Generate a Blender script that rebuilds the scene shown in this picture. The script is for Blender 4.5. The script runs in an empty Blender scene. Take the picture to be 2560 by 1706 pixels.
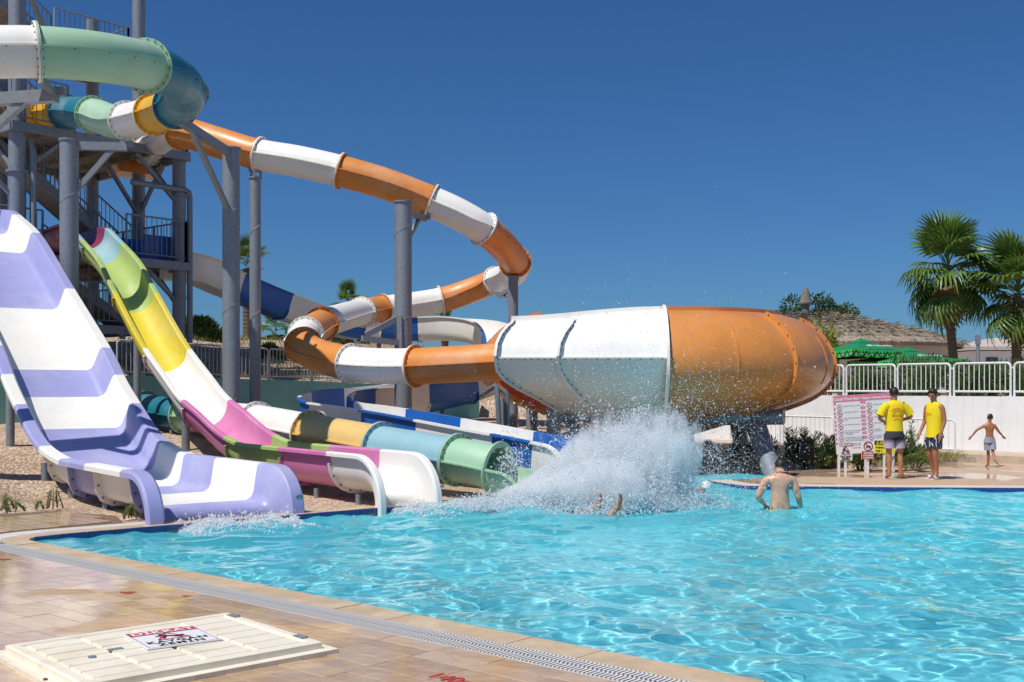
import bpy, bmesh, math, random
import numpy as np
from mathutils import Vector, Matrix

sc = bpy.context.scene
COL = sc.collection
random.seed(7)
rng = np.random.default_rng(7)
R = math.radians

# ---------------------------------------------------------------- camera, sky, sun
F, CX, HY, H = 2800.0, 1280.0, 968.0, 1.80       # focal length in photo pixels, principal column, horizon row, eye height
cam_d = bpy.data.cameras.new('camera')
cam = bpy.data.objects.new('camera', cam_d)
COL.objects.link(cam)
cam.location = (0, 0, H)
cam.rotation_euler = (R(90), 0, 0)
cam_d.sensor_width = 36.0
cam_d.lens = F / 2560.0 * 36.0
cam_d.shift_y = (HY - 853.0) / 2560.0
cam_d.clip_start = 0.1
cam_d.clip_end = 3000
sc.camera = cam

SUN_EL = R(59)
SUN_DIR = Vector((-0.72 * math.cos(SUN_EL), -0.69 * math.cos(SUN_EL), math.sin(SUN_EL))).normalized()
world = bpy.data.worlds.new('World')
sc.world = world
world.use_nodes = True
nt = world.node_tree
sky = nt.nodes.new('ShaderNodeTexSky')
sky.sky_type = 'NISHITA'
sky.sun_disc = False
sky.sun_elevation = SUN_EL
sky.sun_rotation = math.atan2(SUN_DIR.x, SUN_DIR.y)
sky.altitude = 300
sky.air_density = 1.0
sky.dust_density = 0.5
sky.ozone_density = 4.0
bg = nt.nodes['Background']
bg.inputs['Strength'].default_value = 0.075
tint = nt.nodes.new('ShaderNodeMixRGB')
tint.blend_type = 'MULTIPLY'
tint.inputs[0].default_value = 1.0
tint.inputs[2].default_value = (0.295, 0.545, 0.83, 1)   # clear, dry air: a deeper blue than the model's default
nt.links.new(sky.outputs['Color'], tint.inputs[1])
nt.links.new(tint.outputs['Color'], bg.inputs['Color'])
sun_d = bpy.data.lights.new('sun', 'SUN')
sun_d.energy = 3.7
sun_d.angle = R(0.5)
sun_d.color = (1.0, 0.95, 0.88)
sun = bpy.data.objects.new('sun', sun_d)
sun.rotation_euler = SUN_DIR.to_track_quat('Z', 'Y').to_euler()
sun.location = (-20, -12, 30)
COL.objects.link(sun)
sun_d.cycles.is_caustics_light = True
vs = sc.view_settings
vs.view_transform = 'Standard'
vs.look = 'None'
vs.exposure = 0.27
vs.gamma = 1.0
vs.use_curve_mapping = False
sc.cycles.max_bounces = 12
sc.cycles.volume_bounces = 6
sc.cycles.transmission_bounces = 8
sc.cycles.transparent_max_bounces = 16
sc.cycles.sample_clamp_indirect = 6

# ---------------------------------------------------------------- helpers
Z = Vector((0, 0, 1))


def P(px, py, d):
    """world point that stands d metres in front of the camera plane, from survey pixel measurements"""
    return Vector(((px - CX) / F * d, d, H - (py - HY) / F * d))


def G(px, py, z=0.0):
    d = (H - z) * F / (py - HY)
    return Vector(((px - CX) / F * d, d, z))


def srgb(h):
    h = h.lstrip('#')
    out = []
    for i in (0, 2, 4):
        c = int(h[i:i + 2], 16) / 255
        out.append(c / 12.92 if c <= 0.04045 else ((c + 0.055) / 1.055) ** 2.4)
    return tuple(out)


WL = {}


def reg(o, loc):
    WL[o.name] = Vector(loc)


def tag(o, label=None, cat=None, group=None, kind=None):
    if label: o['label'] = label
    if cat: o['category'] = cat
    if group: o['group'] = group
    if kind: o['kind'] = kind
    return o


def thing(name, label, cat, loc=(0, 0, 0), group=None):
    o = bpy.data.objects.new(name, None)
    COL.objects.link(o)
    o.location = loc
    o.empty_display_size = 0.2
    reg(o, loc)
    return tag(o, label, cat, group)


class MB:
    def __init__(s):
        s.v, s.f, s.n = [], [], 0

    def add(s, vs, fs):
        b = s.n
        s.v.extend(tuple(v) for v in vs)
        s.n += len(vs)
        s.f.extend(tuple(i + b for i in f) for f in fs)
        return s

    def box(s, c, size, ax=None, ay=None, az=None):
        c = Vector(c)
        ax = Vector(ax or (1, 0, 0)); ay = Vector(ay or (0, 1, 0)); az = Vector(az) if az else ax.cross(ay)
        x, y, z = ax * size[0] / 2, ay * size[1] / 2, az * size[2] / 2
        vs = [c - x - y - z, c + x - y - z, c + x + y - z, c - x + y - z, c - x - y + z, c + x - y + z, c + x + y + z, c - x + y + z]
        return s.add(vs, [(0, 3, 2, 1), (4, 5, 6, 7), (0, 1, 5, 4), (1, 2, 6, 5), (2, 3, 7, 6), (3, 0, 4, 7)])

    def bar(s, p, q, w, h=None, up=None):
        p, q = Vector(p), Vector(q)
        t = (q - p).normalized()
        u = Vector(up) if up else Z
        if abs(t.dot(u)) > 0.98: u = Vector((0, 1, 0))
        sd = t.cross(u).normalized()
        uu = sd.cross(t)
        return s.box((p + q) / 2, ((q - p).length, w, h or w), t, sd, uu)

    def tube(s, pts, r, n=8, caps=True):
        pts = [Vector(p) for p in pts]
        rs = r if isinstance(r, (list, tuple)) else [r] * len(pts)
        t0 = (pts[1] - pts[0]).normalized()
        u = t0.cross(Z if abs(t0.z) < 0.95 else Vector((1, 0, 0))).normalized()
        base = s.n
        vs, fs = [], []
        for i, p in enumerate(pts):
            a = pts[max(i - 1, 0)]; b = pts[min(i + 1, len(pts) - 1)]
            t = (b - a).normalized()
            u = (u - t * u.dot(t)).normalized()
            w = t.cross(u)
            for k in range(n):
                an = 2 * math.pi * k / n
                vs.append(p + (u * math.cos(an) + w * math.sin(an)) * rs[i])
        for i in range(len(pts) - 1):
            for k in range(n):
                a, b = i * n + k, i * n + (k + 1) % n
                fs.append((a, b, b + n, a + n))
        if caps:
            fs.append(tuple(reversed(range(n))))
            fs.append(tuple((len(pts) - 1) * n + k for k in range(n)))
        return s.add(vs, fs)

    def sweep(s, loop, frames, closed=True, caps=True):
        """loop: 2-D (u, v) points; frames: (origin, side, up)"""
        n = len(loop)
        vs, fs = [], []
        for o, sd, up in frames:
            for u, v in loop:
                vs.append(o + sd * u + up * v)
        m = n if closed else n - 1
        for i in range(len(frames) - 1):
            for k in range(m):
                a, b = i * n + k, i * n + (k + 1) % n
                fs.append((a, b, b + n, a + n))
        if caps and closed:
            fs.append(tuple(reversed(range(n))))
            fs.append(tuple((len(frames) - 1) * n + k for k in range(n)))
        return s.add(vs, fs)

    def strip(s, A, B, close=False):
        """ribbon between two equal-length point lists"""
        n = len(A)
        fs = [(i, (i + 1) % n, n + (i + 1) % n, n + i) for i in range(n if close else n - 1)]
        return s.add(list(A) + list(B), fs)

    def lathe(s, prof, c, n=24, a0=0.0, a1=2 * math.pi, cap=False):
        c = Vector(c)
        full = abs(a1 - a0 - 2 * math.pi) < 1e-6
        m = n if full else n + 1
        k = len(prof)
        vs = []
        for i in range(m):
            a = a0 + (a1 - a0) * i / n
            for r, z in prof:
                vs.append(c + Vector((math.cos(a) * r, math.sin(a) * r, z)))
        fs = []
        for i in range(n):
            j = (i + 1) % m
            for q in range(k - 1):
                fs.append((i * k + q, j * k + q, j * k + q + 1, i * k + q + 1))
        return s.add(vs, fs)

    def ball(s, c, r, n=8, m=5, sc3=(1, 1, 1)):
        c = Vector(c)
        vs = [c + Vector((0, 0, r * sc3[2]))]
        for i in range(1, m):
            t = math.pi * i / m
            for k in range(n):
                a = 2 * math.pi * k / n
                vs.append(c + Vector((r * sc3[0] * math.sin(t) * math.cos(a), r * sc3[1] * math.sin(t) * math.sin(a), r * sc3[2] * math.cos(t))))
        vs.append(c - Vector((0, 0, r * sc3[2])))
        fs = [(0, 1 + k, 1 + (k + 1) % n) for k in range(n)]
        for i in range(m - 2):
            for k in range(n):
                a, b = 1 + i * n + k, 1 + i * n + (k + 1) % n
                fs.append((a, a + n, b + n, b))
        l = len(vs) - 1; o = 1 + (m - 2) * n
        fs += [(o + k, l, o + (k + 1) % n) for k in range(n)]
        return s.add(vs, fs)

    def octa(s, c, r):
        c = Vector(c)
        vs = [c + Vector(d) * r for d in ((1, 0, 0), (-1, 0, 0), (0, 1, 0), (0, -1, 0), (0, 0, 1), (0, 0, -1))]
        return s.add(vs, [(0, 2, 4), (2, 1, 4), (1, 3, 4), (3, 0, 4), (2, 0, 5), (1, 2, 5), (3, 1, 5), (0, 3, 5)])

    def loft(s, rings, caps=True):
        """rings: equal-length lists of points"""
        n = len(rings[0]); vs = [p for r in rings for p in r]; fs = []
        for i in range(len(rings) - 1):
            for k in range(n):
                a, b = i * n + k, i * n + (k + 1) % n
                fs.append((a, b, b + n, a + n))
        if caps:
            fs.append(tuple(reversed(range(n)))); fs.append(tuple((len(rings) - 1) * n + k for k in range(n)))
        return s.add(vs, fs)

    def mesh(s, name, mat, off=(0, 0, 0), smooth=True, angle=38):
        me = bpy.data.meshes.new(name)
        ox, oy, oz = off
        me.from_pydata([(v[0] - ox, v[1] - oy, v[2] - oz) for v in s.v], [], s.f)
        if smooth:
            me.polygons.foreach_set('use_smooth', [True] * len(me.polygons))
            me.set_sharp_from_angle(angle=R(angle))
        for m in (mat if isinstance(mat, (list, tuple)) else [mat]):
            me.materials.append(m)
        return me

    def build(s, name, mat, parent=None, smooth=True, angle=38, base=None):
        if parent is not None:
            off = WL[parent.name]
        elif base is not None:
            off = Vector(base)
        else:
            a = np.array(s.v)
            off = Vector(((a[:, 0].min() + a[:, 0].max()) / 2, (a[:, 1].min() + a[:, 1].max()) / 2, a[:, 2].min()))
        o = bpy.data.objects.new(name, s.mesh(name, mat, off, smooth, angle))
        COL.objects.link(o)
        if parent is not None:
            o.parent = parent
        else:
            o.location = off
        reg(o, off)
        return o


def npmesh(name, V, Fc, mat, smooth=False, off=None):
    """fast mesh from numpy arrays, Fc (n,3) or (n,4)"""
    V = np.asarray(V, dtype=np.float32); Fc = np.asarray(Fc, dtype=np.int32)
    if off is not None: V = V - np.asarray(off, dtype=np.float32)
    k = Fc.shape[1]
    me = bpy.data.meshes.new(name)
    me.vertices.add(len(V)); me.vertices.foreach_set('co', V.ravel())
    me.loops.add(Fc.size); me.loops.foreach_set('vertex_index', Fc.ravel())
    me.polygons.add(len(Fc)); me.polygons.foreach_set('loop_start', np.arange(0, Fc.size, k, dtype=np.int32))
    if smooth: me.polygons.foreach_set('use_smooth', np.ones(len(Fc), dtype=bool))
    me.update(calc_edges=True)
    me.materials.append(mat)
    return me


def link(name, me, parent=None, loc=(0, 0, 0)):
    o = bpy.data.objects.new(name, me)
    COL.objects.link(o)
    if parent is not None:
        o.parent = parent
    o.location = loc
    reg(o, WL[parent.name] if parent is not None else loc)
    return o


def text_into(mb, txt, size, o, ax, ay, depth=0.0, align='LEFT', bold=0.0, spacing=1.0):
    """add lettering as faces: origin o, reading direction ax, upward ay"""
    cu = bpy.data.curves.new('t', 'FONT')
    cu.body = txt
    cu.size = size
    cu.align_x = align
    cu.offset = bold
    cu.space_character = spacing
    ob = bpy.data.objects.new('t', cu)
    COL.objects.link(ob)
    dg = bpy.context.evaluated_depsgraph_get()
    me = ob.evaluated_get(dg).to_mesh()
    o, ax, ay = Vector(o), Vector(ax), Vector(ay)
    vs = [o + ax * v.co.x + ay * v.co.y for v in me.vertices]
    fs = [tuple(p.vertices) for p in me.polygons]
    ob.evaluated_get(dg).to_mesh_clear()
    bpy.data.objects.remove(ob)
    bpy.data.curves.remove(cu)
    return mb.add(vs, fs)


def catmull(pts, per=10):
    pts = [Vector(p) for p in pts]
    q = [pts[0] * 2 - pts[1]] + pts + [pts[-1] * 2 - pts[-2]]
    out, par = [], []
    for i in range(len(pts) - 1):
        p0, p1, p2, p3 = q[i:i + 4]
        for k in range(per):
            t = k / per
            # centripetal-ish tension
            a = 2 * p1; b = p2 - p0; c = 2 * p0 - 5 * p1 + 4 * p2 - p3; d = -p0 + 3 * p1 - 3 * p2 + p3
            out.append((a + b * t + c * t * t + d * t ** 3) * 0.5); par.append(i + t)
    out.append(pts[-1]); par.append(len(pts) - 1.0)
    return out, par


# ---------------------------------------------------------------- materials
def newmat(name):
    m = bpy.data.materials.new(name)
    m.use_nodes = True
    t = m.node_tree
    return m, t, t.nodes['Principled BSDF']


def pm(name, hexc, rough=0.5, var=0.08, scale=3.0, bump=0.0, bscale=40.0, metal=0.0, spec=0.5, coat=0.0, streak=0.0, dirt=None, dirt_amt=0.0, dirt_scale=1.5):
    """painted / moulded surface with gentle tone variation, optional rain streaks and dirt patches"""
    m, t, b = newmat(name)
    N, L = t.nodes, t.links
    c = srgb(hexc)
    tc = N.new('ShaderNodeTexCoord')
    nz = N.new('ShaderNodeTexNoise'); nz.inputs['Scale'].default_value = scale; nz.inputs['Detail'].default_value = 6; nz.inputs['Roughness'].default_value = 0.65
    L.new(tc.outputs['Object'], nz.inputs['Vector'])
    rp = N.new('ShaderNodeValToRGB')
    rp.color_ramp.elements[0].position = 0.3; rp.color_ramp.elements[1].position = 0.7
    rp.color_ramp.elements[0].color = tuple(x * (1 - var) for x in c) + (1,)
    rp.color_ramp.elements[1].color = tuple(min(1, x * (1 + var)) for x in c) + (1,)
    L.new(nz.outputs['Fac'], rp.inputs['Fac'])
    colr = rp.outputs['Color']
    if streak > 0:
        mp = N.new('ShaderNodeMapping'); mp.inputs['Scale'].default_value = (9, 9, 0.5)
        L.new(tc.outputs['Object'], mp.inputs['Vector'])
        n2 = N.new('ShaderNodeTexNoise'); n2.inputs['Scale'].default_value = 1.0; n2.inputs['Detail'].default_value = 4
        L.new(mp.outputs['Vector'], n2.inputs['Vector'])
        r2 = N.new('ShaderNodeValToRGB'); r2.color_ramp.elements[0].position = 0.52; r2.color_ramp.elements[1].position = 0.78
        r2.color_ramp.elements[0].color = (0, 0, 0, 1); r2.color_ramp.elements[1].color = (streak,) * 3 + (1,)
        L.new(n2.outputs['Fac'], r2.inputs['Fac'])
        mx = N.new('ShaderNodeMixRGB'); mx.inputs[2].default_value = (0.16, 0.13, 0.10, 1)
        L.new(r2.outputs['Color'], mx.inputs[0]); L.new(colr, mx.inputs[1])
        colr = mx.outputs['Color']
    if dirt:
        n3 = N.new('ShaderNodeTexNoise'); n3.inputs['Scale'].default_value = dirt_scale; n3.inputs['Detail'].default_value = 8; n3.inputs['Roughness'].default_value = 0.7
        L.new(tc.outputs['Object'], n3.inputs['Vector'])
        r3 = N.new('ShaderNodeValToRGB'); r3.color_ramp.elements[0].position = 0.5; r3.color_ramp.elements[1].position = 0.68
        r3.color_ramp.elements[0].color = (0, 0, 0, 1); r3.color_ramp.elements[1].color = (dirt_amt,) * 3 + (1,)
        L.new(n3.outputs['Fac'], r3.inputs['Fac'])
        mx = N.new('ShaderNodeMixRGB'); mx.inputs[2].default_value = srgb(dirt) + (1,)
        L.new(r3.outputs['Color'], mx.inputs[0]); L.new(colr, mx.inputs[1])
        colr = mx.outputs['Color']
    L.new(colr, b.inputs['Base Color'])
    b.inputs['Roughness'].default_value = rough
    b.inputs['Metallic'].default_value = metal
    b.inputs['Specular IOR Level'].default_value = spec
    if coat: b.inputs['Coat Weight'].default_value = coat; b.inputs['Coat Roughness'].default_value = 0.12
    if bump:
        nb = N.new('ShaderNodeTexNoise'); nb.inputs['Scale'].default_value = bscale; nb.inputs['Detail'].default_value = 4
        L.new(tc.outputs['Object'], nb.inputs['Vector'])
        bp = N.new('ShaderNodeBump'); bp.inputs['Strength'].default_value = bump; bp.inputs['Distance'].default_value = 0.02
        L.new(nb.outputs['Fac'], bp.inputs['Height']); L.new(bp.outputs['Normal'], b.inputs['Normal'])
    return m


GELW = dict(rough=0.42, var=0.05, scale=2.2, coat=0.08, streak=0.08)
GEL = dict(GELW, dirt='#e6e2d8', dirt_amt=0.2, dirt_scale=0.8)
WHITE = pm('white_gelcoat', '#efede6', dirt='#cfc4ab', dirt_amt=0.22, dirt_scale=1.1, **GELW)
PURPLE = pm('lilac_gelcoat', '#9fa1d1', **GEL)
PINK = pm('pink_gelcoat', '#d27bae', **GEL)
LIME = pm('lime_gelcoat', '#a9c070', **GEL)
YELLOW = pm('yellow_gelcoat', '#d9c73c', **GEL)
AMBER = pm('amber_gelcoat', '#e2bd74', **GEL)
GOLD = pm('golden_gelcoat', '#e3ad12', **GEL)
SKYB = pm('pale_blue_gelcoat', '#92bac3', **GEL)
TEAL = pm('teal_gelcoat', '#1d7488', **GEL)
MINT = pm('mint_gelcoat', '#a2c8a8', **GEL)
ORANGE = pm('orange_gelcoat', '#d88a3e', **GEL)
ORANGE2 = pm('faded_orange_gelcoat', '#d58840', rough=0.38, var=0.1, scale=1.3, coat=0.2, streak=0.15, dirt='#c99a6b', dirt_amt=0.3, dirt_scale=0.9)
BLUE = pm('blue_gelcoat', '#1763b4', **GELW)
MAROON = pm('maroon_gelcoat', '#8d3557', **GEL)
STEEL = pm('galvanised_steel', '#8b939b', rough=0.5, var=0.14, scale=14, metal=0.35, bump=0.05, bscale=60, streak=0.15)
DSTEEL = pm('weathered_steel', '#868e98', rough=0.55, var=0.16, scale=9, metal=0.3, streak=0.3)
DECKSTEEL = pm('rusty_deck_steel', '#7d756c', rough=0.8, var=0.3, scale=5, dirt='#5a3a25', dirt_amt=0.5)
BOLT = pm('rusty_bolt', '#5b4a3c', rough=0.6, var=0.3, scale=60, metal=0.5)
WPAINT = pm('white_fence_paint', '#dfe0e0', rough=0.4, var=0.04, scale=8)
GFENCE = pm('grey_fence_paint', '#b2b6b9', rough=0.45, var=0.07, scale=8, streak=0.15)
TEALWALL = pm('teal_wall_paint', '#7cb8b2', rough=0.85, var=0.1, scale=1.5, bump=0.15, bscale=30, streak=0.25)
WHITEWALL = pm('white_wall_paint', '#e9eaea', rough=0.85, var=0.04, scale=1.2, bump=0.2, bscale=18, streak=0.13, dirt='#cdc6bb', dirt_amt=0.3, dirt_scale=0.7)
PVC = pm('grey_pipe_plastic', '#6c747a', rough=0.45, var=0.08, scale=10)
COPING = pm('cream_coping_stone', '#c3ab8a', rough=0.42, var=0.16, scale=3.5, bump=0.15, bscale=25, dirt='#e2d6c0', dirt_amt=0.5, dirt_scale=2.2)
GROUT = pm('dark_grout', '#75604c', rough=0.9, var=0.15, scale=12)
GRATE = pm('white_grate_plastic', '#dcd8d2', rough=0.45, var=0.07, scale=12, dirt='#a59a88', dirt_amt=0.3, dirt_scale=6)
CHANNEL = pm('dark_channel', '#4a4a4a', rough=0.8, var=0.2, scale=8)
HATCHM = pm('cream_hatch_plastic', '#ece4d0', rough=0.42, var=0.05, scale=4, bump=0.03, bscale=60, dirt='#c3ad82', dirt_amt=0.35, dirt_scale=2.5)
BTILE = pm('blue_edge_tile', '#2b3f86', rough=0.25, var=0.15, scale=9, coat=0.4)
CURB = pm('concrete_curb', '#a89d8c', rough=0.9, var=0.14, scale=6, bump=0.2, bscale=60)
PATHM = pm('pale_paving', '#b8a692', rough=0.85, var=0.12, scale=5, bump=0.15, bscale=40)
BLACK = pm('black_rubber', '#17181a', rough=0.6, var=0.2, scale=20)
RUST = pm('rusty_steel', '#7a5a44', rough=0.8, var=0.3, scale=12)


def leafmat(name, hexa, hexb, trans=0.35, rough=0.5):
    m, t, b = newmat(name)
    N, L = t.nodes, t.links
    ge = N.new('ShaderNodeNewGeometry')
    rp = N.new('ShaderNodeValToRGB')
    rp.color_ramp.elements[0].color = srgb(hexa) + (1,); rp.color_ramp.elements[1].color = srgb(hexb) + (1,)
    L.new(ge.outputs['Random Per Island'], rp.inputs['Fac'])
    L.new(rp.outputs['Color'], b.inputs['Base Color'])
    b.inputs['Roughness'].default_value = rough
    tr = N.new('ShaderNodeBsdfTranslucent'); L.new(rp.outputs['Color'], tr.inputs['Color'])
    mx = N.new('ShaderNodeMixShader'); mx.inputs[0].default_value = trans
    L.new(b.outputs[0], mx.inputs[1]); L.new(tr.outputs[0], mx.inputs[2])
    L.new(mx.outputs[0], N['Material Output'].inputs['Surface'])
    return m


PALML = leafmat('palm_leaf', '#4f7030', '#7c9645', 0.3, 0.38)
PALMD = leafmat('dry_palm_leaf', '#7a5a38', '#a98a5e', 0.2, 0.8)
BUSHL = leafmat('oleander_leaf', '#3f5a2a', '#6f8a45', 0.3)
BUSHD = leafmat('dark_conifer_leaf', '#26381d', '#455c2e', 0.25)
TREEL = leafmat('broad_tree_leaf', '#304a24', '#56703a', 0.3)
GRASSL = leafmat('dry_grass_blade', '#7c8040', '#a8995c', 0.3)
WEEDL = leafmat('green_weed_leaf', '#5d7a34', '#8a9c50', 0.3)
YEWL = leafmat('yellow_green_leaf', '#7f8b2c', '#a9a83f', 0.3)
BARK = pm('palm_bark', '#6b5a49', rough=0.95, var=0.3, scale=18, bump=0.6, bscale=30)
TWIG = pm('grey_twig', '#6d5c4a', rough=0.95, var=0.2, scale=20)
SKIN1 = pm('tanned_skin', '#b07854', rough=0.42, var=0.13, scale=14)
SKIN2 = pm('brown_skin', '#a16a4a', rough=0.42, var=0.13, scale=14)
SKIN3 = pm('fair_skin', '#d3a488', rough=0.4, var=0.12, scale=16, dirt='#b9785c', dirt_amt=0.35, dirt_scale=7)
HAIR = pm('black_hair', '#1d1714', rough=0.55, var=0.2, scale=40)
YSHIRT = pm('yellow_shirt_cloth', '#e8cd14', rough=0.85, var=0.05, scale=6, bump=0.25, bscale=14)
# ================================================================ GROUND, POOL
T0 = Vector((-5.92, 13.37, 0))                         # left tip of the pool
B = Vector((1.52 + 5.92, 6.88 - 13.37, 0)).normalized()  # along the near edge, towards the camera's right
A = Vector((-B.y, B.x, 0))                             # across the near edge, into the pool
LD = Vector((0.765, 0.644, 0)).normalized()            # along the left edge, away from the camera
LN = Vector((-LD.y, LD.x, 0))                          # outward from the left edge
WZ = -0.055                                            # water level


def rounded_tip(off=0.0):
    """outline of the pool round its left tip, moved outward by off"""
    Nn = -A
    cdir = (B + LD).normalized()
    # corner of the two offset lines
    half = math.acos(max(-1, min(1, B.dot(LD)))) / 2
    c = T0 - cdir * (off / math.sin(half))
    r = 0.35 + off
    k = r / math.tan(half)
    ctr = c + cdir * (r / math.sin(half))
    pts = []
    a0 = (c + B * k - ctr); a1 = (c + LD * k - ctr)
    th0 = math.atan2(a0.y, a0.x); th1 = math.atan2(a1.y, a1.x)
    while th1 > th0: th1 -= 2 * math.pi
    if th0 - th1 > math.pi: th1 += 2 * math.pi
    for i in range(9):
        t = th0 + (th1 - th0) * i / 8
        pts.append(ctr + Vector((math.cos(t), math.sin(t), 0)) * r)
    return pts


near_far = 15.5
far_edge_px = [(1773, 1201), (1790, 1205.5), (1815, 1209), (1862, 1215), (1987, 1216.5), (2150, 1218), (2300, 1219.2), (2560, 1220.5)]
far_edge = [G(*p) for p in far_edge_px]
far_edge.append(far_edge[-1] + (far_edge[-1] - far_edge[-2]).normalized() * 8)
# shaded channel behind the deck tip, under the bowl
chan_near = [G(1850, 1198.5), G(1990, 1191)]
chan_far = [G(2000, 1183.5), G(1880, 1180), G(1700, 1182), G(1600, 1190)]


def pool_outline(off=0.0):
    tip = rounded_tip(off)
    e0 = T0 + B * near_far - A * off
    pts = [e0] + tip
    end = T0 + LD * 7.4 + LN * off
    pts.append(end)
    pts += list(reversed(chan_far)) + list(reversed(chan_near)) + far_edge
    pts.append(Vector((far_edge[-1].x, e0.y, 0)))
    return pts


POOL = pool_outline()


def inside(poly, X, Y):
    x = np.array([p[0] for p in poly]); y = np.array([p[1] for p in poly])
    r = np.zeros(X.shape, bool)
    j = len(x) - 1
    for i in range(len(x)):
        c = ((y[i] > Y) != (y[j] > Y)) & (X < (x[j] - x[i]) * (Y - y[i]) / (y[j] - y[i] + 1e-12) + x[i])
        r ^= c
        j = i
    return r


def shrink_inside(poly, X, Y, m):
    r = inside(poly, X, Y)
    for a in range(8):
        r &= inside(poly, X + m * math.cos(a * math.pi / 4), Y + m * math.sin(a * math.pi / 4))
    return r


def grow_inside(poly, X, Y, m):
    r = inside(poly, X, Y)
    for a in range(8):
        r |= inside(poly, X + m * math.cos(a * math.pi / 4), Y + m * math.sin(a * math.pi / 4))
    return r


# --- basin
def flat_poly(name, pts, z, mat, kind='structure', parent=None):
    me = bpy.data.meshes.new(name)
    bm = bmesh.new()
    vs = [bm.verts.new((p[0], p[1], z)) for p in pts]
    f = bm.faces.new(vs)
    bmesh.ops.triangulate(bm, faces=[f])
    bmesh.ops.recalc_face_normals(bm, faces=bm.faces)
    for f in bm.faces:
        if f.normal.z < 0: f.normal_flip()
    bm.to_mesh(me); bm.free()
    me.materials.append(mat)
    o = link(name, me, parent)
    if kind: o['kind'] = kind
    return o


def tile_mat(name, hexc, grout, sx, rough=0.3, var=0.05):
    m, t, b = newmat(name)
    N, L = t.nodes, t.links
    tc = N.new('ShaderNodeTexCoord')
    br = N.new('ShaderNodeTexBrick')
    br.offset = 0.0
    br.inputs['Scale'].default_value = 1.0
    br.inputs['Brick Width'].default_value = sx; br.inputs['Row Height'].default_value = sx
    br.inputs['Mortar Size'].default_value = 0.006
    c = srgb(hexc)
    br.inputs['Color1'].default_value = tuple(x * (1 - var) for x in c) + (1,)
    br.inputs['Color2'].default_value = tuple(min(1, x * (1 + var)) for x in c) + (1,)
    br.inputs['Mortar'].default_value = srgb(grout) + (1,)
    mp = N.new('ShaderNodeMapping'); mp.inputs['Rotation'].default_value = (0, 0, math.atan2(A.y, A.x))
    L.new(tc.outputs['Object'], mp.inputs['Vector']); L.new(mp.outputs['Vector'], br.inputs['Vector'])
    L.new(br.outputs['Color'], b.inputs['Base Color'])
    b.inputs['Roughness'].default_value = rough
    return m


FLOORT = tile_mat('turquoise_pool_floor', '#97e3ea', '#8cdde6', 0.25)
basin = flat_poly('pool_floor', pool_outline(0.05), -1.35, FLOORT)
basin.cycles.is_caustics_receiver = True
wb = MB()
pl = [Vector((p[0], p[1], 0)) for p in POOL]
wb.strip([p + Vector((0, 0, -0.16)) for p in pl], [p + Vector((0, 0, -1.36)) for p in pl], close=True)
POOLWALL = tile_mat('pale_pool_wall', '#8fd0da', '#6fb9c8', 0.25)
pw = wb.build('pool_wall', POOLWALL, smooth=False, base=(0, 0, 0)); pw['kind'] = 'structure'
pw.cycles.is_caustics_receiver = True

# --- water
def water_height(X, Y):
    r2 = np.random.default_rng(3)
    Zh = np.zeros_like(X)
    lam = np.exp(r2.uniform(np.log(0.15), np.log(2.2), 54))
    for l in lam:
        a = r2.uniform(0, 2 * np.pi); p = r2.uniform(0, 2 * np.pi)
        Zh += 0.0030 * l * np.sin(2 * np.pi / l * (X * np.cos(a) + Y * np.sin(a)) + p + 0.6 * np.sin(0.9 * X * np.sin(a) + 0.7 * Y))
    # rings running out from the splash
    for (cx, cy, am) in ((1.6, 17.2, 0.05), (-1.2, 16.9, 0.03), (-3.6, 15.0, 0.035), (4.6, 16.6, 0.02)):
        d = np.sqrt((X - cx) ** 2 + (Y - cy) ** 2)
        Zh += am * np.exp(-d / 2.2) * np.sin(d * 5.5) + 0.02 * np.exp(-d / 1.5) * np.sin(d * 17 + 3 * np.sin(4 * np.arctan2(Y - cy, X - cx)))
    return Zh


xs = np.arange(-7.2, 13.5, 0.034); ys = np.concatenate([np.arange(5.4, 13, 0.034), np.arange(13, 24.2, 0.06)])
X, Y = np.meshgrid(xs, ys)
keep = grow_inside(POOL, X, Y, 0.12)
Zw = water_height(X, Y) + WZ
V = np.stack([X, Y, Zw], -1).reshape(-1, 3)
n, m_ = len(xs), len(ys)
idx = np.arange(n * m_).reshape(m_, n)
q = keep[:-1, :-1] & keep[:-1, 1:] & keep[1:, 1:] & keep[1:, :-1]
Fq = np.stack([idx[:-1, :-1], idx[:-1, 1:], idx[1:, 1:], idx[1:, :-1]], -1)[q]
used = np.unique(Fq); remap = np.zeros(n * m_, dtype=np.int64); remap[used] = np.arange(len(used))
WATER, t, b_ = newmat('clear_pool_water')
t.nodes.remove(b_)
gl = t.nodes.new('ShaderNodeBsdfGlass'); gl.inputs['IOR'].default_value = 1.33; gl.inputs['Roughness'].default_value = 0.0
gl.inputs['Color'].default_value = (0.93, 0.99, 1.0, 1)
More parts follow.
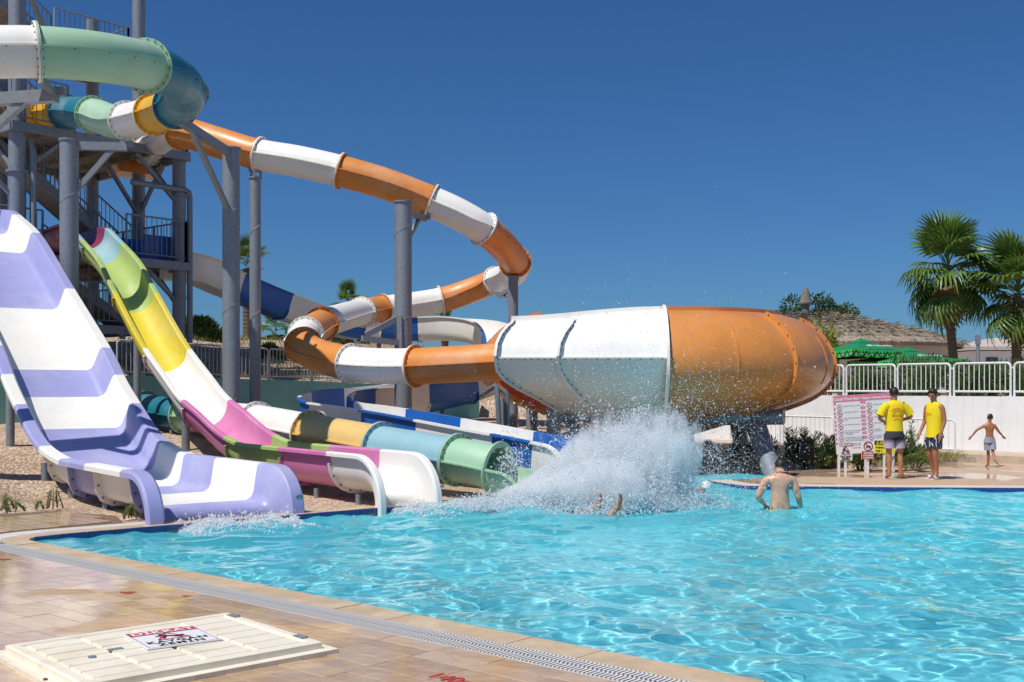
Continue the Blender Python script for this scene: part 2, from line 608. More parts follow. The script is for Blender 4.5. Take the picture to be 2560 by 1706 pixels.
# fine air bubbles stirred in by the slides make the water slightly milky
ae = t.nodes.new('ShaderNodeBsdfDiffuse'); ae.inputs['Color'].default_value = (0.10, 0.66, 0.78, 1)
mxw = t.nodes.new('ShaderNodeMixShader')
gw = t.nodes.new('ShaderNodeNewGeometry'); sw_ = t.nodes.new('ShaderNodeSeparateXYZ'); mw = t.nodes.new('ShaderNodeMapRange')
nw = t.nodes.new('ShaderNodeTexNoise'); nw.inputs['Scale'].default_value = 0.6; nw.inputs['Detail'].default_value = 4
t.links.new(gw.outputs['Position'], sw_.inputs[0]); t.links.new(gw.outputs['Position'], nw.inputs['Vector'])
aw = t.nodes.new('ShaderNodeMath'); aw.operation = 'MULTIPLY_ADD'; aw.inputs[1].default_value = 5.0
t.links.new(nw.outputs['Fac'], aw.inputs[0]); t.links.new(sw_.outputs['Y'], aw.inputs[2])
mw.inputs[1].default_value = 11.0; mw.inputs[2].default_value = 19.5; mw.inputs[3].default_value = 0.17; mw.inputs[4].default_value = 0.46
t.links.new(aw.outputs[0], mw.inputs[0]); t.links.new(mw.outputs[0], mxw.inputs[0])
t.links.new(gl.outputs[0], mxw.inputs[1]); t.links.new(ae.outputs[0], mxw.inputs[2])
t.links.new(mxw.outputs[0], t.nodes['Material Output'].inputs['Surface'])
water = link('water', npmesh('water', V[used], remap[Fq], WATER, smooth=True))
water['kind'] = 'structure'
water.cycles.is_caustics_caster = True

# --- deck sheets
def deck_mat(name, ca, cb, wet):
    """warm plank tiles: tone differs from tile to tile, wet film in patches gives the gloss"""
    m, t, b = newmat(name)
    N, L = t.nodes, t.links
    ge = N.new('ShaderNodeNewGeometry'); oi = N.new('ShaderNodeObjectInfo')
    tc = N.new('ShaderNodeTexCoord')
    ad = N.new('ShaderNodeMath'); ad.operation = 'ADD'
    L.new(ge.outputs['Random Per Island'], ad.inputs[0]); L.new(oi.outputs['Random'], ad.inputs[1])
    fr = N.new('ShaderNodeMath'); fr.operation = 'FRACT'; L.new(ad.outputs[0], fr.inputs[0])
    rp = N.new('ShaderNodeValToRGB')
    rp.color_ramp.elements[0].color = srgb(ca) + (1,); rp.color_ramp.elements[1].color = srgb(cb) + (1,)
    L.new(fr.outputs[0], rp.inputs['Fac'])
    ps = N.new('ShaderNodeMapping'); ps.vector_type = 'POINT'
    ps.inputs['Rotation'].default_value = (0, 0, -math.atan2(B.y, B.x)); ps.inputs['Scale'].default_value = (1.2, 4.0, 1)
    L.new(ge.outputs['Position'], ps.inputs['Vector'])
    n1 = N.new('ShaderNodeTexNoise'); n1.inputs['Scale'].default_value = 3.0; n1.inputs['Detail'].default_value = 8; n1.inputs['Roughness'].default_value = 0.7
    L.new(ps.outputs['Vector'], n1.inputs['Vector'])
    r1 = N.new('ShaderNodeValToRGB'); r1.color_ramp.elements[0].position = 0.44; r1.color_ramp.elements[1].position = 0.66
    r1.color_ramp.elements[0].color = (0, 0, 0, 1); r1.color_ramp.elements[1].color = (0.5, 0.5, 0.5, 1)
    L.new(n1.outputs['Fac'], r1.inputs['Fac'])
    mx = N.new('ShaderNodeMixRGB'); mx.inputs[2].default_value = srgb('#d8c5ab') + (1,)
    L.new(r1.outputs['Color'], mx.inputs[0]); L.new(rp.outputs['Color'], mx.inputs[1])
    n4 = N.new('ShaderNodeTexNoise'); n4.inputs['Scale'].default_value = 9.0; n4.inputs['Detail'].default_value = 6
    L.new(ge.outputs['Position'], n4.inputs['Vector'])
    r4 = N.new('ShaderNodeValToRGB'); r4.color_ramp.elements[0].position = 0.6; r4.color_ramp.elements[1].position = 0.75
    r4.color_ramp.elements[0].color = (0, 0, 0, 1); r4.color_ramp.elements[1].color = (0.45, 0.45, 0.45, 1)
    L.new(n4.outputs['Fac'], r4.inputs['Fac'])
    mx2 = N.new('ShaderNodeMixRGB'); mx2.inputs[2].default_value = srgb('#8f6640') + (1,)
    L.new(r4.outputs['Color'], mx2.inputs[0]); L.new(mx.outputs['Color'], mx2.inputs[1])
    L.new(mx2.outputs['Color'], b.inputs['Base Color'])
    # wet patches
    n2 = N.new('ShaderNodeTexNoise'); n2.inputs['Scale'].default_value = 0.55; n2.inputs['Detail'].default_value = 3
    L.new(ge.outputs['Position'], n2.inputs['Vector'])
    r2 = N.new('ShaderNodeValToRGB'); r2.color_ramp.elements[0].position = 0.5 - wet; r2.color_ramp.elements[1].position = 0.56 - wet
    r2.color_ramp.elements[0].color = (0.65,) * 3 + (1,); r2.color_ramp.elements[1].color = (0.10,) * 3 + (1,)
    L.new(n2.outputs['Fac'], r2.inputs['Fac'])
    L.new(r2.outputs['Color'], b.inputs['Roughness'])
    b.inputs['Specular IOR Level'].default_value = 0.6
    nb = N.new('ShaderNodeTexNoise'); nb.inputs['Scale'].default_value = 6.0
    L.new(ge.outputs['Position'], nb.inputs['Vector'])
    bp = N.new('ShaderNodeBump'); bp.inputs['Strength'].default_value = 0.08; bp.inputs['Distance'].default_value = 0.02
    L.new(nb.outputs['Fac'], bp.inputs['Height']); L.new(bp.outputs['Normal'], b.inputs['Normal'])
    return m


DECKT = deck_mat('terracotta_deck_tile', '#ae8c67', '#cbae8a', 0.13)
FARDECK = deck_mat('pale_deck_tile', '#b4947a', '#cbb094', 0.02)
COPW, GRW = 0.30, 0.30
co = COPW + GRW
tip_o = rounded_tip(co)
deck_pts = [T0 + B * near_far - A * co] + tip_o + [T0 + LD * 1.55 + LN * co, G(290, 1287), G(140, 1276), G(0, 1283), Vector((-20, 17, 0)), Vector((-30, 10, 0)), Vector((-30, -6, 0)), Vector((12, -6, 0))]
deck = flat_poly('pool_deck', deck_pts, -0.013, GROUT)
# tiles: rows across the near edge, the 300 that show largest singly
TL, TWd = 0.53, 0.185
cands = []
hc = [Vector((-3.38, 7.47, 0)), Vector((-2.17, 8.56, 0)), Vector((-1.17, 7.70, 0)), Vector((-2.38, 6.61, 0))]
hcen = sum(hc, Vector()) / 4
for i in range(-18, 46):
    for j in range(-26, 90):
        off = (0.09 if i % 2 else 0.0)
        o = T0 + B * (i * TL - 2.0) - A * (co + 0.004 + (j - 0.5) * TWd + off * 0)
        if o.y < 4.0: continue
        px = CX + o.x / o.y * F; py = HY + H / o.y * F
        if px < -120 or px > 2000 or py > 1780 or py < 1270: continue
        if not inside(deck_pts, np.array([o.x]), np.array([o.y]))[0]: continue
        ok = True
        for cx_, cy_ in ((TL / 2, TWd / 2), (-TL / 2, TWd / 2), (TL / 2, -TWd / 2), (-TL / 2, -TWd / 2)):
            c = o + B * cx_ * 0.98 + A * cy_ * 0.98
            if not inside(deck_pts, np.array([c.x]), np.array([c.y]))[0]: ok = False
        rel = o - hcen
        if abs(rel.dot(A)) < 0.62 and abs(rel.dot(B)) < 0.45: continue
        cands.append((o.y, o, ok))
cands.sort(key=lambda c: c[0])
tile_me = []
for k in range(4):
    tb = MB()
    e = 0.0025
    w, l, h = TL / 2 - e, TWd / 2 - e, 0.012
    c = 0.003
    tp = [(-w + c, -l + c, 0), (w - c, -l + c, 0), (w - c, l - c, 0), (-w + c, l - c, 0)]
    lo = [(-w, -l, -c), (w, -l, -c), (w, l, -c), (-w, l, -c)]
    bt = [(-w, -l, -h), (w, -l, -h), (w, l, -h), (-w, l, -h)]
    tb.add(tp + lo + bt, [(0, 1, 2, 3)] + [(i, 4 + i, 4 + (i + 1) % 4, (i + 1) % 4) for i in range(4)] + [(4 + i, 8 + i, 8 + (i + 1) % 4, 4 + (i + 1) % 4) for i in range(4)])
    tile_me.append(tb.mesh('tile', DECKT, smooth=False))
rotB = math.atan2(B.y, B.x)
rest = MB()
cnt = 0
for y, o, ok in cands:
    if ok and cnt < 300:
        t_ = bpy.data.objects.new('tile', tile_me[cnt % 4]); COL.objects.link(t_)
        t_.parent = deck; t_.location = (o.x, o.y, random.uniform(-0.002, 0.001)); t_.rotation_euler = (random.uniform(-.002, .002), random.uniform(-.002, .002), rotB)
        cnt += 1
    elif ok:
        rest.box(o + Vector((0, 0, -0.006)), (TL - 0.006, TWd - 0.006, 0.012), B, A, Z)
    elif y < 40:
        pass
ro = rest.build('tiles_beyond', DECKT, deck, smooth=False); ro['kind'] = 'stuff'; ro.name = 'tile_field'

# --- coping along near edge and round the tip, in stone lengths
coping = flat_poly('pool_coping', [T0 + B * near_far, T0 + B * near_far - A * COPW] + rounded_tip(COPW) + [T0 + LD * 7.4 + LN * COPW, T0 + LD * 7.4] + list(reversed(rounded_tip(0.0))), -0.02, GROUT)


def prism(mb, poly, z0, z1):
    n = len(poly)
    mb.add([(p[0], p[1], z1) for p in poly] + [(p[0], p[1], z0) for p in poly],
           [tuple(range(n))] + [(i, n + i, n + (i + 1) % n, (i + 1) % n) for i in range(n)])
    return mb


tl = 0
path_in = [T0 + B * near_far] + rounded_tip(0.0) + [T0 + LD * 7.4]
path_out = [T0 + B * near_far - A * COPW] + rounded_tip(COPW) + [T0 + LD * 7.4 + LN * COPW]


def along(pts, step):
    out = [pts[0]]
    acc = 0
    for a, b in zip(pts[:-1], pts[1:]):
        L_ = (b - a).length; d = 0
        while acc + (L_ - d) >= step:
            d += step - acc; acc = 0
            out.append(a + (b - a) * (d / L_))
        acc += L_ - d
    return out


# stones on the straight near edge
k = 0
s_ = 0.95
t_end = (rounded_tip(0.0)[0] - T0).dot(B)
pos = near_far
while pos > t_end + 0.05:
    a, b = pos, max(pos - 0.62, t_end)
    mb = MB()
    e = 0.003
    p = [T0 + B * (a - e) + A * 0.0, T0 + B * (b + e) + A * 0.0, T0 + B * (b + e) - A * (COPW - e), T0 + B * (a - e) - A * (COPW - e)]
    prism(mb, p, -0.15, random.uniform(-0.002, 0.003))
    mb.build('coping_stone', COPING, coping, smooth=False)
    pos -= 0.62
ri, ro_ = rounded_tip(0.0), rounded_tip(COPW)
for a in range(0, 8, 2):
    mb = MB()
    prism(mb, [ri[a], ri[a + 1], ri[a + 2], ro_[a + 2], ro_[a + 1], ro_[a]], -0.15, 0.001)
    mb.build('coping_stone', COPING, coping, smooth=False)
tl0 = (ri[-1] - T0).dot(LD)
pos = tl0
while pos < 7.35:
    b = min(pos + 0.62, 7.4)
    mb = MB(); e = 0.003
    p = [T0 + LD * (pos + e), T0 + LD * (b - e), T0 + LD * (b - e) + LN * (COPW - e), T0 + LD * (pos + e) + LN * (COPW - e)]
    prism(mb, p, -0.15, random.uniform(-0.002, 0.003))
    mb.build('coping_stone', COPING, coping, smooth=False)
    pos = b
# blue edge tiles along left and far edges
edge_line = [rounded_tip(0.0)[5]] + rounded_tip(0.0)[6:] + [T0 + LD * 7.4]
far_line = far_edge
for line in (edge_line, far_line):
    pts = along(line, 0.33)
    for a, b in zip(pts[:-1], pts[1:]):
        d = (b - a).normalized(); nn = Vector((-d.y, d.x, 0))
        c = (a + b) / 2
        mb = MB()
        mb.box(c + Vector((0, 0, -0.035)), ((b - a).length - 0.012, 0.05, 0.074), d, nn, Z)
        mb.build('edge_tile', BTILE, coping, smooth=False)

# --- drain grate beside the coping
grate = thing('drain_grate', 'long white slotted drain grate between cream coping and tiled deck', 'drain grate', T0 + B * 5 - A * (COPW + GRW / 2))
ch = MB()
prism(ch, [T0 + B * near_far - A * (COPW + .01), T0 + B * 0.2 - A * (COPW + .01), T0 + B * 0.2 - A * (co - .01), T0 + B * near_far - A * (co - .01)], -0.11, -0.045)
ch.build('channel', CHANNEL, grate, smooth=False)
for f_ in (0.012, GRW / 2, GRW - 0.012):
    mb = MB()
    mb.bar(T0 + B * near_far - A * (COPW + f_) + Vector((0, 0, -0.012)), T0 - B * 0.1 - A * (COPW + f_) + Vector((0, 0, -0.012)), 0.022, 0.024)
    mb.build('rail', GRATE, grate, smooth=False)
slat_mb = MB(); slat_mb.box((0, 0, 0), (0.019, GRW - 0.02, 0.018), B, A, Z)
slat_me = slat_mb.mesh('slat', GRATE, smooth=False)
rest = MB()
cnt = 0
pos = 10.6
while pos > -0.3:
    c = T0 + B * pos - A * (COPW + GRW / 2) + Vector((0, 0, -0.009))
    if cnt < 300:
        o = bpy.data.objects.new('slat', slat_me); COL.objects.link(o); o.parent = grate; o.location = c - WL[grate.name]
        cnt += 1
    else:
        rest.box(c, (0.019, GRW - 0.02, 0.018), B, A, Z)
    pos -= 0.034
gi, go = rounded_tip(COPW + .01), rounded_tip(co - .01)
for i in range(len(gi) - 1):
    for f_ in np.linspace(0, 1, 8)[:-1]:
        a = gi[i].lerp(gi[i + 1], f_); b = go[i].lerp(go[i + 1], f_)
        rest.bar(a + Vector((0, 0, -.009)), b + Vector((0, 0, -.009)), 0.02, 0.018)
p_ = (gi[-1] - T0).dot(LD)
while p_ < 2.2:
    rest.bar(T0 + LD * p_ + LN * (COPW + .01) + Vector((0, 0, -.009)), T0 + LD * p_ + LN * (co - .01) + Vector((0, 0, -.009)), 0.02, 0.018)
    p_ += 0.034
o = rest.build('far_slats', GRATE, grate, smooth=False); o['kind'] = 'stuff'

# --- far deck peninsula
fd = far_edge[:]
curb_px = [(1905, 1177), (2050, 1172), (2170, 1170), (2205, 1168.5), (2260, 1163), (2330, 1158), (2400, 1155), (2440, 1155.5), (2560, 1157.5)]
curb = [G(*p) for p in curb_px]
curb.append(curb[-1] + Vector((6, -4.2, 0)))
fdeck = flat_poly('far_deck', fd + list(reversed(curb)) + [chan_far[0]] + [chan_near[1], chan_near[0]], 0.0, FARDECK)
cop2 = MB()
CW = pm('pale_coping_stone', '#d8ccb8', rough=0.5, var=0.1, scale=4)
inn = []
for i, p in enumerate(far_edge):
    a = far_edge[max(0, i - 1)]; b = far_edge[min(len(far_edge) - 1, i + 1)]
    d = (b - a).normalized(); inn.append(p + Vector((-d.y, d.x, 0)) * 0.42)
cop2.strip([p + Vector((0, 0, 0.006)) for p in far_edge], [p + Vector((0, 0, 0.006)) for p in inn])
cop2.strip([p + Vector((0, 0, -0.12)) for p in far_edge], [p + Vector((0, 0, 0.006)) for p in far_edge])
o = cop2.build('far_coping', CW, base=(0, 0, 0), smooth=False); o['kind'] = 'structure'
# curb stones behind far deck
cs = thing('curb', 'low concrete curb of long stones edging the planter behind the lifeguards', 'curb', curb[4])
pts = along(curb[3:], 1.0)
for a, b in zip(pts[:-1], pts[1:]):
    d = (b - a).normalized(); nn = Vector((-d.y, d.x, 0))
    mb = MB(); mb.box((a + b) / 2 + nn * 0.07 + Vector((0, 0, 0.06)), ((b - a).length - 0.01, 0.14, 0.14), d, nn, Z)
    mb.build('curb_stone', CURB, cs, smooth=False)

# ---------------------------------------------------------------- walls and terraces
tw = [Vector((-22, 18, 0)), Vector((-12.6, 26.4, 0)), Vector((-10.2, 28.6, 0)), Vector((-6.0, 34.0, 0)), Vector((-3.6, 38.0, 0)), Vector((-1.2, 41.0, 0))]
WB = Vector((0.687, -0.727, 0)); WN = Vector((0.727, 0.687, 0))
ww0 = Vector((8.76, 30.5, 0))
ww = [ww0 - WB * 6.2, ww0 + WB * 16]
edge_poly = [Vector((-60, -10, 0)), Vector((-22, 18, 0))] + tw[1:] + [Vector((1.5, 41.5, 0))] + ww + [Vector((60, -20, 0)), Vector((600, -20, 0)), Vector((600, 900, 0)), Vector((-600, 900, 0)), Vector((-600, -10, 0))]


def smooth(x):
    x = np.clip(x, 0, 1)
    return x * x * (3 - 2 * x)


def ground_z(X, Y):
    q = (X - T0.x) * LN.x + (Y - T0.y) * LN.y
    lo = 0.70 * smooth((q - 3.5) / 8.0) - 0.06 + 0.28 * smooth((-7.6 - X) / 2.5) * smooth((q - 1.6) / 3.0)
    lo = lo + 0.04 * np.sin(X * 1.7 + Y) * smooth((q - 3) / 3)
    right = smooth((X - 1.0) / 5.0)
    lo = lo * (1 - right) + right * (0.10 + 0.1 * smooth((Y - 25) / 6))
    up = 2.0 * (1 - smooth((X + 4) / 10)) + 1.48 * smooth((X + 4) / 10)
    up = up + (1 - smooth((X + 3) / 6)) * 1.6 * smooth((Y - 30 - (X + 10) * 1.1) / 14.0) + 0.08 * np.sin(X * 0.9) * np.sin(Y * 0.7)
    hi = shrink_inside(edge_poly, X, Y, 0.42)
    return np.where(hi, up, lo)


ax_ = np.concatenate([np.linspace(-700, -45, 14)[:-1], np.arange(-45, -14, 1.0), np.arange(-14, 16, 0.3), np.arange(16, 45, 1.0), np.linspace(45, 700, 14)])
ay_ = np.concatenate([np.linspace(-300, -4, 6)[:-1], np.arange(-4, 48, 0.3), np.arange(48, 90, 2.0), np.linspace(90, 900, 14)])
X, Y = np.meshgrid(ax_, ay_)
Zg = ground_z(X, Y)
in_deck = shrink_inside(deck_pts, X, Y, 0.32) | shrink_inside([(p.x, p.y) for p in fd + list(reversed(curb)) + [chan_far[0], chan_near[1], chan_near[0]]], X, Y, 0.3)
Zg = np.where(in_deck, -0.4, Zg)
big_pool = grow_inside(POOL, X, Y, 0.12)
Zg = np.where(big_pool, -2.0, Zg)
dk = grow_inside(POOL, X, Y, 0.62)
Zg = np.where(dk & ~big_pool, np.minimum(Zg, -0.3), Zg)
fdp = [(p.x, p.y) for p in fd + list(reversed(curb)) + [chan_far[0], chan_near[1], chan_near[0]]]
Zg = np.where(grow_inside(fdp, X, Y, 0.12) & ~big_pool, np.minimum(Zg, -0.3), Zg)
n, m_ = len(ax_), len(ay_)
idx = np.arange(n * m_).reshape(m_, n)
Fq = np.stack([idx[:-1, :-1], idx[:-1, 1:], idx[1:, 1:], idx[1:, :-1]], -1).reshape(-1, 4)
GRAVEL, t, b = newmat('pinkish_gravel')
N, L = t.nodes, t.links
ge = N.new('ShaderNodeNewGeometry')
vo = N.new('ShaderNodeTexVoronoi'); vo.inputs['Scale'].default_value = 20
L.new(ge.outputs['Position'], vo.inputs['Vector'])
rp = N.new('ShaderNodeValToRGB')
for p_, h_ in ((0.0, '#9a806c'), (0.5, '#bda48c'), (1.0, '#d9c8b4')):
    e = rp.color_ramp.elements.new(p_) if p_ == 0.5 else rp.color_ramp.elements[0 if p_ == 0 else -1]
    e.color = srgb(h_) + (1,)
sep = N.new('ShaderNodeSeparateColor'); L.new(vo.outputs['Color'], sep.inputs[0]); L.new(sep.outputs[0], rp.inputs['Fac'])
n2 = N.new('ShaderNodeTexNoise'); n2.inputs['Scale'].default_value = 0.8; n2.inputs['Detail'].default_value = 6
L.new(ge.outputs['Position'], n2.inputs['Vector'])
r2 = N.new('ShaderNodeValToRGB'); r2.color_ramp.elements[0].position = 0.45; r2.color_ramp.elements[1].position = 0.7
r2.color_ramp.elements[0].color = (0, 0, 0, 1); r2.color_ramp.elements[1].color = (0.6, 0.6, 0.6, 1)
L.new(n2.outputs['Fac'], r2.inputs['Fac'])
mx = N.new('ShaderNodeMixRGB'); mx.inputs[2].default_value = srgb('#8a7054') + (1,)
L.new(r2.outputs['Color'], mx.inputs[0]); L.new(rp.outputs['Color'], mx.inputs[1]); L.new(mx.outputs['Color'], b.inputs['Base Color'])
b.inputs['Roughness'].default_value = 0.95
bp = N.new('ShaderNodeBump'); bp.inputs['Strength'].default_value = 0.9; bp.inputs['Distance'].default_value = 0.035; bp.invert = True
L.new(vo.outputs['Distance'], bp.inputs['Height']); L.new(bp.outputs['Normal'], b.inputs['Normal'])
ground = link('ground', npmesh('ground', np.stack([X, Y, Zg], -1).reshape(-1, 3), Fq, GRAVEL, smooth=True))
ground['kind'] = 'structure'


def gz(x, y):
    return float(ground_z(np.array([x]), np.array([y]))[0])


def wall_run(mb, pts, zb, zt, th):
    for (a, za), (b, zb2) in zip(zip(pts[:-1], zt[:-1]), zip(pts[1:], zt[1:])):
        d = (b - a).normalized(); nn = Vector((-d.y, d.x, 0)) * th
        vs = [a, b, b + nn, a + nn]
        lo = [Vector((p.x, p.y, zb)) for p in vs]
        hi_ = [Vector((vs[0].x, vs[0].y, za)), Vector((vs[1].x, vs[1].y, zb2)), Vector((vs[2].x, vs[2].y, zb2)), Vector((vs[3].x, vs[3].y, za))]
        mb.add(lo + hi_, [(4, 5, 6, 7), (0, 1, 5, 4), (1, 2, 6, 5), (2, 3, 7, 6), (3, 0, 4, 7)])
    return mb


TWZ = [2.2, 2.15, 2.1, 1.98, 1.85, 1.75]
tealwall = wall_run(MB(), tw, -0.2, TWZ, 0.25).build('retaining_wall', TEALWALL, smooth=False)
tag(tealwall, 'teal painted retaining wall with a grey fence on top, behind the slides', 'wall')
whitewall = wall_run(MB(), ww, -0.2, [1.57, 1.57], 0.28).build('retaining_wall', WHITEWALL, smooth=False)
tag(whitewall, 'long plain white wall under the white fence behind the lifeguards', 'wall')
# ramp paving in front of the white wall
pave = MB()
pave.strip([ww[0] - WN * 0.8 + Vector((0, 0, .18)), ww[1] - WN * 0.8 + Vector((0, 0, .18))], [ww[0] + Vector((0, 0, .24)), ww[1] + Vector((0, 0, .24))])
pave.strip([ww[0] - WN * 0.8 + Vector((0, 0, -.1)), ww[1] - WN * 0.8 + Vector((0, 0, -.1))], [ww[0] - WN * 0.8 + Vector((0, 0, .18)), ww[1] - WN * 0.8 + Vector((0, 0, .18))])
o = pave.build('path', PATHM, base=(0, 0, 0), smooth=False); o['kind'] = 'structure'
# ================================================================ SLIDES
def resample(path, par, step):
    """even steps along a polyline, carrying the control parameter"""
    out, pr = [path[0]], [par[0]]
    acc = 0.0
    for a, b, pa, pb in zip(path[:-1], path[1:], par[:-1], par[1:]):
        L_ = (b - a).length
        d = 0.0
        while acc + L_ - d >= step:
            d += step - acc; acc = 0.0
            out.append(a.lerp(b, d / L_)); pr.append(pa + (pb - pa) * d / L_)
        acc += L_ - d
    out.append(path[-1]); pr.append(par[-1])
    return out, pr


def frame_at(pts, i, side=None):
    a = pts[max(i - 1, 0)]; b = pts[min(i + 1, len(pts) - 1)]
    t = (b - a).normalized()
    sd = side if side is not None else t.cross(Z).normalized()
    up = sd.cross(t).normalized()
    return (pts[i], sd, up)


def circ(r, n=26, squash=1.0):
    return [(r * math.cos(2 * math.pi * k / n), r * squash * math.sin(2 * math.pi * k / n)) for k in range(n)]


def tube_slide(name, label, pts, r, breaks, mats, per=14, step=0.22, flange=0.075, bolts=True, seam=True, names=None):
    """closed flume: one coloured section between each pair of breaks (control-point parameters)"""
    path, par = catmull(pts, per)
    path, par = resample(path, par, step)
    root = thing(name, label, 'water slide', (path[0].x, path[0].y, 0))
    par = np.array(par)
    for k, (b0, b1) in enumerate(zip(breaks[:-1], breaks[1:])):
        i0 = int(np.argmin(abs(par - b0))); i1 = int(np.argmin(abs(par - b1)))
        if i1 <= i0: continue
        fr = [frame_at(path, i) for i in range(i0, i1 + 1)]
        mb = MB()
        mb.sweep(circ(r), fr, caps=False)
        mb.sweep(list(reversed(circ(r - 0.02))), fr, caps=False)
        sec = mb.build('tube_section', mats[k], root, angle=50)
        bo = MB()
        for e, (o, sd, up) in ((0, fr[0]), (1, fr[-1])):
            fl = MB()
            nb = fr[1][0] - fr[0][0] if e == 0 else fr[-2][0] - fr[-1][0]
            nb = nb.normalized()
            f2 = [(o + nb * 0.002, sd, up), (o + nb * 0.032, sd, up)]
            lo = circ(r + flange); li = circ(r - 0.01)
            fl.sweep(lo, f2, caps=False)
            for q in f2:
                fl.strip([q[0] + sd * u + up * v for u, v in lo], [q[0] + sd * u + up * v for u, v in li], close=True)
            if bolts:
                for m in range(20):
                    a = 2 * math.pi * (m + 0.5) / 20
                    rr = r + flange * 0.55
                    bo.octa(o + nb * 0.042 + sd * (rr * math.cos(a)) + up * (rr * math.sin(a)), 0.017)
            fl.build('flange', mats[k], sec, angle=50)
        if seam:
            for sg in (-1, 1):
                sm = MB()
                sm.sweep([(sg * (r - 0.01), -0.014), (sg * (r + 0.055), -0.014), (sg * (r + 0.055), 0.014), (sg * (r - 0.01), 0.014)], fr)
                if bolts:
                    dacc = 0
                    for i in range(1, len(fr) - 1):
                        dacc += (fr[i][0] - fr[i - 1][0]).length
                        if dacc > 0.33:
                            dacc = 0
                            o, sd, up = fr[i]
                            bo.octa(o + sd * sg * (r + 0.035) - up * 0.022, 0.015)
                sm.build('seam_strip', mats[k], sec, angle=30)
        if bolts:
            bb = bo.build('bolts', BOLT, sec, smooth=False); bb['kind'] = 'stuff'
    return root, path, par


def offset_profile(prof, d):
    """open profile moved outward (away from the riding side) by d"""
    out = []
    n = len(prof)
    for i, p in enumerate(prof):
        a = Vector(prof[max(i - 1, 0)]); b = Vector(prof[min(i + 1, n - 1)])
        t = (b - a).normalized()
        out.append((p[0] + t.y * d, p[1] - t.x * d))
    return out


def chute_sections(root, frames, svals, breaks, mats, prof, body, th=0.035, rib=0.10, bolt_r=0.018, part='chute_section', bolts=True, scales=None):
    """open trough: prof is the whole riding profile from rim to rim, body the slice of it that carries the flanges"""
    sv = np.array(svals)
    outer = offset_profile(prof, th)
    loop = list(prof) + list(reversed(outer))
    bp = prof[body[0]:body[1]]
    r0, r1 = offset_profile(bp, th * 0.5), offset_profile(bp, rib)
    rl = list(r0) + list(reversed(r1))
    mid = offset_profile(bp, rib * 0.62)
    secs = []
    for k, (b0, b1) in enumerate(zip(breaks[:-1], breaks[1:])):
        i0 = int(np.argmin(abs(sv - b0))); i1 = int(np.argmin(abs(sv - b1)))
        if i1 <= i0: continue
        fr = frames[i0:i1 + 1]
        sec = MB().sweep(loop, fr).build(part, mats[k], root, angle=40)
        bo = MB()
        for e in (0, 1):
            fl = MB()
            o, sd, up = fr[0] if e == 0 else fr[-1]
            nb = ((fr[1][0] - fr[0][0]) if e == 0 else (fr[-2][0] - fr[-1][0])).normalized()
            fl.sweep(rl, [(o + nb * 0.002, sd, up), (o + nb * 0.03, sd, up)])
            if bolts:
                acc = 0.1
                for a, b in zip(mid[:-1], mid[1:]):
                    a, b = Vector(a), Vector(b); L_ = (b - a).length; d = 0
                    while acc + L_ - d > 0.2:
                        d += 0.2 - acc; acc = 0
                        u, v = a.lerp(b, d / L_)
                        bo.octa(o + nb * 0.038 + sd * u + up * v, bolt_r)
                    acc += L_ - d
            fl.build('flange', mats[k], sec, angle=40)
        if bolts and bo.n:
            x = bo.build('bolts', BOLT, sec, smooth=False); x['kind'] = 'stuff'
        secs.append(sec)
    return secs


def slope_heights(X0, Y0, u, px):
    """heights of a rim whose line runs uphill from (X0, Y0) along u, from survey pixels"""
    out = []
    for x, y in px:
        k = (x - CX) / F
        s = (X0 - k * Y0) / (k * u.y - u.x)
        Yd = Y0 + u.y * s
        out.append((s, H - (y - HY) / F * Yd))
    return out


def straight_chute(name, label, left, right, u, rim_px, depth, z_floor, s_bend, prof, body, breaks, mats, top_extra, rib=0.10, s_top=None):
    side = Vector((right.x - left.x, right.y - left.y, 0)).normalized()
    mid = (left + right) / 2; mid.z = 0
    hz = slope_heights(right.x, right.y, u, rim_px) + top_extra
    hz.sort()
    c2, _ = catmull([Vector((s, z, 0)) for s, z in hz], 10)
    ss = np.array([p.x for p in c2]); zz = np.array([p.y for p in c2])
    smax = s_top or hz[-1][0]
    s_arr = np.arange(smax, s_bend + 0.45, -0.16)
    zr = np.interp(s_arr, ss, zz)
    # soften survey noise
    for _ in range(6):
        zr[1:-1] = (zr[:-2] + 2 * zr[1:-1] + zr[2:]) / 4
    slope = np.gradient(zr, s_arr)
    zf = zr - depth / np.cos(np.arctan(slope))
    shift = depth * np.sin(np.arctan(slope))
    blend = np.clip((s_arr - s_bend - 0.4) / 2.2, 0, 1)
    zf = np.maximum(zf, z_floor) * blend + z_floor * (1 - blend)
    pts = [mid + u * (s + sh) + Z * z for s, z, sh in zip(s_arr, zf, shift)]
    sv = list(s_arr)
    for a in range(0, 91, 10):
        an = R(a)
        pts.append(mid + u * (s_bend + 0.15 - 0.15 * math.sin(an)) + Z * (z_floor - 0.15 + 0.15 * math.cos(an)))
        sv.append(s_bend * (1 - a / 90.0) * 0.5 + 0.02)
    pts.append(mid + u * s_bend + Z * -0.45); sv.append(0.0)
    sd = -side if True else side
    # travel direction is -u; side must give an upward normal: up = side x t
    t = -u
    sd = side if side.cross(t).z > 0 else -side
    frames = [frame_at(pts, i, sd) for i in range(len(pts))]
    root = thing(name, label, 'water slide', mid)
    return root, frames, sv


UH = Vector((-0.61, 0.79, 0)).normalized()
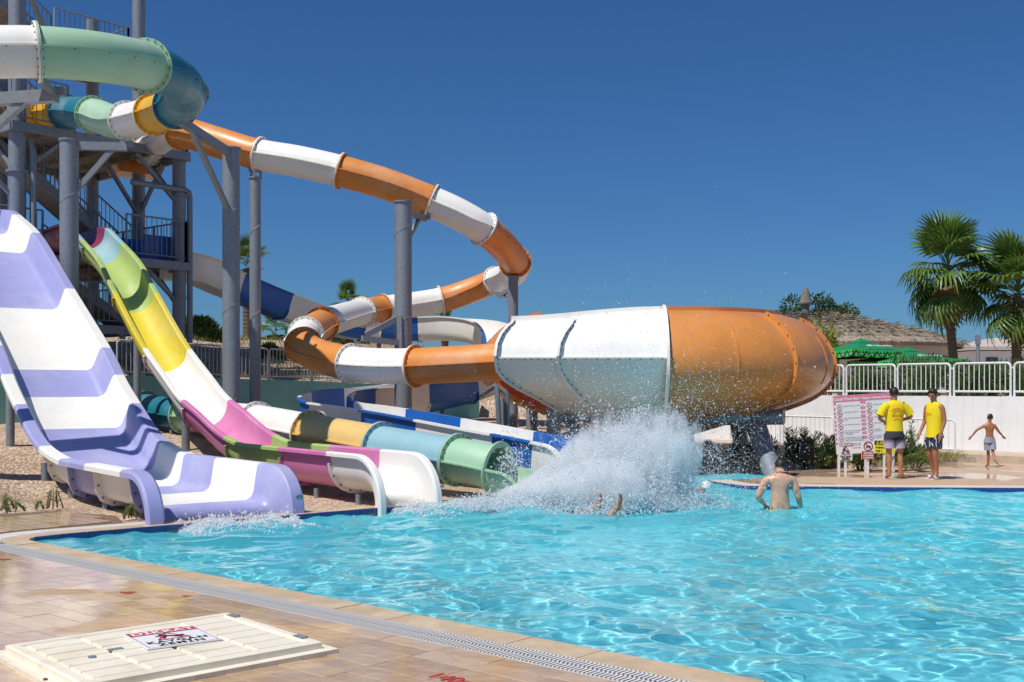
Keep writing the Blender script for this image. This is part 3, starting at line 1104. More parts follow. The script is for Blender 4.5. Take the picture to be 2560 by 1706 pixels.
# --- wide lilac and white slide
wl, wr = Vector((-4.73, 14.55, 0)), Vector((-2.94, 15.98, 0))
rim1 = [(575, 1154), (503, 1142), (442, 1114), (408, 1078), (360, 1003), (326, 945), (292, 877), (200, 728), (119, 597), (66, 546), (39, 529)]
hw = (wr - wl).length / 2
prof1 = [(-hw, 0.43), (-hw, 0.50), (-hw + .03, 0.53), (-hw + .20, 0.535), (-hw + .24, 0.50), (-hw + .30, 0.12), (-hw + .34, 0.045), (-hw + .42, 0.0)]
prof1 = prof1 + [(0, 0)] + [(-a, b) for a, b in reversed(prof1)]
br1 = [19.5, 17.2, 15.4, 13.5, 10.9, 8.5, 7.6, 6.75, 5.1, 3.96, 2.74, 0.95, 0.0]
m1 = [WHITE, PURPLE, WHITE, PURPLE, WHITE, PURPLE, WHITE, PURPLE, WHITE, PURPLE, WHITE, PURPLE]
wide, fr1, sv1 = straight_chute('wide_slide', 'wide straight slide striped in lilac and white at the left of the pool', wl, wr, UH, rim1, 0.5, 0.13, 0.55, prof1, (4, 13), br1, m1, [(17.6, 6.45), (19.5, 6.5)])
chute_sections(wide, fr1, sv1, br1, m1, prof1, (4, 13), rib=0.13, bolt_r=0.02)
for s_, rr in ((1.3, 0.06), (2.9, 0.06), (4.6, 0.075), (6.2, 0.075), (8.6, 0.08), (11.5, 0.09), (14.6, 0.09)):
    for sg in (-0.75, 0.75):
        p = (wl + wr) / 2 + (wr - wl).normalized() * sg + UH * s_
        i = int(np.argmin(abs(np.array(sv1) - s_)))
        zt = fr1[i][0].z - 0.30 if s_ > 6 else fr1[i][0].z - 0.08
        MB().tube([(p.x, p.y, gz(p.x, p.y) - 0.3), (p.x, p.y, zt)], rr, 12).build('support_leg', STEEL, wide)
bd = MB(); ctr = wr + Vector((0.0, 0, 0.36)) + UH * 0.015 - (wr - wl).normalized() * 0.12
# --- half pipe slide
hl, hr = Vector((-1.94, 16.55, 0)), Vector((-1.05, 17.24, 0))
rim2 = [(842, 1123), (771, 1116), (700, 1088), (624, 1025), (587, 995), (548, 945), (483, 856), (397, 707), (364, 653), (310, 597), (288, 577), (271, 569)]
hw2 = (hr - hl).length / 2
prof2 = [(-hw2, 0.53), (-hw2, 0.58), (-hw2 + .02, 0.60), (-hw2 + .10, 0.60), (-hw2 + .13, 0.57)]
ri_ = hw2 - 0.13
for k in range(0, 13):
    a = math.pi + math.pi * k / 12
    prof2.append((ri_ * math.cos(a), 0.42 + 0.42 * math.sin(a) if True else 0))
prof2 += [(-a, b) for a, b in reversed(prof2[:5])]
br2 = [21.5, 16.9, 15.4, 13.6, 11.2, 8.6, 6.5, 3.9, 2.75, 1.5, 0.0]


def k_s(px_, X0, Y0):
    k = (px_ - CX) / F
    return (X0 - k * Y0) / (k * UH.y - UH.x)


sb = [k_s(p, hr.x, hr.y) for p in (961, 842, 693, 587, 481, 399, 314, 288)]
br2 = [sb[7] + 3.2, sb[7] + 1.6, sb[6], sb[5], sb[4], sb[3], sb[2], sb[1], sb[0], 0.0]
m2 = [MAROON, SKYB, LIME, YELLOW, WHITE, PINK, LIME, PINK, WHITE]
br2 = [sb[7] + 4.0, sb[7] + 0.5, sb[6], sb[5], sb[4], sb[3], sb[2], sb[1], sb[0], 0.0]
hp, fr2, sv2 = straight_chute('half_pipe_slide', 'steep half pipe slide with pink, lime, yellow and white lengths', hl, hr, UH, rim2, 0.58, 0.17, 0.62, prof2, (5, 16), br2, m2, [(sb[7] + 1.6, 6.1), (sb[7] + 4.0, 6.05)])
chute_sections(hp, fr2, sv2, br2, m2, prof2, (5, 18), rib=0.10, bolt_r=0.02)
for s_, rr in ((1.2, 0.045), (2.6, 0.045), (4.2, 0.06), (6.4, 0.075), (9.0, 0.09), (12.0, 0.09)):
    p = (hl + hr) / 2 + UH * s_
    i = int(np.argmin(abs(np.array(sv2) - s_)))
    zt = fr2[i][0].z - 0.30 if s_ > 5 else fr2[i][0].z - 0.07
    for sg in ((-0.25, 0.25) if s_ < 5 else (0,)):
        q = p + (hr - hl).normalized() * sg
        MB().tube([(q.x, q.y, gz(q.x, q.y) - 0.3), (q.x, q.y, zt)], rr, 12).build('support_leg', STEEL, hp)


def emblem(root, c, n, sz=0.085):
    """oval maker's badge on the outside of the slide end: ring, initial ring, two bars"""
    n = n.normalized(); ax = n.cross(Z).normalized() * -1; ay = Z
    mb = MB()
    N_ = 20
    o = [c + n * 0.004 + ax * (sz * 1.5 * math.cos(2 * math.pi * k / N_)) + ay * (sz * math.sin(2 * math.pi * k / N_)) for k in range(N_)]
    mb.add(o + [p + n * 0.004 for p in o], [tuple(N_ + k for k in range(N_))] + [(k, (k + 1) % N_, N_ + (k + 1) % N_, N_ + k) for k in range(N_)])
    e = mb.build('badge', pm('badge_grey', '#7d93a8', rough=0.4), root)
    m2_ = MB()
    for s0, s1 in ((0.98, 0.9), (0.42, 0.32)):
        a = [c + n * 0.011 + ax * (sz * (1.5 if s0 > .5 else 1) * s0 * math.cos(2 * math.pi * k / N_)) + ay * (sz * s0 * math.sin(2 * math.pi * k / N_) + (0.1 * sz if s0 < .5 else 0)) for k in range(N_)]
        b = [c + n * 0.011 + ax * (sz * (1.5 if s0 > .5 else 1) * s1 * math.cos(2 * math.pi * k / N_)) + ay * (sz * s1 * math.sin(2 * math.pi * k / N_) + (0.1 * sz if s0 < .5 else 0)) for k in range(N_)]
        m2_.strip(a, b, close=True)
    m2_.box(c + n * 0.011 - ay * sz * 0.5, (sz * 1.7, sz * 0.16, 0.002), ax, ay, n)
    m2_.build('badge_print', pm('badge_white', '#d5dbe0', rough=0.4), e, smooth=False)


fdir = -UH
emblem(wide, wr + fdir * 0.05 - (wr - wl).normalized() * 0.13 + Z * 0.24, fdir, 0.042)
emblem(hp, hr + fdir * 0.045 - (hr - hl).normalized() * 0.065 + Z * 0.28, fdir, 0.024)

# --- low closed tube with open mouth
low_pts = [P(1246, 1172, 18.35), P(1154, 1152, 18.8), P(945, 1115, 20.3), P(779, 1083, 22.0), P(640, 1056, 24.0), P(545, 1046, 25.7), P(459, 1038, 26.6), P(357, 1022, 28.0), P(240, 1010, 29.2)]
low, lp, lpar = tube_slide('tube_slide', 'low closed tube slide in mint, blue, amber and white ending at the pool', low_pts, 0.375, [0.0, 1.0, 2.0, 3.0, 4.0, 5.1, 6.0, 7.0, 8.0], [MINT, SKYB, AMBER, WHITE, WHITE, MINT, TEAL, GOLD], flange=0.08)
# open runout lip below the mouth
t0_ = (lp[0] - lp[2]).normalized(); th_ = Vector((t0_.x, t0_.y, 0)).normalized(); sd_ = th_.cross(Z)
lipc = lp[0] - Z * 0.375
arc = [(0.385 * math.cos(math.pi + math.pi * k / 14), 0.385 + 0.385 * math.sin(math.pi + math.pi * k / 14)) for k in range(15)]
lipp = [(-0.47, 0.37), (-0.47, 0.40), (-0.385, 0.40)] + arc[1:-1] + [(0.385, 0.40), (0.47, 0.40), (0.47, 0.37)]
lpts = [lipc - t0_ * 0.02, lipc + th_ * 0.12 - Z * 0.02, lipc + th_ * 0.22 - Z * 0.03]
for a in range(15, 91, 15):
    lpts.append(lipc + th_ * (0.22 + 0.12 * math.sin(R(a))) + Z * (-0.03 - 0.12 + 0.12 * math.cos(R(a))))
lpts.append(lpts[-1] - Z * 0.4)
lf = [frame_at(lpts, i, sd_) for i in range(len(lpts))]
lo_ = offset_profile(lipp, 0.03)
MB().sweep(list(lipp) + list(reversed(lo_)), lf).build('runout_lip', MINT, low, angle=45)
for i_ in (10, 24, 38, 52):
    p = lp[min(i_, len(lp) - 1)]
    for sg in (-0.22, 0.22):
        MB().tube([(p.x + sg * .8, p.y + sg * .6, gz(p.x, p.y) - .3), (p.x + sg * .8, p.y + sg * .6, p.z - 0.36)], 0.04, 8).build('support_leg', STEEL, low)

# --- long orange and white tube that feeds the bowl
op = [P(330, 392, 34.5), P(372, 374, 33.2), P(405, 345, 31.2), P(453, 331, 29.6), P(545, 357, 29.0), P(640, 386, 28.7), P(750, 405, 28.5), P(862, 431, 28.4), P(968, 462, 28.4), P(1069, 501, 28.5), P(1145, 535, 28.5), P(1215, 577, 28.7),
      P(1262, 620, 29.8), P(1287, 655, 31.6), P(1284, 683, 33.8), P(1238, 703, 35.4), P(1175, 728, 35.8), P(1110, 749, 35.8), P(1035, 762, 35.5), P(958, 772, 35.0), P(903, 781, 34.0), P(850, 795, 32.0), P(803, 812, 29.9), P(764, 838, 28.4), P(757, 862, 27.5), P(792, 888, 26.7), P(870, 908, 25.9), P(945, 915, 25.2), P(1030, 916, 24.7), P(1140, 911, 24.2), P(1310, 902, 23.55)]
otube, opath, opar = tube_slide('tube_slide', 'long orange and white tube slide curving from the tower to the bowl', op, 0.40,
                                [0, 1, 3, 5, 7, 9, 11, 13, 15, 17, 19, 20, 22, 23.0, 24.2, 26, 28, 30],
                                [ORANGE, WHITE, ORANGE, WHITE, ORANGE, WHITE, ORANGE, WHITE, ORANGE, WHITE, ORANGE, WHITE, ORANGE, WHITE, ORANGE, WHITE, ORANGE], per=10)
# --- upper mint and teal tube leaving the tower
up_ = [P(120, 284, 30.6), P(178, 281, 29.3), P(237, 288, 27.9), P(282, 304, 27.0), P(322, 302, 26.3), P(384, 287, 25.2), P(428, 272, 24.2), P(454, 256, 23.2), P(463, 230, 22.0), P(437, 196, 20.7), P(368, 166, 19.3), P(280, 148, 18.4), P(190, 137, 17.85), P(97, 131, 17.55), P(0, 131, 17.32), P(-110, 136, 17.1), P(-240, 148, 17.0)]
utube, upath, upar = tube_slide('tube_slide', 'upper tube slide in mint, teal, yellow and white leaving the frame top left', up_, 0.40,
                                [0, 0.8, 2.0, 4.0, 5.0, 6.2, 10.0, 13.0, 16], [GOLD, TEAL, MINT, WHITE, GOLD, TEAL, MINT, WHITE], per=12)
# start box of that tube on the upper deck
bx0 = P(118, 286, 30.7)
sbm = MB()
d_ = (up_[1] - up_[0]).normalized(); d_.z = 0; d_.normalize(); s_d = Vector((-d_.y, d_.x, 0))
outl = [(-0.62, -0.55), (0.62, -0.55), (0.74, -0.3), (0.74, 0.45), (0.5, 0.62), (-0.5, 0.62), (-0.74, 0.45), (-0.74, -0.3)]
sbm.sweep(outl, [(bx0 - d_ * 1.0, s_d, Z), (bx0 + d_ * 0.05, s_d, Z)])
sbm.build('start_tub', GOLD, utube, smooth=False)
bx1 = P(352, 388, 33.8)
d_ = (op[1] - op[0]).normalized(); d_.z = 0; d_.normalize(); s_d = Vector((-d_.y, d_.x, 0))
MB().sweep(outl, [(bx1 - d_ * 1.0, s_d, Z), (bx1, s_d, Z)]).build('start_tub', ORANGE, otube, smooth=False)

# --- blue and white open flume winding behind
fp = [P(395, 668, 33.6), P(475, 672, 34.0), P(560, 708, 35.0), P(690, 762, 36.2), P(800, 800, 37.2), P(890, 820, 38.0), P(1000, 826, 38.4), P(1130, 824, 38.2), P(1222, 838, 37.0), P(1258, 885, 35.2), P(1240, 935, 33.2), P(1160, 970, 31.4), P(1060, 992, 29.8), P(950, 1008, 28.5), P(860, 1016, 27.4),
      P(812, 1034, 26.2), P(826, 1050, 25.2), P(900, 1062, 24.2), P(1000, 1080, 22.9), P(1120, 1105, 21.6), P(1240, 1130, 20.5), P(1340, 1150, 19.8), P(1412, 1166, 19.3)]
path, par = catmull(fp, 10)
path, par = resample(path, par, 0.2)
# end lip over the pool
tt = (path[-1] - path[-3]).normalized(); th2 = Vector((tt.x, tt.y, 0)).normalized()
e0 = path[-1]; lastp = par[-1]
for a in range(15, 91, 15):
    path.append(e0 + th2 * (0.15 * math.sin(R(a))) + Z * (-0.15 + 0.15 * math.cos(R(a)))); par.append(lastp + 0.3 * a / 90)
path.append(path[-1] - Z * 0.5); par.append(lastp + 0.4)
ff = []
for i in range(len(path)):
    if i >= len(path) - 8:
        ff.append(frame_at(path, i, th2.cross(Z)))
    else:
        ff.append(frame_at(path, i))
flume = thing('open_flume', 'open blue and white trough slide winding behind the tubes', 'water slide', (fp[0].x, fp[0].y, 0))
hwf = 0.52
pf = [(-hwf - .1, 0.72), (-hwf - .1, 0.76), (-hwf, 0.76)] + [(hwf * math.cos(math.pi + math.pi * k / 12) * (1.0), 0.40 + 0.62 * max(-0.65, math.sin(math.pi + math.pi * k / 12))) for k in range(1, 12)] + [(hwf, 0.76), (hwf + .1, 0.76), (hwf + .1, 0.72)]
pf = [(u, v - 0.35) for u, v in pf]
fb = [0, 2.2, 3.15, 4.3, 5.2, 5.6, 6.4, 8.4, 9.6, 11.0, 12.2, 13.6, 14.5, 15.2, 16.0, 17.6, 18.8, 20.3, 21.6, 22.4]
fmats = [WHITE, BLUE, WHITE, BLUE, WHITE, BLUE, WHITE, BLUE, WHITE, BLUE, WHITE, BLUE, WHITE, BLUE, WHITE, BLUE, WHITE, BLUE, WHITE]
chute_sections(flume, ff, par, fb, fmats, pf, (3, len(pf) - 3), rib=0.09, bolt_r=0.016)
for i_ in (40, 70, 98, 118, 130, 142, 156, 170):
    if i_ < len(path) - 12:
        p = path[i_]
        MB().tube([(p.x, p.y, gz(p.x, p.y) - .3), (p.x, p.y, p.z - 0.38)], 0.07, 10).build('support_leg', DSTEEL, flume)

# --- bowl
BC = Vector((3.40, 27.0, 0))
bprof = [(3.02, 3.53), (3.02, 3.44), (3.12, 3.44), (3.40, 3.35), (3.68, 3.19), (3.92, 2.95), (4.09, 2.68), (4.18, 2.40), (4.17, 2.12), (4.05, 1.86), (3.78, 1.62), (3.35, 1.42), (2.70, 1.20), (1.9, 0.95), (1.1, 0.70), (0.55, 0.52), (0.5, 0.30)]
bfine = bprof[:2] + [(p.x, p.y) for p in catmull([Vector((r, z, 0)) for r, z in bprof[2:]], 3)[0]]
bowl = thing('slide_bowl', 'huge orange and white slide bowl above the far pool edge', 'slide bowl', BC)


def prof_normals(prof):
    out = []
    for i in range(len(prof)):
        a = Vector(prof[max(i - 1, 0)]); b = Vector(prof[min(i + 1, len(prof) - 1)])
        tt_ = (b - a).normalized()
        out.append(Vector((-tt_.y, tt_.x)))
    return out


def rib_arc(mb, phi, prof, h=0.09, w=0.05):
    d = Vector((math.cos(phi), math.sin(phi), 0)); s_ = Vector((-d.y, d.x, 0))
    pts_ = []
    for (r, z), nrm in zip(prof, prof_normals(prof)):
        pts_.append((BC + d * (r - nrm.x * .01) + Z * (z - nrm.y * .01), BC + d * (r + nrm.x * h) + Z * (z + nrm.y * h)))
    for q in (-w / 2, w / 2):
        mb.strip([p[0] + s_ * q for p in pts_], [p[1] + s_ * q for p in pts_])
    mb.strip([p[1] - s_ * w / 2 for p in pts_], [p[1] + s_ * w / 2 for p in pts_])
    return mb


angs = [-93, -52, -10, 33, 76, 119, 162, 205]
for a, b in zip(angs[:-1], angs[1:]):
    sec = MB().lathe(bfine, BC, 20, R(a), R(b)).build('bowl_panel', ORANGE2, bowl, angle=30)
    rb = MB()
    rib_arc(rb, R(b), bfine[5:36], 0.10, 0.05)
    rb.build('flange', ORANGE2, sec, angle=30)
    r2_ = MB(); rib_arc(r2_, R((a + b) / 2), bfine[11:24], 0.018, 0.045); r2_.build('raised_rib', ORANGE2, sec, angle=30)
    bo = MB()
    fp_ = bfine[5:36]
    for (r, z), nrm in list(zip(fp_, prof_normals(fp_)))[1::3]:
        for sg in (-1, 1):
            an = R(b); dd_ = Vector((math.cos(an), math.sin(an), 0))
            bo.octa(BC + dd_ * (r + nrm.x * .06) + Z * (z + nrm.y * .06) + Vector((-dd_.y, dd_.x, 0)) * sg * .034, 0.02)
    x = bo.build('bolts', BOLT, sec, smooth=False); x['kind'] = 'stuff'
# white entry panels: the front is drawn out straight to meet the tube
ex = 3.78
eprof = [(3.02, 3.32), (3.02, 3.20), (3.10, 3.20), (3.36, 3.14), (3.62, 3.04), (3.84, 2.88), (4.0, 2.68), (4.07, 2.40), (3.94, 2.16), (3.80, 1.96), (3.58, 1.78), (3.28, 1.60), (2.92, 1.42), (2.6, 1.25), (2.3, 1.12), (2.1, 1.04), (2.0, 1.0)]
a0 = R(-93)
wprof = bprof[:8] + [(4.06, 2.14), (3.86, 1.90), (3.60, 1.66), (3.22, 1.44)] + bprof[12:]


def white_col(f_):
    s_ = ex * f_
    g = f_ * f_ * (3 - 2 * f_)
    out = []
    for (r, z), (r2, z2) in zip(wprof, eprof):
        rr = r * (1 - g) + r2 * g; zz = z * (1 - g) + z2 * g
        # low part of the cone turns with the bowl instead of running straight on
        d0 = Vector((math.cos(a0 - f_ * R(52)), math.sin(a0 - f_ * R(52)), 0))
        circ_p = BC + d0 * r + Z * z
        tq_ = (z - 2.35) / 0.8
        st = Vector((BC.x + math.cos(a0) * r * (1 - f_) - s_ * (1 - (0.06 if tq_ > 0 else 0.17) * min(1.6, tq_ * tq_) * f_), BC.y - rr, zz))
        w_ = smooth(np.array((z - 1.0) / 0.7)) if z < 1.7 else 1.0
        out.append(circ_p.lerp(st, float(w_)))
    return out


def white_panel(f0, f1, nseg):
    mb = MB()
    cols = [white_col(f0 + (f1 - f0) * i / nseg) for i in range(nseg + 1)]
    for c0, c1 in zip(cols[:-1], cols[1:]):
        mb.strip(c0, c1)
    return mb


fsplit = 0.62
for f0, f1, nn in ((0.0, fsplit, 10), (fsplit, 1.0, 6)):
    sec = white_panel(f0, f1, nn).build('bowl_panel', WHITE, bowl, angle=30)
    sec['label'] = 'white bowl panel'
    fl = MB(); bo = MB()
    col = white_col(f1)
    wav = [0.0, 0.02, 0.05, 0.12, 0.10, 0.02, -0.04, -0.06, -0.04, 0.02, 0.08, 0.1, 0.14, 0.16, 0.16, 0.16, 0.16] if f1 < 1 else [0] * 17
    A_ = [p + Vector((wv * 1.2, 0, 0)) for p, wv in zip(col, wav)]
    for q in (0.0, 0.055):
        A2 = [p + Vector((q, 0, 0)) for p in A_]
        O2 = [p + Vector((q, -0.11, 0.03 if p.z > 2.4 else -0.04)) for p in A_]
        fl.strip(A2[1:14], O2[1:14])
    fl.strip([p + Vector((0, -0.11, 0.03 if p.z > 2.4 else -0.04)) for p in A_][1:14], [p + Vector((0.055, -0.11, 0.03 if p.z > 2.4 else -0.04)) for p in A_][1:14])
    fl.build('flange', WHITE, sec, angle=30)
    fine, _ = catmull(A_[2:13], 2)
    for p in fine:
        bo.octa(p + Vector((0.08, -0.06, 0)), 0.02)
    # horizontal joint at the seam
    sm = MB()
    cs_ = [white_col(f0 + (f1 - f0) * i / 10)[7] for i in range(11)]
    sm.strip([p + Vector((0, 0.01, 0.015)) for p in cs_], [p + Vector((0, -0.05, 0.015)) for p in cs_])
    sm.strip([p + Vector((0, 0.01, -0.015)) for p in cs_], [p + Vector((0, -0.05, -0.015)) for p in cs_])
    sm.strip([p + Vector((0, -0.05, 0.015)) for p in cs_], [p + Vector((0, -0.05, -0.015)) for p in cs_])
    sm.build('seam_strip', WHITE, sec, smooth=False)
    c2, _ = catmull(cs_, 1)
    for p in c2: bo.octa(p + Vector((0.1, -0.035, -0.03)), 0.02)
    x = bo.build('bolts', BOLT, sec, smooth=False); x['kind'] = 'stuff'
rb = MB(); rib_arc(rb, a0, bprof[2:13], 0.12, 0.06); rb.build('flange', WHITE, bowl, angle=30)
# end plate that closes the drawn-out front and takes the tube
col = white_col(1.0)
back = [Vector((p.x - 0.0, BC.y - 1.75 - 0.0 * i, p.z)) for i, p in enumerate(col)]
ep = MB(); ep.strip(col[1:], back[1:]); ep.build('end_plate', ORANGE2, bowl, smooth=False)
# remaining orange quarter behind the plate
sec = MB().lathe(bprof, BC, 6, R(-155), R(-154.9 + 0)).build('bowl_panel', ORANGE2, bowl, angle=30) if False else None
# steel under-structure
beam = MB(); beam.tube([(BC.x - 2.6, 25.3, 1.13), (BC.x + 2.2, 24.9, 1.13)], 0.16, 10); beam.build('bowl_beam', DSTEEL, bowl)
beam = MB(); beam.tube([P(1700, 1046, 25.6), P(1960, 1043, 24.6)], 0.17, 12); beam.build('bowl_beam', DSTEEL, bowl)
MB().tube([P(1885, 1050, 25.0), P(1948, 1195, 23.0) - Z * 0.3], [0.23, 0.20], 12).build('bowl_leg', DSTEEL, bowl)
MB().tube([P(1845, 1060, 27.5), P(1868, 1180, 26.3) - Z * 0.3], [0.2, 0.17], 12).build('bowl_leg', DSTEEL, bowl)
for px_, d__ in ((1384, 25.2), (1432, 25.4), (1330, 30.0), (1510, 27.5), (1720, 29.5)):
    q = P(px_, 1000, d__)
    MB().tube([(q.x, q.y, -0.5), (q.x, q.y, 1.35)], 0.16, 12).build('bowl_leg', DSTEEL, bowl)
for pp in ([P(1204, 988, 23.4), P(1228, 972, 22.7), P(1238, 964, 22.6), P(1242, 968, 22.6), P(1245, 1010, 22.6), P(1251, 1110, 22.6)], [P(1236, 966, 23.3), P(1250, 972, 22.8), P(1263, 980, 22.8), P(1267, 986, 22.8), P(1268, 1110, 22.8)]):
    MB().tube(pp, 0.055, 10).build('water_pipe', PVC, bowl)

# ================================================================ SUPPORT COLUMNS
def column(px_, top_y, d, r, label, arms=(), mat=None):
    top = P(px_, top_y, d)
    g = min(gz(top.x, top.y), 2.2) - 0.4
    root = thing('support_column', label, 'column', (top.x, top.y, g), 'grey steel columns carrying the slides')
    MB().tube([(top.x, top.y, g), (top.x, top.y, top.z)], r, 24).build('shaft', mat or STEEL, root)
    MB().tube([(top.x, top.y, top.z - 0.015), (top.x, top.y, top.z + 0.02)], r + 0.03, 24).build('cap', mat or STEEL, root)
    wl_ = MB()
    z = g + 1.0
    while z < top.z - 0.3:
        pts_ = [Vector((top.x + (r + 0.002) * math.cos(a), top.y + (r + 0.002) * math.sin(a), z + 0.42 * (a + math.pi) / math.pi)) for a in np.linspace(-math.pi, 0, 10)]
        wl_.tube(pts_, 0.008, 4)
        z += 2.2
    wl_.build('weld_seam', mat or STEEL, root)
    for (q, w, drop) in arms:
        q = Vector(q)
        st = Vector((top.x, top.y, q.z if abs(q.z - top.z) < 1.6 else top.z - 0.15))
        st.z = min(st.z, top.z - 0.12)
        MB().bar(st, q, w, w * 1.15).build('arm', STEEL, root, smooth=False)
        lo_q = Vector((top.x, top.y, st.z - drop))
        MB().bar(lo_q + (q - st) * 0.08, st.lerp(q, 0.78), w * 0.7, w * 0.7).build('brace', STEEL, root, smooth=False)
        MB().box(q + Z * 0.06, (0.28, 0.12, 0.14)).build('saddle', DSTEEL, root, smooth=False)
    return root


column(173, 352, 26.0, 0.21, 'stout grey column with a short arm, left of the tower stairs', [(P(318, 368, 26.2), 0.16, 1.1)])
column(578, 372, 26.0, 0.20, 'tall grey column with a long arm up to the teal tube end', [(P(444, 299, 23.6), 0.15, 1.3)])
column(638, 446, 28.7, 0.145, 'slim grey column right under an orange and white joint')
column(1008, 506, 27.0, 0.21, 'tall grey column in the middle, in front of the winding tubes', [(P(1062, 548, 28.3), 0.12, 0.8)])
column(1283, 692, 31.4, 0.14, 'grey column under the outermost bend of the orange tube', [(P(1250, 741, 34.6), 0.1, 0.5)])
# lower bracket of the middle column
cm = bpy.data.objects['support_column.003']
tq = P(1008, 800, 27.0)
for a, b in ((P(996, 795, 26.9), P(915, 838, 26.4)), (P(905, 846, 26.3), P(998, 858, 26.8)), (P(998, 790, 26.8), P(1000, 880, 26.8))):
    MB().bar(a, b, 0.12, 0.13).build('bracket', STEEL, cm, smooth=False)
# short saddles under the slim columns
for nm, q, d in (('support_column.002', P(640, 425, 28.7), 0.3), ('support_column.004', P(1284, 678, 31.4), 0.3)):
    MB().box(q, (0.34, 0.2, 0.08)).build('saddle', DSTEEL, bpy.data.objects[nm], smooth=False)
    for sg in (-0.12, 0.12):
        MB().bar(q + Vector((sg, 0, -0.25)), q + Vector((sg, 0, 0.02)), 0.05).build('saddle_leg', DSTEEL, bpy.data.objects[nm], smooth=False)
# ================================================================ STAIR TOWER
TA = Vector((-12.81, 29.0, 0)); TB = Vector((-9.72, 32.7, 0))
te = (TB - TA).normalized(); tn = Vector((-te.y, te.x, 0))
TL_ = (TB - TA).length
TM = Vector((-11.35, 34.05, 0))


def T(s, m, z):
    return TA + te * s + tn * m + Z * z


tower = thing('stair_tower', 'tall grey steel stair tower with decks and flights behind the left slides', 'stair tower', T(0, 0, 0))
for p, r, zt in ((T(0, 0, 0), 0.215, 15.5), (T(TL_, 0, 0), 0.19, 8.75), (TM, 0.19, 15.5), (T(TL_, 4.8, 0), 0.19, 13.5), (T(0, 4.8, 0), 0.2, 15.5), (T(1.9, 4.8, 0), 0.16, 13)):
    cl = MB().tube([(p.x, p.y, 0.2), (p.x, p.y, zt)], r, 20).build('column', DSTEEL, tower)
    for z in (7.35, 4.4, 12.0):
        if z < zt: MB().tube([(p.x, p.y, z), (p.x, p.y, z + 0.05)], r + 0.07, 20).build('collar', DSTEEL, cl)


def deck_plate(s0, s1, m0, m1, z, beams=5):
    pl_ = MB().box(T((s0 + s1) / 2, (m0 + m1) / 2, z - 0.02), (s1 - s0, m1 - m0, 0.05), te, tn, Z).build('deck', DECKSTEEL, tower, smooth=False)
    for (a, b) in ((T(s0, m0, z - .12), T(s1, m0, z - .12)), (T(s0, m1, z - .12), T(s1, m1, z - .12)), (T(s0, m0, z - .12), T(s0, m1, z - .12)), (T(s1, m0, z - .12), T(s1, m1, z - .12))):
        MB().bar(a, b, 0.09, 0.24).build('edge_beam', DSTEEL, pl_, smooth=False)
    for i in range(1, beams):
        s = s0 + (s1 - s0) * i / beams
        MB().bar(T(s, m0, z - .12), T(s, m1, z - .12), 0.07, 0.15).build('joist', DECKSTEEL, pl_, smooth=False)
    return pl_


deck_plate(-0.3, TL_ + 0.15, -0.3, 4.9, 8.62)
deck_plate(1.6, TL_ + 0.15, -0.25, 4.9, 5.42)
deck_plate(-0.3, 1.2, 1.0, 4.9, 5.42, 3)
deck_plate(0.8, TL_ - 0.6, 0.8, 4.6, 3.55, 4)
deck_plate(2.6, 5.0, 3.0, 5.0, 11.75, 3)


def railing(a, b, h=1.1, n=None, mat=DSTEEL, root=None):
    """post and baluster railing from a to b (feet), level or sloping"""
    a, b = Vector(a), Vector(b)
    L_ = (b - a).length
    rl = MB().tube([a + Z * h, b + Z * h], 0.026, 8).build('railing', mat, root or tower)
    MB().tube([a + Z * 0.14, b + Z * 0.14], 0.02, 6).build('lower_rail', mat, rl)
    for f_ in np.linspace(0, 1, max(2, int(L_ / 1.4) + 1)):
        p = a.lerp(b, float(f_)); MB().bar(p, p + Z * h, 0.05, 0.05).build('post', mat, rl, smooth=False)
    nb = MB()
    k = n or int(L_ / 0.16)
    for i in range(1, k):
        p = a.lerp(b, i / k)
        MB().bar(p + Z * 0.14, p + Z * h, 0.018, 0.018).build('baluster', mat, rl, smooth=False)
    return rl


def flight(p0, p1, w=0.95):
    """steel stair flight from top p0 to bottom p1, width across tn"""
    p0, p1 = Vector(p0), Vector(p1)
    n = max(3, int(abs(p0.z - p1.z) / 0.19))
    st = MB().bar(p0, p1, 0.05, 0.26).build('stair_flight', DSTEEL, tower, smooth=False)
    MB().bar(p0 + tn * w, p1 + tn * w, 0.05, 0.26).build('stringer', DSTEEL, st, smooth=False)
    for i in range(n):
        q = p0.lerp(p1, (i + 0.5) / n)
        MB().box(q + tn * w / 2 + Z * 0.02, (0.27, w - 0.04, 0.035), te, tn, Z).build('tread', DECKSTEEL, st, smooth=False)
    MB().bar(p0 + tn * w / 2 - Z * 0.1, p1 + tn * w / 2 - Z * 0.1, w - 0.06, 0.02).build('soffit', DECKSTEEL, st, smooth=False)
    railing(p0, p1, 1.05)
    railing(p0 + tn * w, p1 + tn * w, 1.05)


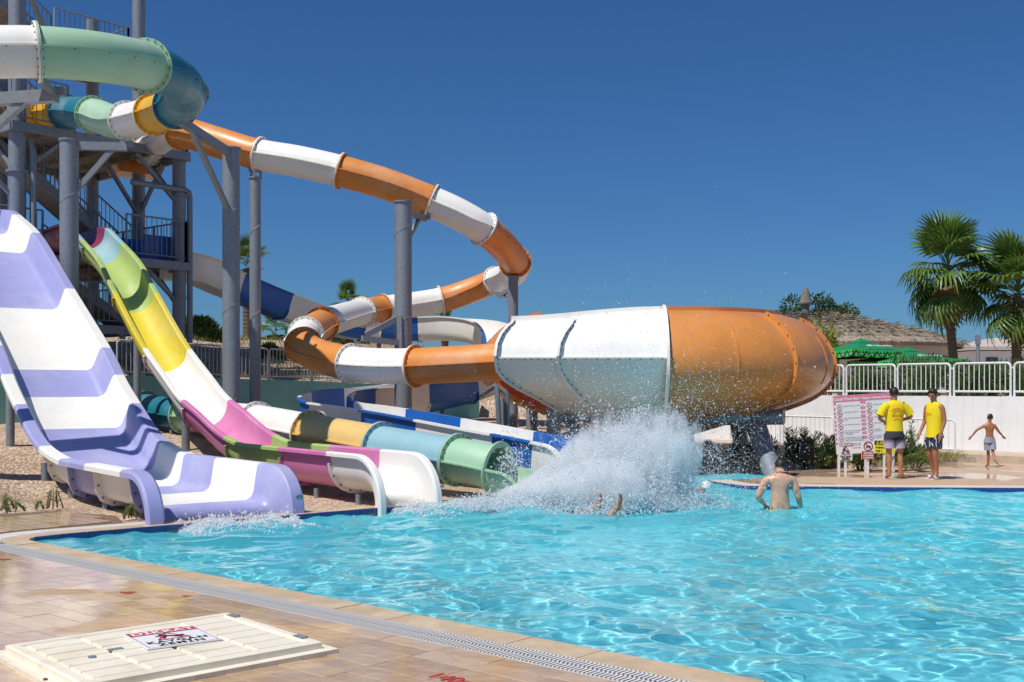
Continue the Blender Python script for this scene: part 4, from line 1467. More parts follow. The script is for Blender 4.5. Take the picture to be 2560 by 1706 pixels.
flight(T(0.2, 1.7, 8.5), T(4.4, 1.7, 5.5))
flight(T(0.0, 3.3, 10.9), T(3.4, 3.3, 8.7))
flight(T(-2.2, 3.4, 15.3), T(2.7, 3.4, 11.8))
flight(T(1.5, 1.6, 5.3), T(4.3, 1.6, 3.6))
flight(T(0.9, 3.2, 3.4), T(4.3, 3.2, 1.9))
for a, b in ((T(-.3, -.25, 8.62), T(1.25, -.25, 8.62)), (T(4.0, -.25, 8.62), T(TL_ + .1, -.25, 8.62)), (T(TL_ + .1, -.25, 8.62), T(TL_ + .1, 4.8, 8.62)), (T(-.3, 4.8, 8.62), T(TL_ + .1, 4.8, 8.62)),
             (T(3.0, -.2, 5.42), T(TL_ + .1, -.2, 5.42)), (T(TL_ + .1, -.2, 5.42), T(TL_ + .1, 4.8, 5.42)), (T(2.2, 4.8, 5.42), T(TL_ + .1, 4.8, 5.42)), (T(-.3, 1.0, 5.42), T(1.2, 1.0, 5.42)),
             (T(.8, .8, 3.55), T(4.2, .8, 3.55)), (T(4.2, .8, 3.55), T(4.2, 4.6, 3.55)), (T(2.6, 3.0, 11.75), T(5.0, 3.0, 11.75)), (T(5.0, 3.0, 11.75), T(5.0, 5.0, 11.75)), (T(2.7, 5.0, 11.75), T(5.0, 5.0, 11.75))):
    railing(a, b, 1.2)
for a, b in ((T(0, 0, 7.3), T(1.3, 0, 8.4)), (T(TL_, 0, 7.1), T(TL_ - 1.4, 0, 8.4)), (T(TL_, 0, 7.1), T(TL_, 1.4, 8.4)), (T(0, 0, 7.3), T(0, 1.3, 8.4)), (TM + Z * 7.0, T(3.4, 1.6, 8.4)), (TM + Z * 7.0, TM - tn * 1.3 + Z * 8.4),
             (T(TL_, 0, 4.2), T(TL_ - 1.1, 0, 5.2)), (T(TL_, 0, 4.1), T(TL_, 1.2, 5.2)), (TM + Z * 4.1, TM - te * 1.2 + Z * 5.2), (T(0, 0, 12.6), T(2.6, 3.0, 11.7)), (T(-.2, 0, 13.2), T(-2.5, .5, 15)), (T(TL_, 4.8, 7.1), T(TL_ - 1.3, 4.8, 8.4)),
             (T(.8, .8, 2.3), T(2.2, .8, 3.4)), (T(3.4, .8, 3.4), T(4.4, 1.2, 1.6)), (T(0, 0, 6.6), T(-1.6, 0.3, 8.3))):
    MB().bar(a, b, 0.1, 0.1).build('brace', DSTEEL, tower, smooth=False)
MB().tube([T(TL_ - 1.6, -.1, 7.55), T(TL_ + .1, -.15, 7.55), T(TL_ + .22, -.15, 7.5), T(TL_ + .26, -.15, 7.35), T(TL_ + .26, -.15, 0.5)], 0.085, 12).build('drain_pipe', DSTEEL, tower)
MB().tube([T(.3, -.1, 8.2), T(.32, -.2, 7.9), T(.32, -.2, 0.5)], 0.085, 12).build('drain_pipe', DSTEEL, tower)
# tubs where riders start, each the top end of its slide
tb = P(398, 628, 33.3)
MB().sweep([(-.6, -.4), (.6, -.4), (.7, .35), (.62, .35), (.52, -.3), (-.52, -.3), (-.62, .35), (-.7, .35)], [(tb - te * .9, tn, Z), (tb + te * .5, tn, Z)]).build('start_tub', BLUE, flume, smooth=False)

# bracket that carries the upper tube, its column outside the left edge
column(-170, 176, 18.6, 0.19, 'grey column outside the left edge whose long arm reaches under the mint tube', [(P(141, 240, 18.1), 0.17, 1.2)])
MB().bar(P(141, 240, 18.1), P(100, 196, 17.75), 0.1, 0.1).build('hanger', STEEL, bpy.data.objects['support_column.005'], smooth=False)

# ================================================================ FENCES
bar_cache = {}


def fence_panel(a, b, h, nb, mat, label, group, r=0.028, br=0.013, clear=0.12, cat='fence'):
    a, b = Vector(a), Vector(b)
    root = thing('fence', label, cat, a, group)
    d = (b - a); L_ = d.length; d.normalize()
    dh = Vector((d.x, d.y, 0)).normalized()
    pts = [a]
    rc = 0.1
    for k in range(0, 6):
        t_ = math.pi / 2 * k / 5
        pts.append(a + Z * (h - rc) + d * (rc - rc * math.cos(t_)) + Z * (rc * math.sin(t_)))
    for k in range(0, 6):
        t_ = math.pi / 2 * k / 5
        pts.append(b + Z * (h - rc) - d * (rc - rc * math.sin(t_)) + Z * (rc * math.cos(t_)))
    pts.append(b)
    MB().tube(pts, r, 8).build('frame', mat, root)
    MB().tube([a + Z * clear, b + Z * clear], r * 0.9, 8).build('lower_rail', mat, root)
    key = (round(h, 3), mat.name, br)
    if key not in bar_cache:
        bar_cache[key] = MB().tube([(0, 0, clear), (0, 0, h)], br, 6, caps=False).mesh('bar', mat)
    for i in range(1, nb):
        p = a.lerp(b, i / nb)
        o = bpy.data.objects.new('bar', bar_cache[key]); COL.objects.link(o); o.parent = root; o.location = p - WL[root.name]
    return root


wf_lab = ['white fence panel on the white wall, next to the bowl edge', 'white fence panel on the wall above the pink rules board', 'white fence panel on the wall straight above the lifeguard seen from behind', 'white fence panel on the wall above the lifeguard in the sleeveless shirt', 'white fence panel on the wall in front of the palm trunk and lamp post', 'white fence panel on the wall cut off by the right frame edge']
for k, t_ in enumerate((-2.72, -1.22, 0.276, 1.76, 3.27, 4.77)):
    a = ww0 + WB * (t_ + 0.03) + WN * 0.14; b = ww0 + WB * (t_ + 1.44) + WN * 0.14
    a.z = b.z = 1.57
    f_ = fence_panel(a, b, 0.82, 11, WPAINT, wf_lab[k] if k < 6 else '', 'white fence panels on the white wall')
    if k < 5:
        q = b + Z * 0.70
        MB().bar(q, q + WB * 0.09, 0.03, 0.03).build('joining_tab', WPAINT, f_, smooth=False)
l0 = Vector((10.8, 27.3, 0.16)); ld = Vector((-0.687, 0.727, 0))
for t0__, t1__, lab in ((0.0, 1.75, 'low white ramp fence behind the lifeguard in the sleeveless shirt'), (3.3, 4.85, 'low white ramp fence left of the pink rules board'), (4.95, 6.6, 'low white ramp fence behind the steel bowl leg')):
    fence_panel(l0 + ld * t0__, l0 + ld * t1__, 0.84, 11, WPAINT, lab, 'low white ramp fences', r=0.026, br=0.009)
gl_ = ['grey fence panel at the left end of the teal wall, behind the lilac slide', 'grey fence panel on the teal wall behind the yellow and white slide', 'grey fence panel on the teal wall behind the two tall columns', 'grey fence panel on the teal wall just right of the two tall columns', 'grey fence panel on the teal wall right of the hairpin tube, nearer one', 'grey fence panel on the teal wall behind the orange hairpin', 'grey fence panel farthest along the teal wall, behind the blue flume', 'grey fence panel at the far end of the teal wall behind the bowl tube']
run = along([Vector((p.x, p.y, 0)) + Vector((0.05, 0.12, 0)) for p in tw[2:]], 1.66)
zz_ = lambda p: float(np.interp(p.y, [p_.y for p_ in tw], TWZ))
for k in range(min(8, len(run) - 1)):
    a, b = run[k].copy(), run[k + 1].copy()
    d = (b - a).normalized()
    a += d * 0.03; b -= d * 0.03
    a.z = zz_(a) - 0.01; b.z = zz_(b) - 0.01
    fence_panel(a, b, 0.92, 12, GFENCE, gl_[k], 'grey fence panels on the teal wall', r=0.027, br=0.013)

# ================================================================ HATCH AND SLIP SIGN
hA = Vector((1.21, 1.09, 0)).normalized(); hB = Vector((hA.y, -hA.x, 0))
hL = Vector((-3.38, 7.47, 0))
hatch = thing('hatch', 'cream plastic hatch with raised panels lying on the near deck', 'hatch', hL)
W_, D_ = 1.63, 1.32


def HP(x, y, z):
    return hL + hA * x + hB * y + Z * z * 0.68


MB().box(HP(W_ / 2, D_ / 2, 0.022), (W_ + 0.16, D_ + 0.16, 0.03), hA, hB, Z).build('curb_frame', HATCHM, hatch, smooth=False)
lid = MB()
c_ = 0.015
for z0, z1, g0, g1 in ((0.045, 0.105, 0.0, 0.0), (0.105, 0.118, 0.0, c_)):
    q0 = [HP(-g0 * -1, g0, z0), HP(W_ - g0, g0, z0), HP(W_ - g0, D_ - g0, z0), HP(g0, D_ - g0, z0)]
    q1 = [HP(g1, g1, z1), HP(W_ - g1, g1, z1), HP(W_ - g1, D_ - g1, z1), HP(g1, D_ - g1, z1)]
    lid.add(q0 + q1, [(i, (i + 1) % 4, 4 + (i + 1) % 4, 4 + i) for i in range(4)])
rim = 0.07
ou = [HP(c_, c_, .118), HP(W_ - c_, c_, .118), HP(W_ - c_, D_ - c_, .118), HP(c_, D_ - c_, .118)]
inn_ = [HP(rim, rim, .118), HP(W_ - rim, rim, .118), HP(W_ - rim, D_ - rim, .118), HP(rim, D_ - rim, .118)]
in2 = [HP(rim + .01, rim + .01, .092), HP(W_ - rim - .01, rim + .01, .092), HP(W_ - rim - .01, D_ - rim - .01, .092), HP(rim + .01, D_ - rim - .01, .092)]
lid.add(ou + inn_ + in2, [(i, (i + 1) % 4, 4 + (i + 1) % 4, 4 + i) for i in range(4)] + [(4 + i, 4 + (i + 1) % 4, 8 + (i + 1) % 4, 8 + i) for i in range(4)] + [(8, 9, 10, 11)])
lid_o = lid.build('lid', HATCHM, hatch, smooth=False)
# raised pads, 6 across by 4 deep, narrow grooves one way and wide ones the other
nx, ny = 4, 6
px0, py0 = rim + 0.02, rim + 0.02
pw_, ph_ = (W_ - 2 * px0) / nx, (D_ - 2 * py0) / ny
for i in range(nx):
    for j in range(ny):
        x0, x1 = px0 + i * pw_ + 0.016, px0 + (i + 1) * pw_ - 0.016
        y0, y1 = py0 + j * ph_ + 0.007, py0 + (j + 1) * ph_ - 0.007
        mb = MB(); e = 0.006
        lo4 = [HP(x0, y0, .0925), HP(x1, y0, .0925), HP(x1, y1, .0925), HP(x0, y1, .0925)]
        hi4 = [HP(x0 + e, y0 + e, .113), HP(x1 - e, y0 + e, .113), HP(x1 - e, y1 - e, .113), HP(x0 + e, y1 - e, .113)]
        mb.add(lo4 + hi4, [(4, 5, 6, 7)] + [(k, (k + 1) % 4, 4 + (k + 1) % 4, 4 + k) for k in range(4)])
        mb.build('pad', HATCHM, lid_o, smooth=False)
for x, y in ((W_ - 0.16, 0.045), (W_ - 0.03, D_ - 0.33)):
    pass
for y in (0.17, D_ - 0.2):
    MB().box(HP(W_ - 0.045, y, .121), (0.05, 0.12, 0.012), hA, hB, Z).tube([HP(W_ - 0.03, y - .055, .129), HP(W_ - 0.03, y + .055, .129)], 0.009, 8).build('hinge', STEEL, hatch, smooth=False)['kind'] = 'stuff'
MB().tube([HP(0.30, 0.72, .112), HP(0.30, 0.72, .126)], 0.026, 14).build('lock_ring', DSTEEL, hatch)
MB().box(HP(0.50, 0.60, .1155), (0.10, 0.055, 0.004), hA, hB, Z).build('handle_plate', STEEL, hatch, smooth=False)
MB().tube([HP(-0.055, 0.9, .045), HP(-0.055, 0.9, .06)], 0.014, 8).build('screw', RUST, hatch)
# slip warning plate lying on the hatch
pc = Vector((-2.333, 7.68, 0.124 * .68))
pa = Vector((.807, .59, 0)).normalized(); pb = Vector((-pa.y, pa.x, 0))
SIGNW = pm('white_sign_plate', '#e6e8ea', rough=0.35, var=0.03, scale=6)
SIGNR = pm('red_sign_print', '#c8455a', rough=0.45, var=0.05, scale=20)
SIGNK = pm('black_sign_print', '#26282c', rough=0.5, var=0.1, scale=20)
SIGNP = pm('pink_sign_print', '#e27f9c', rough=0.5, var=0.05, scale=10)
SIGNY = pm('yellow_sign_print', '#efe01c', rough=0.4, var=0.03, scale=10)
SIGNG = pm('green_sign_print', '#a9b23a', rough=0.5, var=0.05, scale=10)
SIGND = pm('dark_red_print', '#a5182c', rough=0.45, var=0.05, scale=20)
REDP = pm('worn_red_paint', '#b8453c', rough=0.8, var=0.3, scale=25)


def rect(mb, o, ax, ay, x0, y0, x1, y1, lift):
    n = ax.cross(ay)
    return mb.add([o + ax * x + ay * y + n * lift for x, y in ((x0, y0), (x1, y0), (x1, y1), (x0, y1))], [(0, 1, 2, 3)])


def ring(mb, o, ax, ay, cx, cy, r0, r1, lift, n=20):
    nn = ax.cross(ay)
    A1 = [o + ax * (cx + r0 * math.cos(2 * math.pi * k / n)) + ay * (cy + r0 * math.sin(2 * math.pi * k / n)) + nn * lift for k in range(n)]
    if r1 <= 0:
        return mb.add(A1, [tuple(range(n))])
    A2 = [o + ax * (cx + r1 * math.cos(2 * math.pi * k / n)) + ay * (cy + r1 * math.sin(2 * math.pi * k / n)) + nn * lift for k in range(n)]
    return mb.strip(A2, A1, close=True)


def stroke(mb, o, ax, ay, pts, w, lift):
    for (x0, y0), (x1, y1) in zip(pts[:-1], pts[1:]):
        d = Vector((x1 - x0, y1 - y0)); L_ = d.length
        if L_ < 1e-6: continue
        d /= L_; n2_ = Vector((-d.y, d.x)) * w / 2
        c = [(x0 + n2_.x - d.x * w * .3, y0 + n2_.y - d.y * w * .3), (x0 - n2_.x - d.x * w * .3, y0 - n2_.y - d.y * w * .3), (x1 - n2_.x + d.x * w * .3, y1 - n2_.y + d.y * w * .3), (x1 + n2_.x + d.x * w * .3, y1 + n2_.y + d.y * w * .3)]
        nn = ax.cross(ay)
        mb.add([o + ax * x + ay * y + nn * lift for x, y in c], [(0, 3, 2, 1)] if False else [(0, 1, 2, 3)])
    return mb


def stuff(o):
    o['kind'] = 'stuff'
    return o


def slip_figure(red, blk, o, ax, ay, cx, cy, s, lift):
    """warning triangle with a slipping figure"""
    stroke(red, o, ax, ay, [(cx - .5 * s, cy - .42 * s), (cx, cy + .5 * s), (cx + .5 * s, cy - .42 * s), (cx - .5 * s, cy - .42 * s)], .09 * s, lift)
    stroke(blk, o, ax, ay, [(cx - .12 * s, cy + .1 * s), (cx + .12 * s, cy - .12 * s), (cx + .4 * s, cy - .05 * s)], .13 * s, lift + .001)
    stroke(blk, o, ax, ay, [(cx + .1 * s, cy - .1 * s), (cx + .28 * s, cy - .3 * s)], .1 * s, lift + .001)
    stroke(blk, o, ax, ay, [(cx - .42 * s, cy + .12 * s), (cx - .12 * s, cy + .06 * s), (cx - .3 * s, cy - .28 * s)], .09 * s, lift + .001)
    ring(blk, o, ax, ay, cx - .22 * s, cy + .28 * s, .1 * s, 0, lift + .001, 12)


PW, PH = 0.51, 0.54
slip = thing('warning_sign', 'white DIKKAT KAYGAN ZEMIN plate lying flat on the cream hatch', 'warning sign', pc)
po = pc - pa * PW / 2 - pb * PH / 2
pl_o = MB().box(pc, (PW, PH, 0.008), pa, pb, Z).build('plate', SIGNW, slip, smooth=False)
m_r, m_k, m_w = MB(), MB(), MB()
rect(m_r, po, pa, pb, .02, PH - .135, PW - .02, PH - .015, .006)
for (x0, y0, x1, y1) in ((.02, .015, .024, PH - .02), (PW - .024, .015, PW - .02, PH - .02), (.02, .015, PW - .02, .019)):
    rect(m_r, po, pa, pb, x0, y0, x1, y1, .006)
text_into(m_w, 'DİKKAT', .105, po + pa * PW / 2 + pb * (PH - .115) + Z * .008, pa, pb, align='CENTER', bold=.004, spacing=1.15)
text_into(m_k, 'KAYGAN', .09, po + pa * PW / 2 + pb * .125 + Z * .006, pa, pb, align='CENTER', bold=.003, spacing=1.2)
text_into(m_k, 'ZEMİN', .09, po + pa * PW / 2 + pb * .04 + Z * .006, pa, pb, align='CENTER', bold=.003, spacing=1.2)
slip_figure(m_r, m_k, po, pa, pb, PW * .5, PH * .56, .21, .006)
stuff(m_r.build('red_print', SIGNR, pl_o, smooth=False)); stuff(m_k.build('black_print', SIGNK, pl_o, smooth=False)); stuff(m_w.build('white_print', SIGNW, pl_o, smooth=False))
# painted depth mark on the deck
mk = MB()
q = G(1062, 1691)
text_into(mk, '140cm', 0.17, Vector((q.x, q.y, 0.004)), (B * 0.97 + A * 0.0).normalized(), A, bold=.004)
o = mk.build('depth_mark', REDP, deck, smooth=False); o['kind'] = 'stuff'
mk = MB()
for px_, py_, s_ in ((12, 1399, .06), (320, 1482, .06), (465, 1491, .035)):
    q = G(px_, py_)
    rr_ = [Vector((q.x + s_ * (1 + .5 * math.sin(3 * a + px_)) * math.cos(a), q.y + s_ * .8 * math.sin(a), .0035)) for a in np.linspace(0, 2 * math.pi, 15)[:-1]]
    mk.add(rr_, [tuple(range(14))])
o = mk.build('red_paint_remains', REDP, deck, smooth=False); o['kind'] = 'stuff'

# ================================================================ RULES BOARD AND SIGNS
ax_b = Vector((1.27, 0.0, 0.084)).normalized(); ay_b = Vector((-ax_b.z, 0, ax_b.x))
b0 = P(2092, 1137, 23.6)
BWd, BH = 0.615, 1.235
board = thing('rules_board', 'pink and white Catch Pool Rules board in front of the white wall', 'sign board', (b0.x, b0.y, 0))
nb_ = ax_b.cross(ay_b)
for i, (title, lines) in enumerate((('Catch Pool Rules', ['Depth of the pool: 140 cm', 'No eating by the pool', 'Not bombing/jumping around the|pool', 'No diving! No jumping!', 'Do not wait in the splashdown.|Please leave the pool|immediately.', 'Always supervise your children|In case of emergency, please|inform the nearest lifeguard', 'Caution: slippery surfaces,|Do not walk wet floor!']),
                                    ('Düşme Havuzu Kuralları', ['Derinlik 140 cm', 'Lütfen havuz|çevresinde yemeyin', 'Koşmayınız', 'Atlamayınız', 'Havuzda|beklemeyin', 'Çocuklarınızı|gözetleyin', 'Islak zeminde|yürürken|dikkat edin']))):
    o0 = b0 + ax_b * (i * (BWd + .012))
    pnl = MB().box(o0 + ax_b * BWd / 2 + ay_b * BH / 2 - nb_ * .02, (BWd, BH, .03), ax_b, ay_b, nb_).build('panel', SIGNW, board, smooth=False)
    mp_, mr_, mk_, mw_ = MB(), MB(), MB(), MB()
    rect(mp_, o0, ax_b, ay_b, 0, BH - .135, BWd, BH, -.002)
    for sgx in (0.0, BWd - .05):
        rect(mp_, o0, ax_b, ay_b, sgx, BH - .19, sgx + .05, BH - .135, -.002)
        for yy in (.95, .86, .78, .68, .60, .51, .42, .32, .22):
            rect(mp_, o0, ax_b, ay_b, sgx, yy - .02, sgx + .05 * (1 if sgx else .7), yy + .03, -.002)
    rect(mp_, o0, ax_b, ay_b, .3, .11, BWd - .05, .125, -.002)
    text_into(mw_, title, .085 if i == 0 else .07, o0 + ax_b * BWd / 2 + ay_b * (BH - .105) + nb_ * .001, ax_b, ay_b, align='CENTER', bold=.003)
    y = BH - .25
    for li in lines:
        ring(mr_, o0, ax_b, ay_b, .125, y, .06, .05, -.001)
        stroke(mk_, o0, ax_b, ay_b, [(.10, y - .02), (.125, y + .01), (.15, y - .015)], .012, -.0015)
        if li[:2] in ('No', 'Lü', 'Ko', 'At'):
            stroke(mr_, o0, ax_b, ay_b, [(.085, y + .04), (.165, y - .04)], .01, -.0005)
        for k, ln in enumerate(li.split('|')):
            text_into(mk_, ln, .034, o0 + ax_b * .21 + ay_b * (y + .01 - k * .036) - nb_ * .001, ax_b, ay_b)
        y -= .128 if '|' not in li else .137
    stuff(mp_.build('pink_print', SIGNP, pnl, smooth=False)); stuff(mr_.build('red_print', SIGNR, pnl, smooth=False)); stuff(mk_.build('black_print', SIGNK, pnl, smooth=False)); stuff(mw_.build('white_print', SIGNW, pnl, smooth=False))
for x in (.05, .62, 1.2):
    q = b0 + ax_b * x
    MB().bar((q.x, q.y + .03, 0.0), (q.x + 0.0, q.y + .03, .8), .05, .04).build('post', WPAINT, board, smooth=False)


def small_sign(name, label, px0, py0, px1, py1, d, post=True):
    a = P(px0, py1, d); w = (px1 - px0) / F * d; h = (py1 - py0) / F * d
    root = thing(name, label, 'warning sign', (a.x, a.y, 0))
    X_, Z_ = Vector((1, 0, 0)), Vector((0, 0, 1))
    pn = MB().box(a + X_ * w / 2 + Z_ * h / 2 + Vector((0, .012, 0)), (w, h, .02), X_, Z_, Vector((0, -1, 0))).build('plate', SIGNW, root, smooth=False)
    if post:
        MB().bar((a.x + w / 2, a.y + .03, 0), (a.x + w / 2, a.y + .03, a.z + h * .8), .045, .03).build('post', WPAINT, root, smooth=False)
    return root, pn, a, w, h, X_, Z_


root, pn, a, w, h, X_, Z_ = small_sign('warning_sign', 'small upright DIKKAT KAYGAN ZEMIN sign below the left of the rules board', 2098, 1107, 2131, 1151, 23.4)
mr_, mk_, mw_ = MB(), MB(), MB()
rect(mr_, a, X_, Z_, .005, h * .8, w - .005, h - .005, .004)
text_into(mw_, 'DİKKAT', w * .24, a + X_ * w / 2 + Z_ * h * .825 + Vector((0, -.006, 0)), X_, Z_, align='CENTER', bold=.003)
slip_figure(mr_, mk_, a, X_, Z_, w / 2, h * .56, w * .62, .004)
text_into(mk_, 'KAYGAN', w * .2, a + X_ * w / 2 + Z_ * h * .17 + Vector((0, -.004, 0)), X_, Z_, align='CENTER', bold=.003)
text_into(mk_, 'ZEMİN', w * .2, a + X_ * w / 2 + Z_ * h * .03 + Vector((0, -.004, 0)), X_, Z_, align='CENTER', bold=.003)
stuff(mr_.build('red_print', SIGND, pn, smooth=False)); stuff(mk_.build('black_print', SIGNK, pn, smooth=False)); stuff(mw_.build('white_print', SIGNW, pn, smooth=False))
root, pn, a, w, h, X_, Z_ = small_sign('warning_sign', 'no diving sign with red lettering, HAVUZA ATLAMAK YASAKTIR', 2154, 1104, 2187, 1149, 23.35)
mr_, mk_, mw_ = MB(), MB(), MB()
rect(mr_, a, X_, Z_, 0.004, .004, w - .004, h * .45, .004)
ring(mr_, a, X_, Z_, w / 2, h * .74, w * .36, w * .29, .006)
stroke(mr_, a, X_, Z_, [(w / 2 - w * .22, h * .74 + w * .22), (w / 2 + w * .22, h * .74 - w * .22)], w * .06, .006)
stroke(mk_, a, X_, Z_, [(w * .34, h * .7), (w * .5, h * .76), (w * .68, h * .72)], w * .06, .005)
stroke(mk_, a, X_, Z_, [(w * .35, h * .66), (w * .45, h * .68), (w * .55, h * .66), (w * .65, h * .68)], w * .04, .005)
for k, s_ in enumerate(('HAVUZA', 'ATLAMAK', 'YASAKTIR')):
    text_into(mw_, s_, w * .17, a + X_ * w / 2 + Z_ * h * (.315 - .13 * k) + Vector((0, -.006, 0)), X_, Z_, align='CENTER', bold=.002)
stuff(mr_.build('red_print', SIGND, pn, smooth=False)); stuff(mk_.build('black_print', SIGNK, pn, smooth=False)); stuff(mw_.build('white_print', SIGNW, pn, smooth=False))
root, pn, a, w, h, X_, Z_ = small_sign('warning_sign', 'yellow and black step warning sign half hidden by the lifeguard seen from behind', 2185, 1101, 2238, 1134, 23.3)
my_, mk_ = MB(), MB()
rect(my_, a, X_, Z_, .008, .008, w - .008, h - .008, .003)
rect(mk_, a, X_, Z_, .008, h * .64, w - .008, h - .008, .005)
my2 = MB()
stroke(my2, a, X_, Z_, [(w * .1, h * .7), (w * .17, h * .93), (w * .24, h * .7), (w * .1, h * .7)], .012, .007)
text_into(my2, 'DİKKAT', h * .24, a + X_ * w * .28 + Z_ * h * .72 + Vector((0, -.008, 0)), X_, Z_, bold=.003)
text_into(mk_, 'BASAMAK', h * .2, a + X_ * w * .07 + Z_ * h * .38 + Vector((0, -.005, 0)), X_, Z_, bold=.003)
text_into(mk_, 'VAR !', h * .2, a + X_ * w * .07 + Z_ * h * .12 + Vector((0, -.005, 0)), X_, Z_, bold=.003)
stuff(my_.build('yellow_print', SIGNY, pn, smooth=False)); stuff(mk_.build('black_print', SIGNK, pn, smooth=False)); stuff(my2.build('yellow_lettering', SIGNY, pn, smooth=False))
# ================================================================ PLANTS
def leaf_quads(centres, dirs, length, width, rs):
    """diamond leaves at centres pointing along dirs (numpy), with random roll"""
    n = len(centres)
    d = dirs / (np.linalg.norm(dirs, axis=1, keepdims=True) + 1e-9)
    r = rs.normal(size=(n, 3)); s = np.cross(d, r); s /= (np.linalg.norm(s, axis=1, keepdims=True) + 1e-9)
    L_ = length * rs.uniform(0.6, 1.3, (n, 1)); W2 = width * rs.uniform(0.6, 1.3, (n, 1)) / 2
    nrm = np.cross(s, d)
    p0 = centres; p1 = centres + d * L_ * 0.45 + s * W2 + nrm * W2 * 0.3; p2 = centres + d * L_; p3 = centres + d * L_ * 0.45 - s * W2 + nrm * W2 * 0.3
    V = np.stack([p0, p1, p2, p3], 1).reshape(-1, 3)
    Fq = np.arange(n * 4).reshape(n, 4)
    return V, Fq


def clump_points(rs, n, blobs):
    """points inside a set of (cx, cy, cz, r) blobs, denser towards the surface, with outward directions"""
    b = np.array(blobs)
    w = b[:, 3] ** 2; w /= w.sum()
    k = rs.choice(len(b), n, p=w)
    u = rs.normal(size=(n, 3)); u /= np.linalg.norm(u, axis=1, keepdims=True)
    rad = b[k, 3] * rs.uniform(0.35, 1.0, n) ** 0.6
    return b[k, :3] + u * rad[:, None], u


def bush(name, label, base, w, h, n, mat, length=0.13, width=0.03, seed=1, group=None, cat='shrub', upright=0.6, stems=6, depth=None, nblob=9):
    rs = np.random.default_rng(seed)
    base = Vector(base)
    root = thing(name, label, cat, base, group)
    dp = depth or w
    blobs = [(rs.uniform(-.5, .5) * w * .75, rs.uniform(-.5, .5) * dp * .7, h * rs.uniform(.15, .8), h * rs.uniform(.16, .3)) for _ in range(nblob)]
    c, u = clump_points(rs, n, blobs)
    u = u + np.array([0, 0, upright])
    c[:, 2] = np.maximum(c[:, 2], 0.02)
    V, Fq = leaf_quads(c, u, length, width, rs)
    o = link('foliage', npmesh('foliage', V, Fq, mat), root); o['kind'] = 'stuff'
    st = MB()
    for i in range(stems):
        b = blobs[i % len(blobs)]
        st.tube([(b[0] * .3, b[1] * .3, -0.1), (b[0] * .7, b[1] * .7, b[2] * .6), (b[0], b[1], b[2])], [0.02, 0.014, 0.006], 5)
    me = st.mesh('stems', TWIG); o = link('stems', me, root); o['kind'] = 'stuff'
    return root


def spiky_plant(name, label, base, h, nst, mat, seed, length=0.14, width=0.022, lean=0.35, group=None, per=46):
    """upright shrub of leafy shoots"""
    rs = np.random.default_rng(seed); base = Vector(base)
    root = thing(name, label, 'shrub', base, group)
    cs, ds = [], []
    st = MB()
    for i in range(nst):
        a = rs.uniform(0, 6.283); ln = rs.uniform(0, lean)
        hh = h * rs.uniform(.55, 1.0)
        tip = np.array([math.cos(a) * ln * hh, math.sin(a) * ln * hh, hh]); b0_ = np.array([math.cos(a) * .12, math.sin(a) * .12, 0])
        st.tube([tuple(b0_), tuple(b0_ * .5 + tip * .5), tuple(tip)], [.012, .008, .003], 5)
        f_ = rs.uniform(.12, 1, per)
        cs.append(b0_ + (tip - b0_) * f_[:, None])
        ang = rs.uniform(0, 6.283, per)
        ds.append(np.stack([np.cos(ang), np.sin(ang), rs.uniform(.5, 1.3, per)], 1))
    V, Fq = leaf_quads(np.concatenate(cs), np.concatenate(ds), length, width, rs)
    o = link('foliage', npmesh('foliage', V, Fq, mat), root); o['kind'] = 'stuff'
    o = link('stems', st.mesh('stems', TWIG), root); o['kind'] = 'stuff'
    return root


# --- fan palms
def frond_mesh(name, seed, mat, petiole, blade, droop, nseg=22):
    rs = np.random.default_rng(seed)
    mb = MB()
    mb.tube([(0, 0, 0), (petiole * .5, 0, .06 * petiole), (petiole, 0, 0)], [.022, .016, .012], 5)
    for i in range(nseg):
        a = R(-112 + 224 * i / (nseg - 1))
        L_ = blade * (0.74 + 0.26 * math.cos(a * .8)) * rs.uniform(.9, 1.06)
        dx, dy = math.cos(a), math.sin(a)
        pts, w = [], []
        for k, f_ in enumerate((0.03, .35, .62, .84, 1.0)):
            r = L_ * f_
            dz = -droop * L_ * max(0, f_ - .3) ** 1.8 * rs.uniform(.8, 1.3) + .12 * abs(math.sin(a)) * r
            sh = 1 - .25 * max(0, f_ - .5) * droop
            pts.append(Vector((petiole + dx * r * sh, dy * r * sh, dz))); w.append((.012, .034, .032, .02, .004)[k] * blade / .8)
        s_ = Vector((-dy, dx, 0))
        Lf = [p + s_ * q + Z * q * .5 for p, q in zip(pts, w)]; Rt = [p - s_ * q + Z * q * .5 for p, q in zip(pts, w)]
        mb.strip(Lf, pts); mb.strip(pts, Rt)
    return mb.mesh(name, mat, smooth=True, angle=60)


FR = [frond_mesh('frond', s, PALML, p, b, d) for s, p, b, d in ((1, .85, .95, .35), (2, .95, .9, .7), (3, .8, .9, 1.1))]
FD = [frond_mesh('dead_frond', s, PALMD, .5, .75, 1.5, 14) for s in (5, 6)]


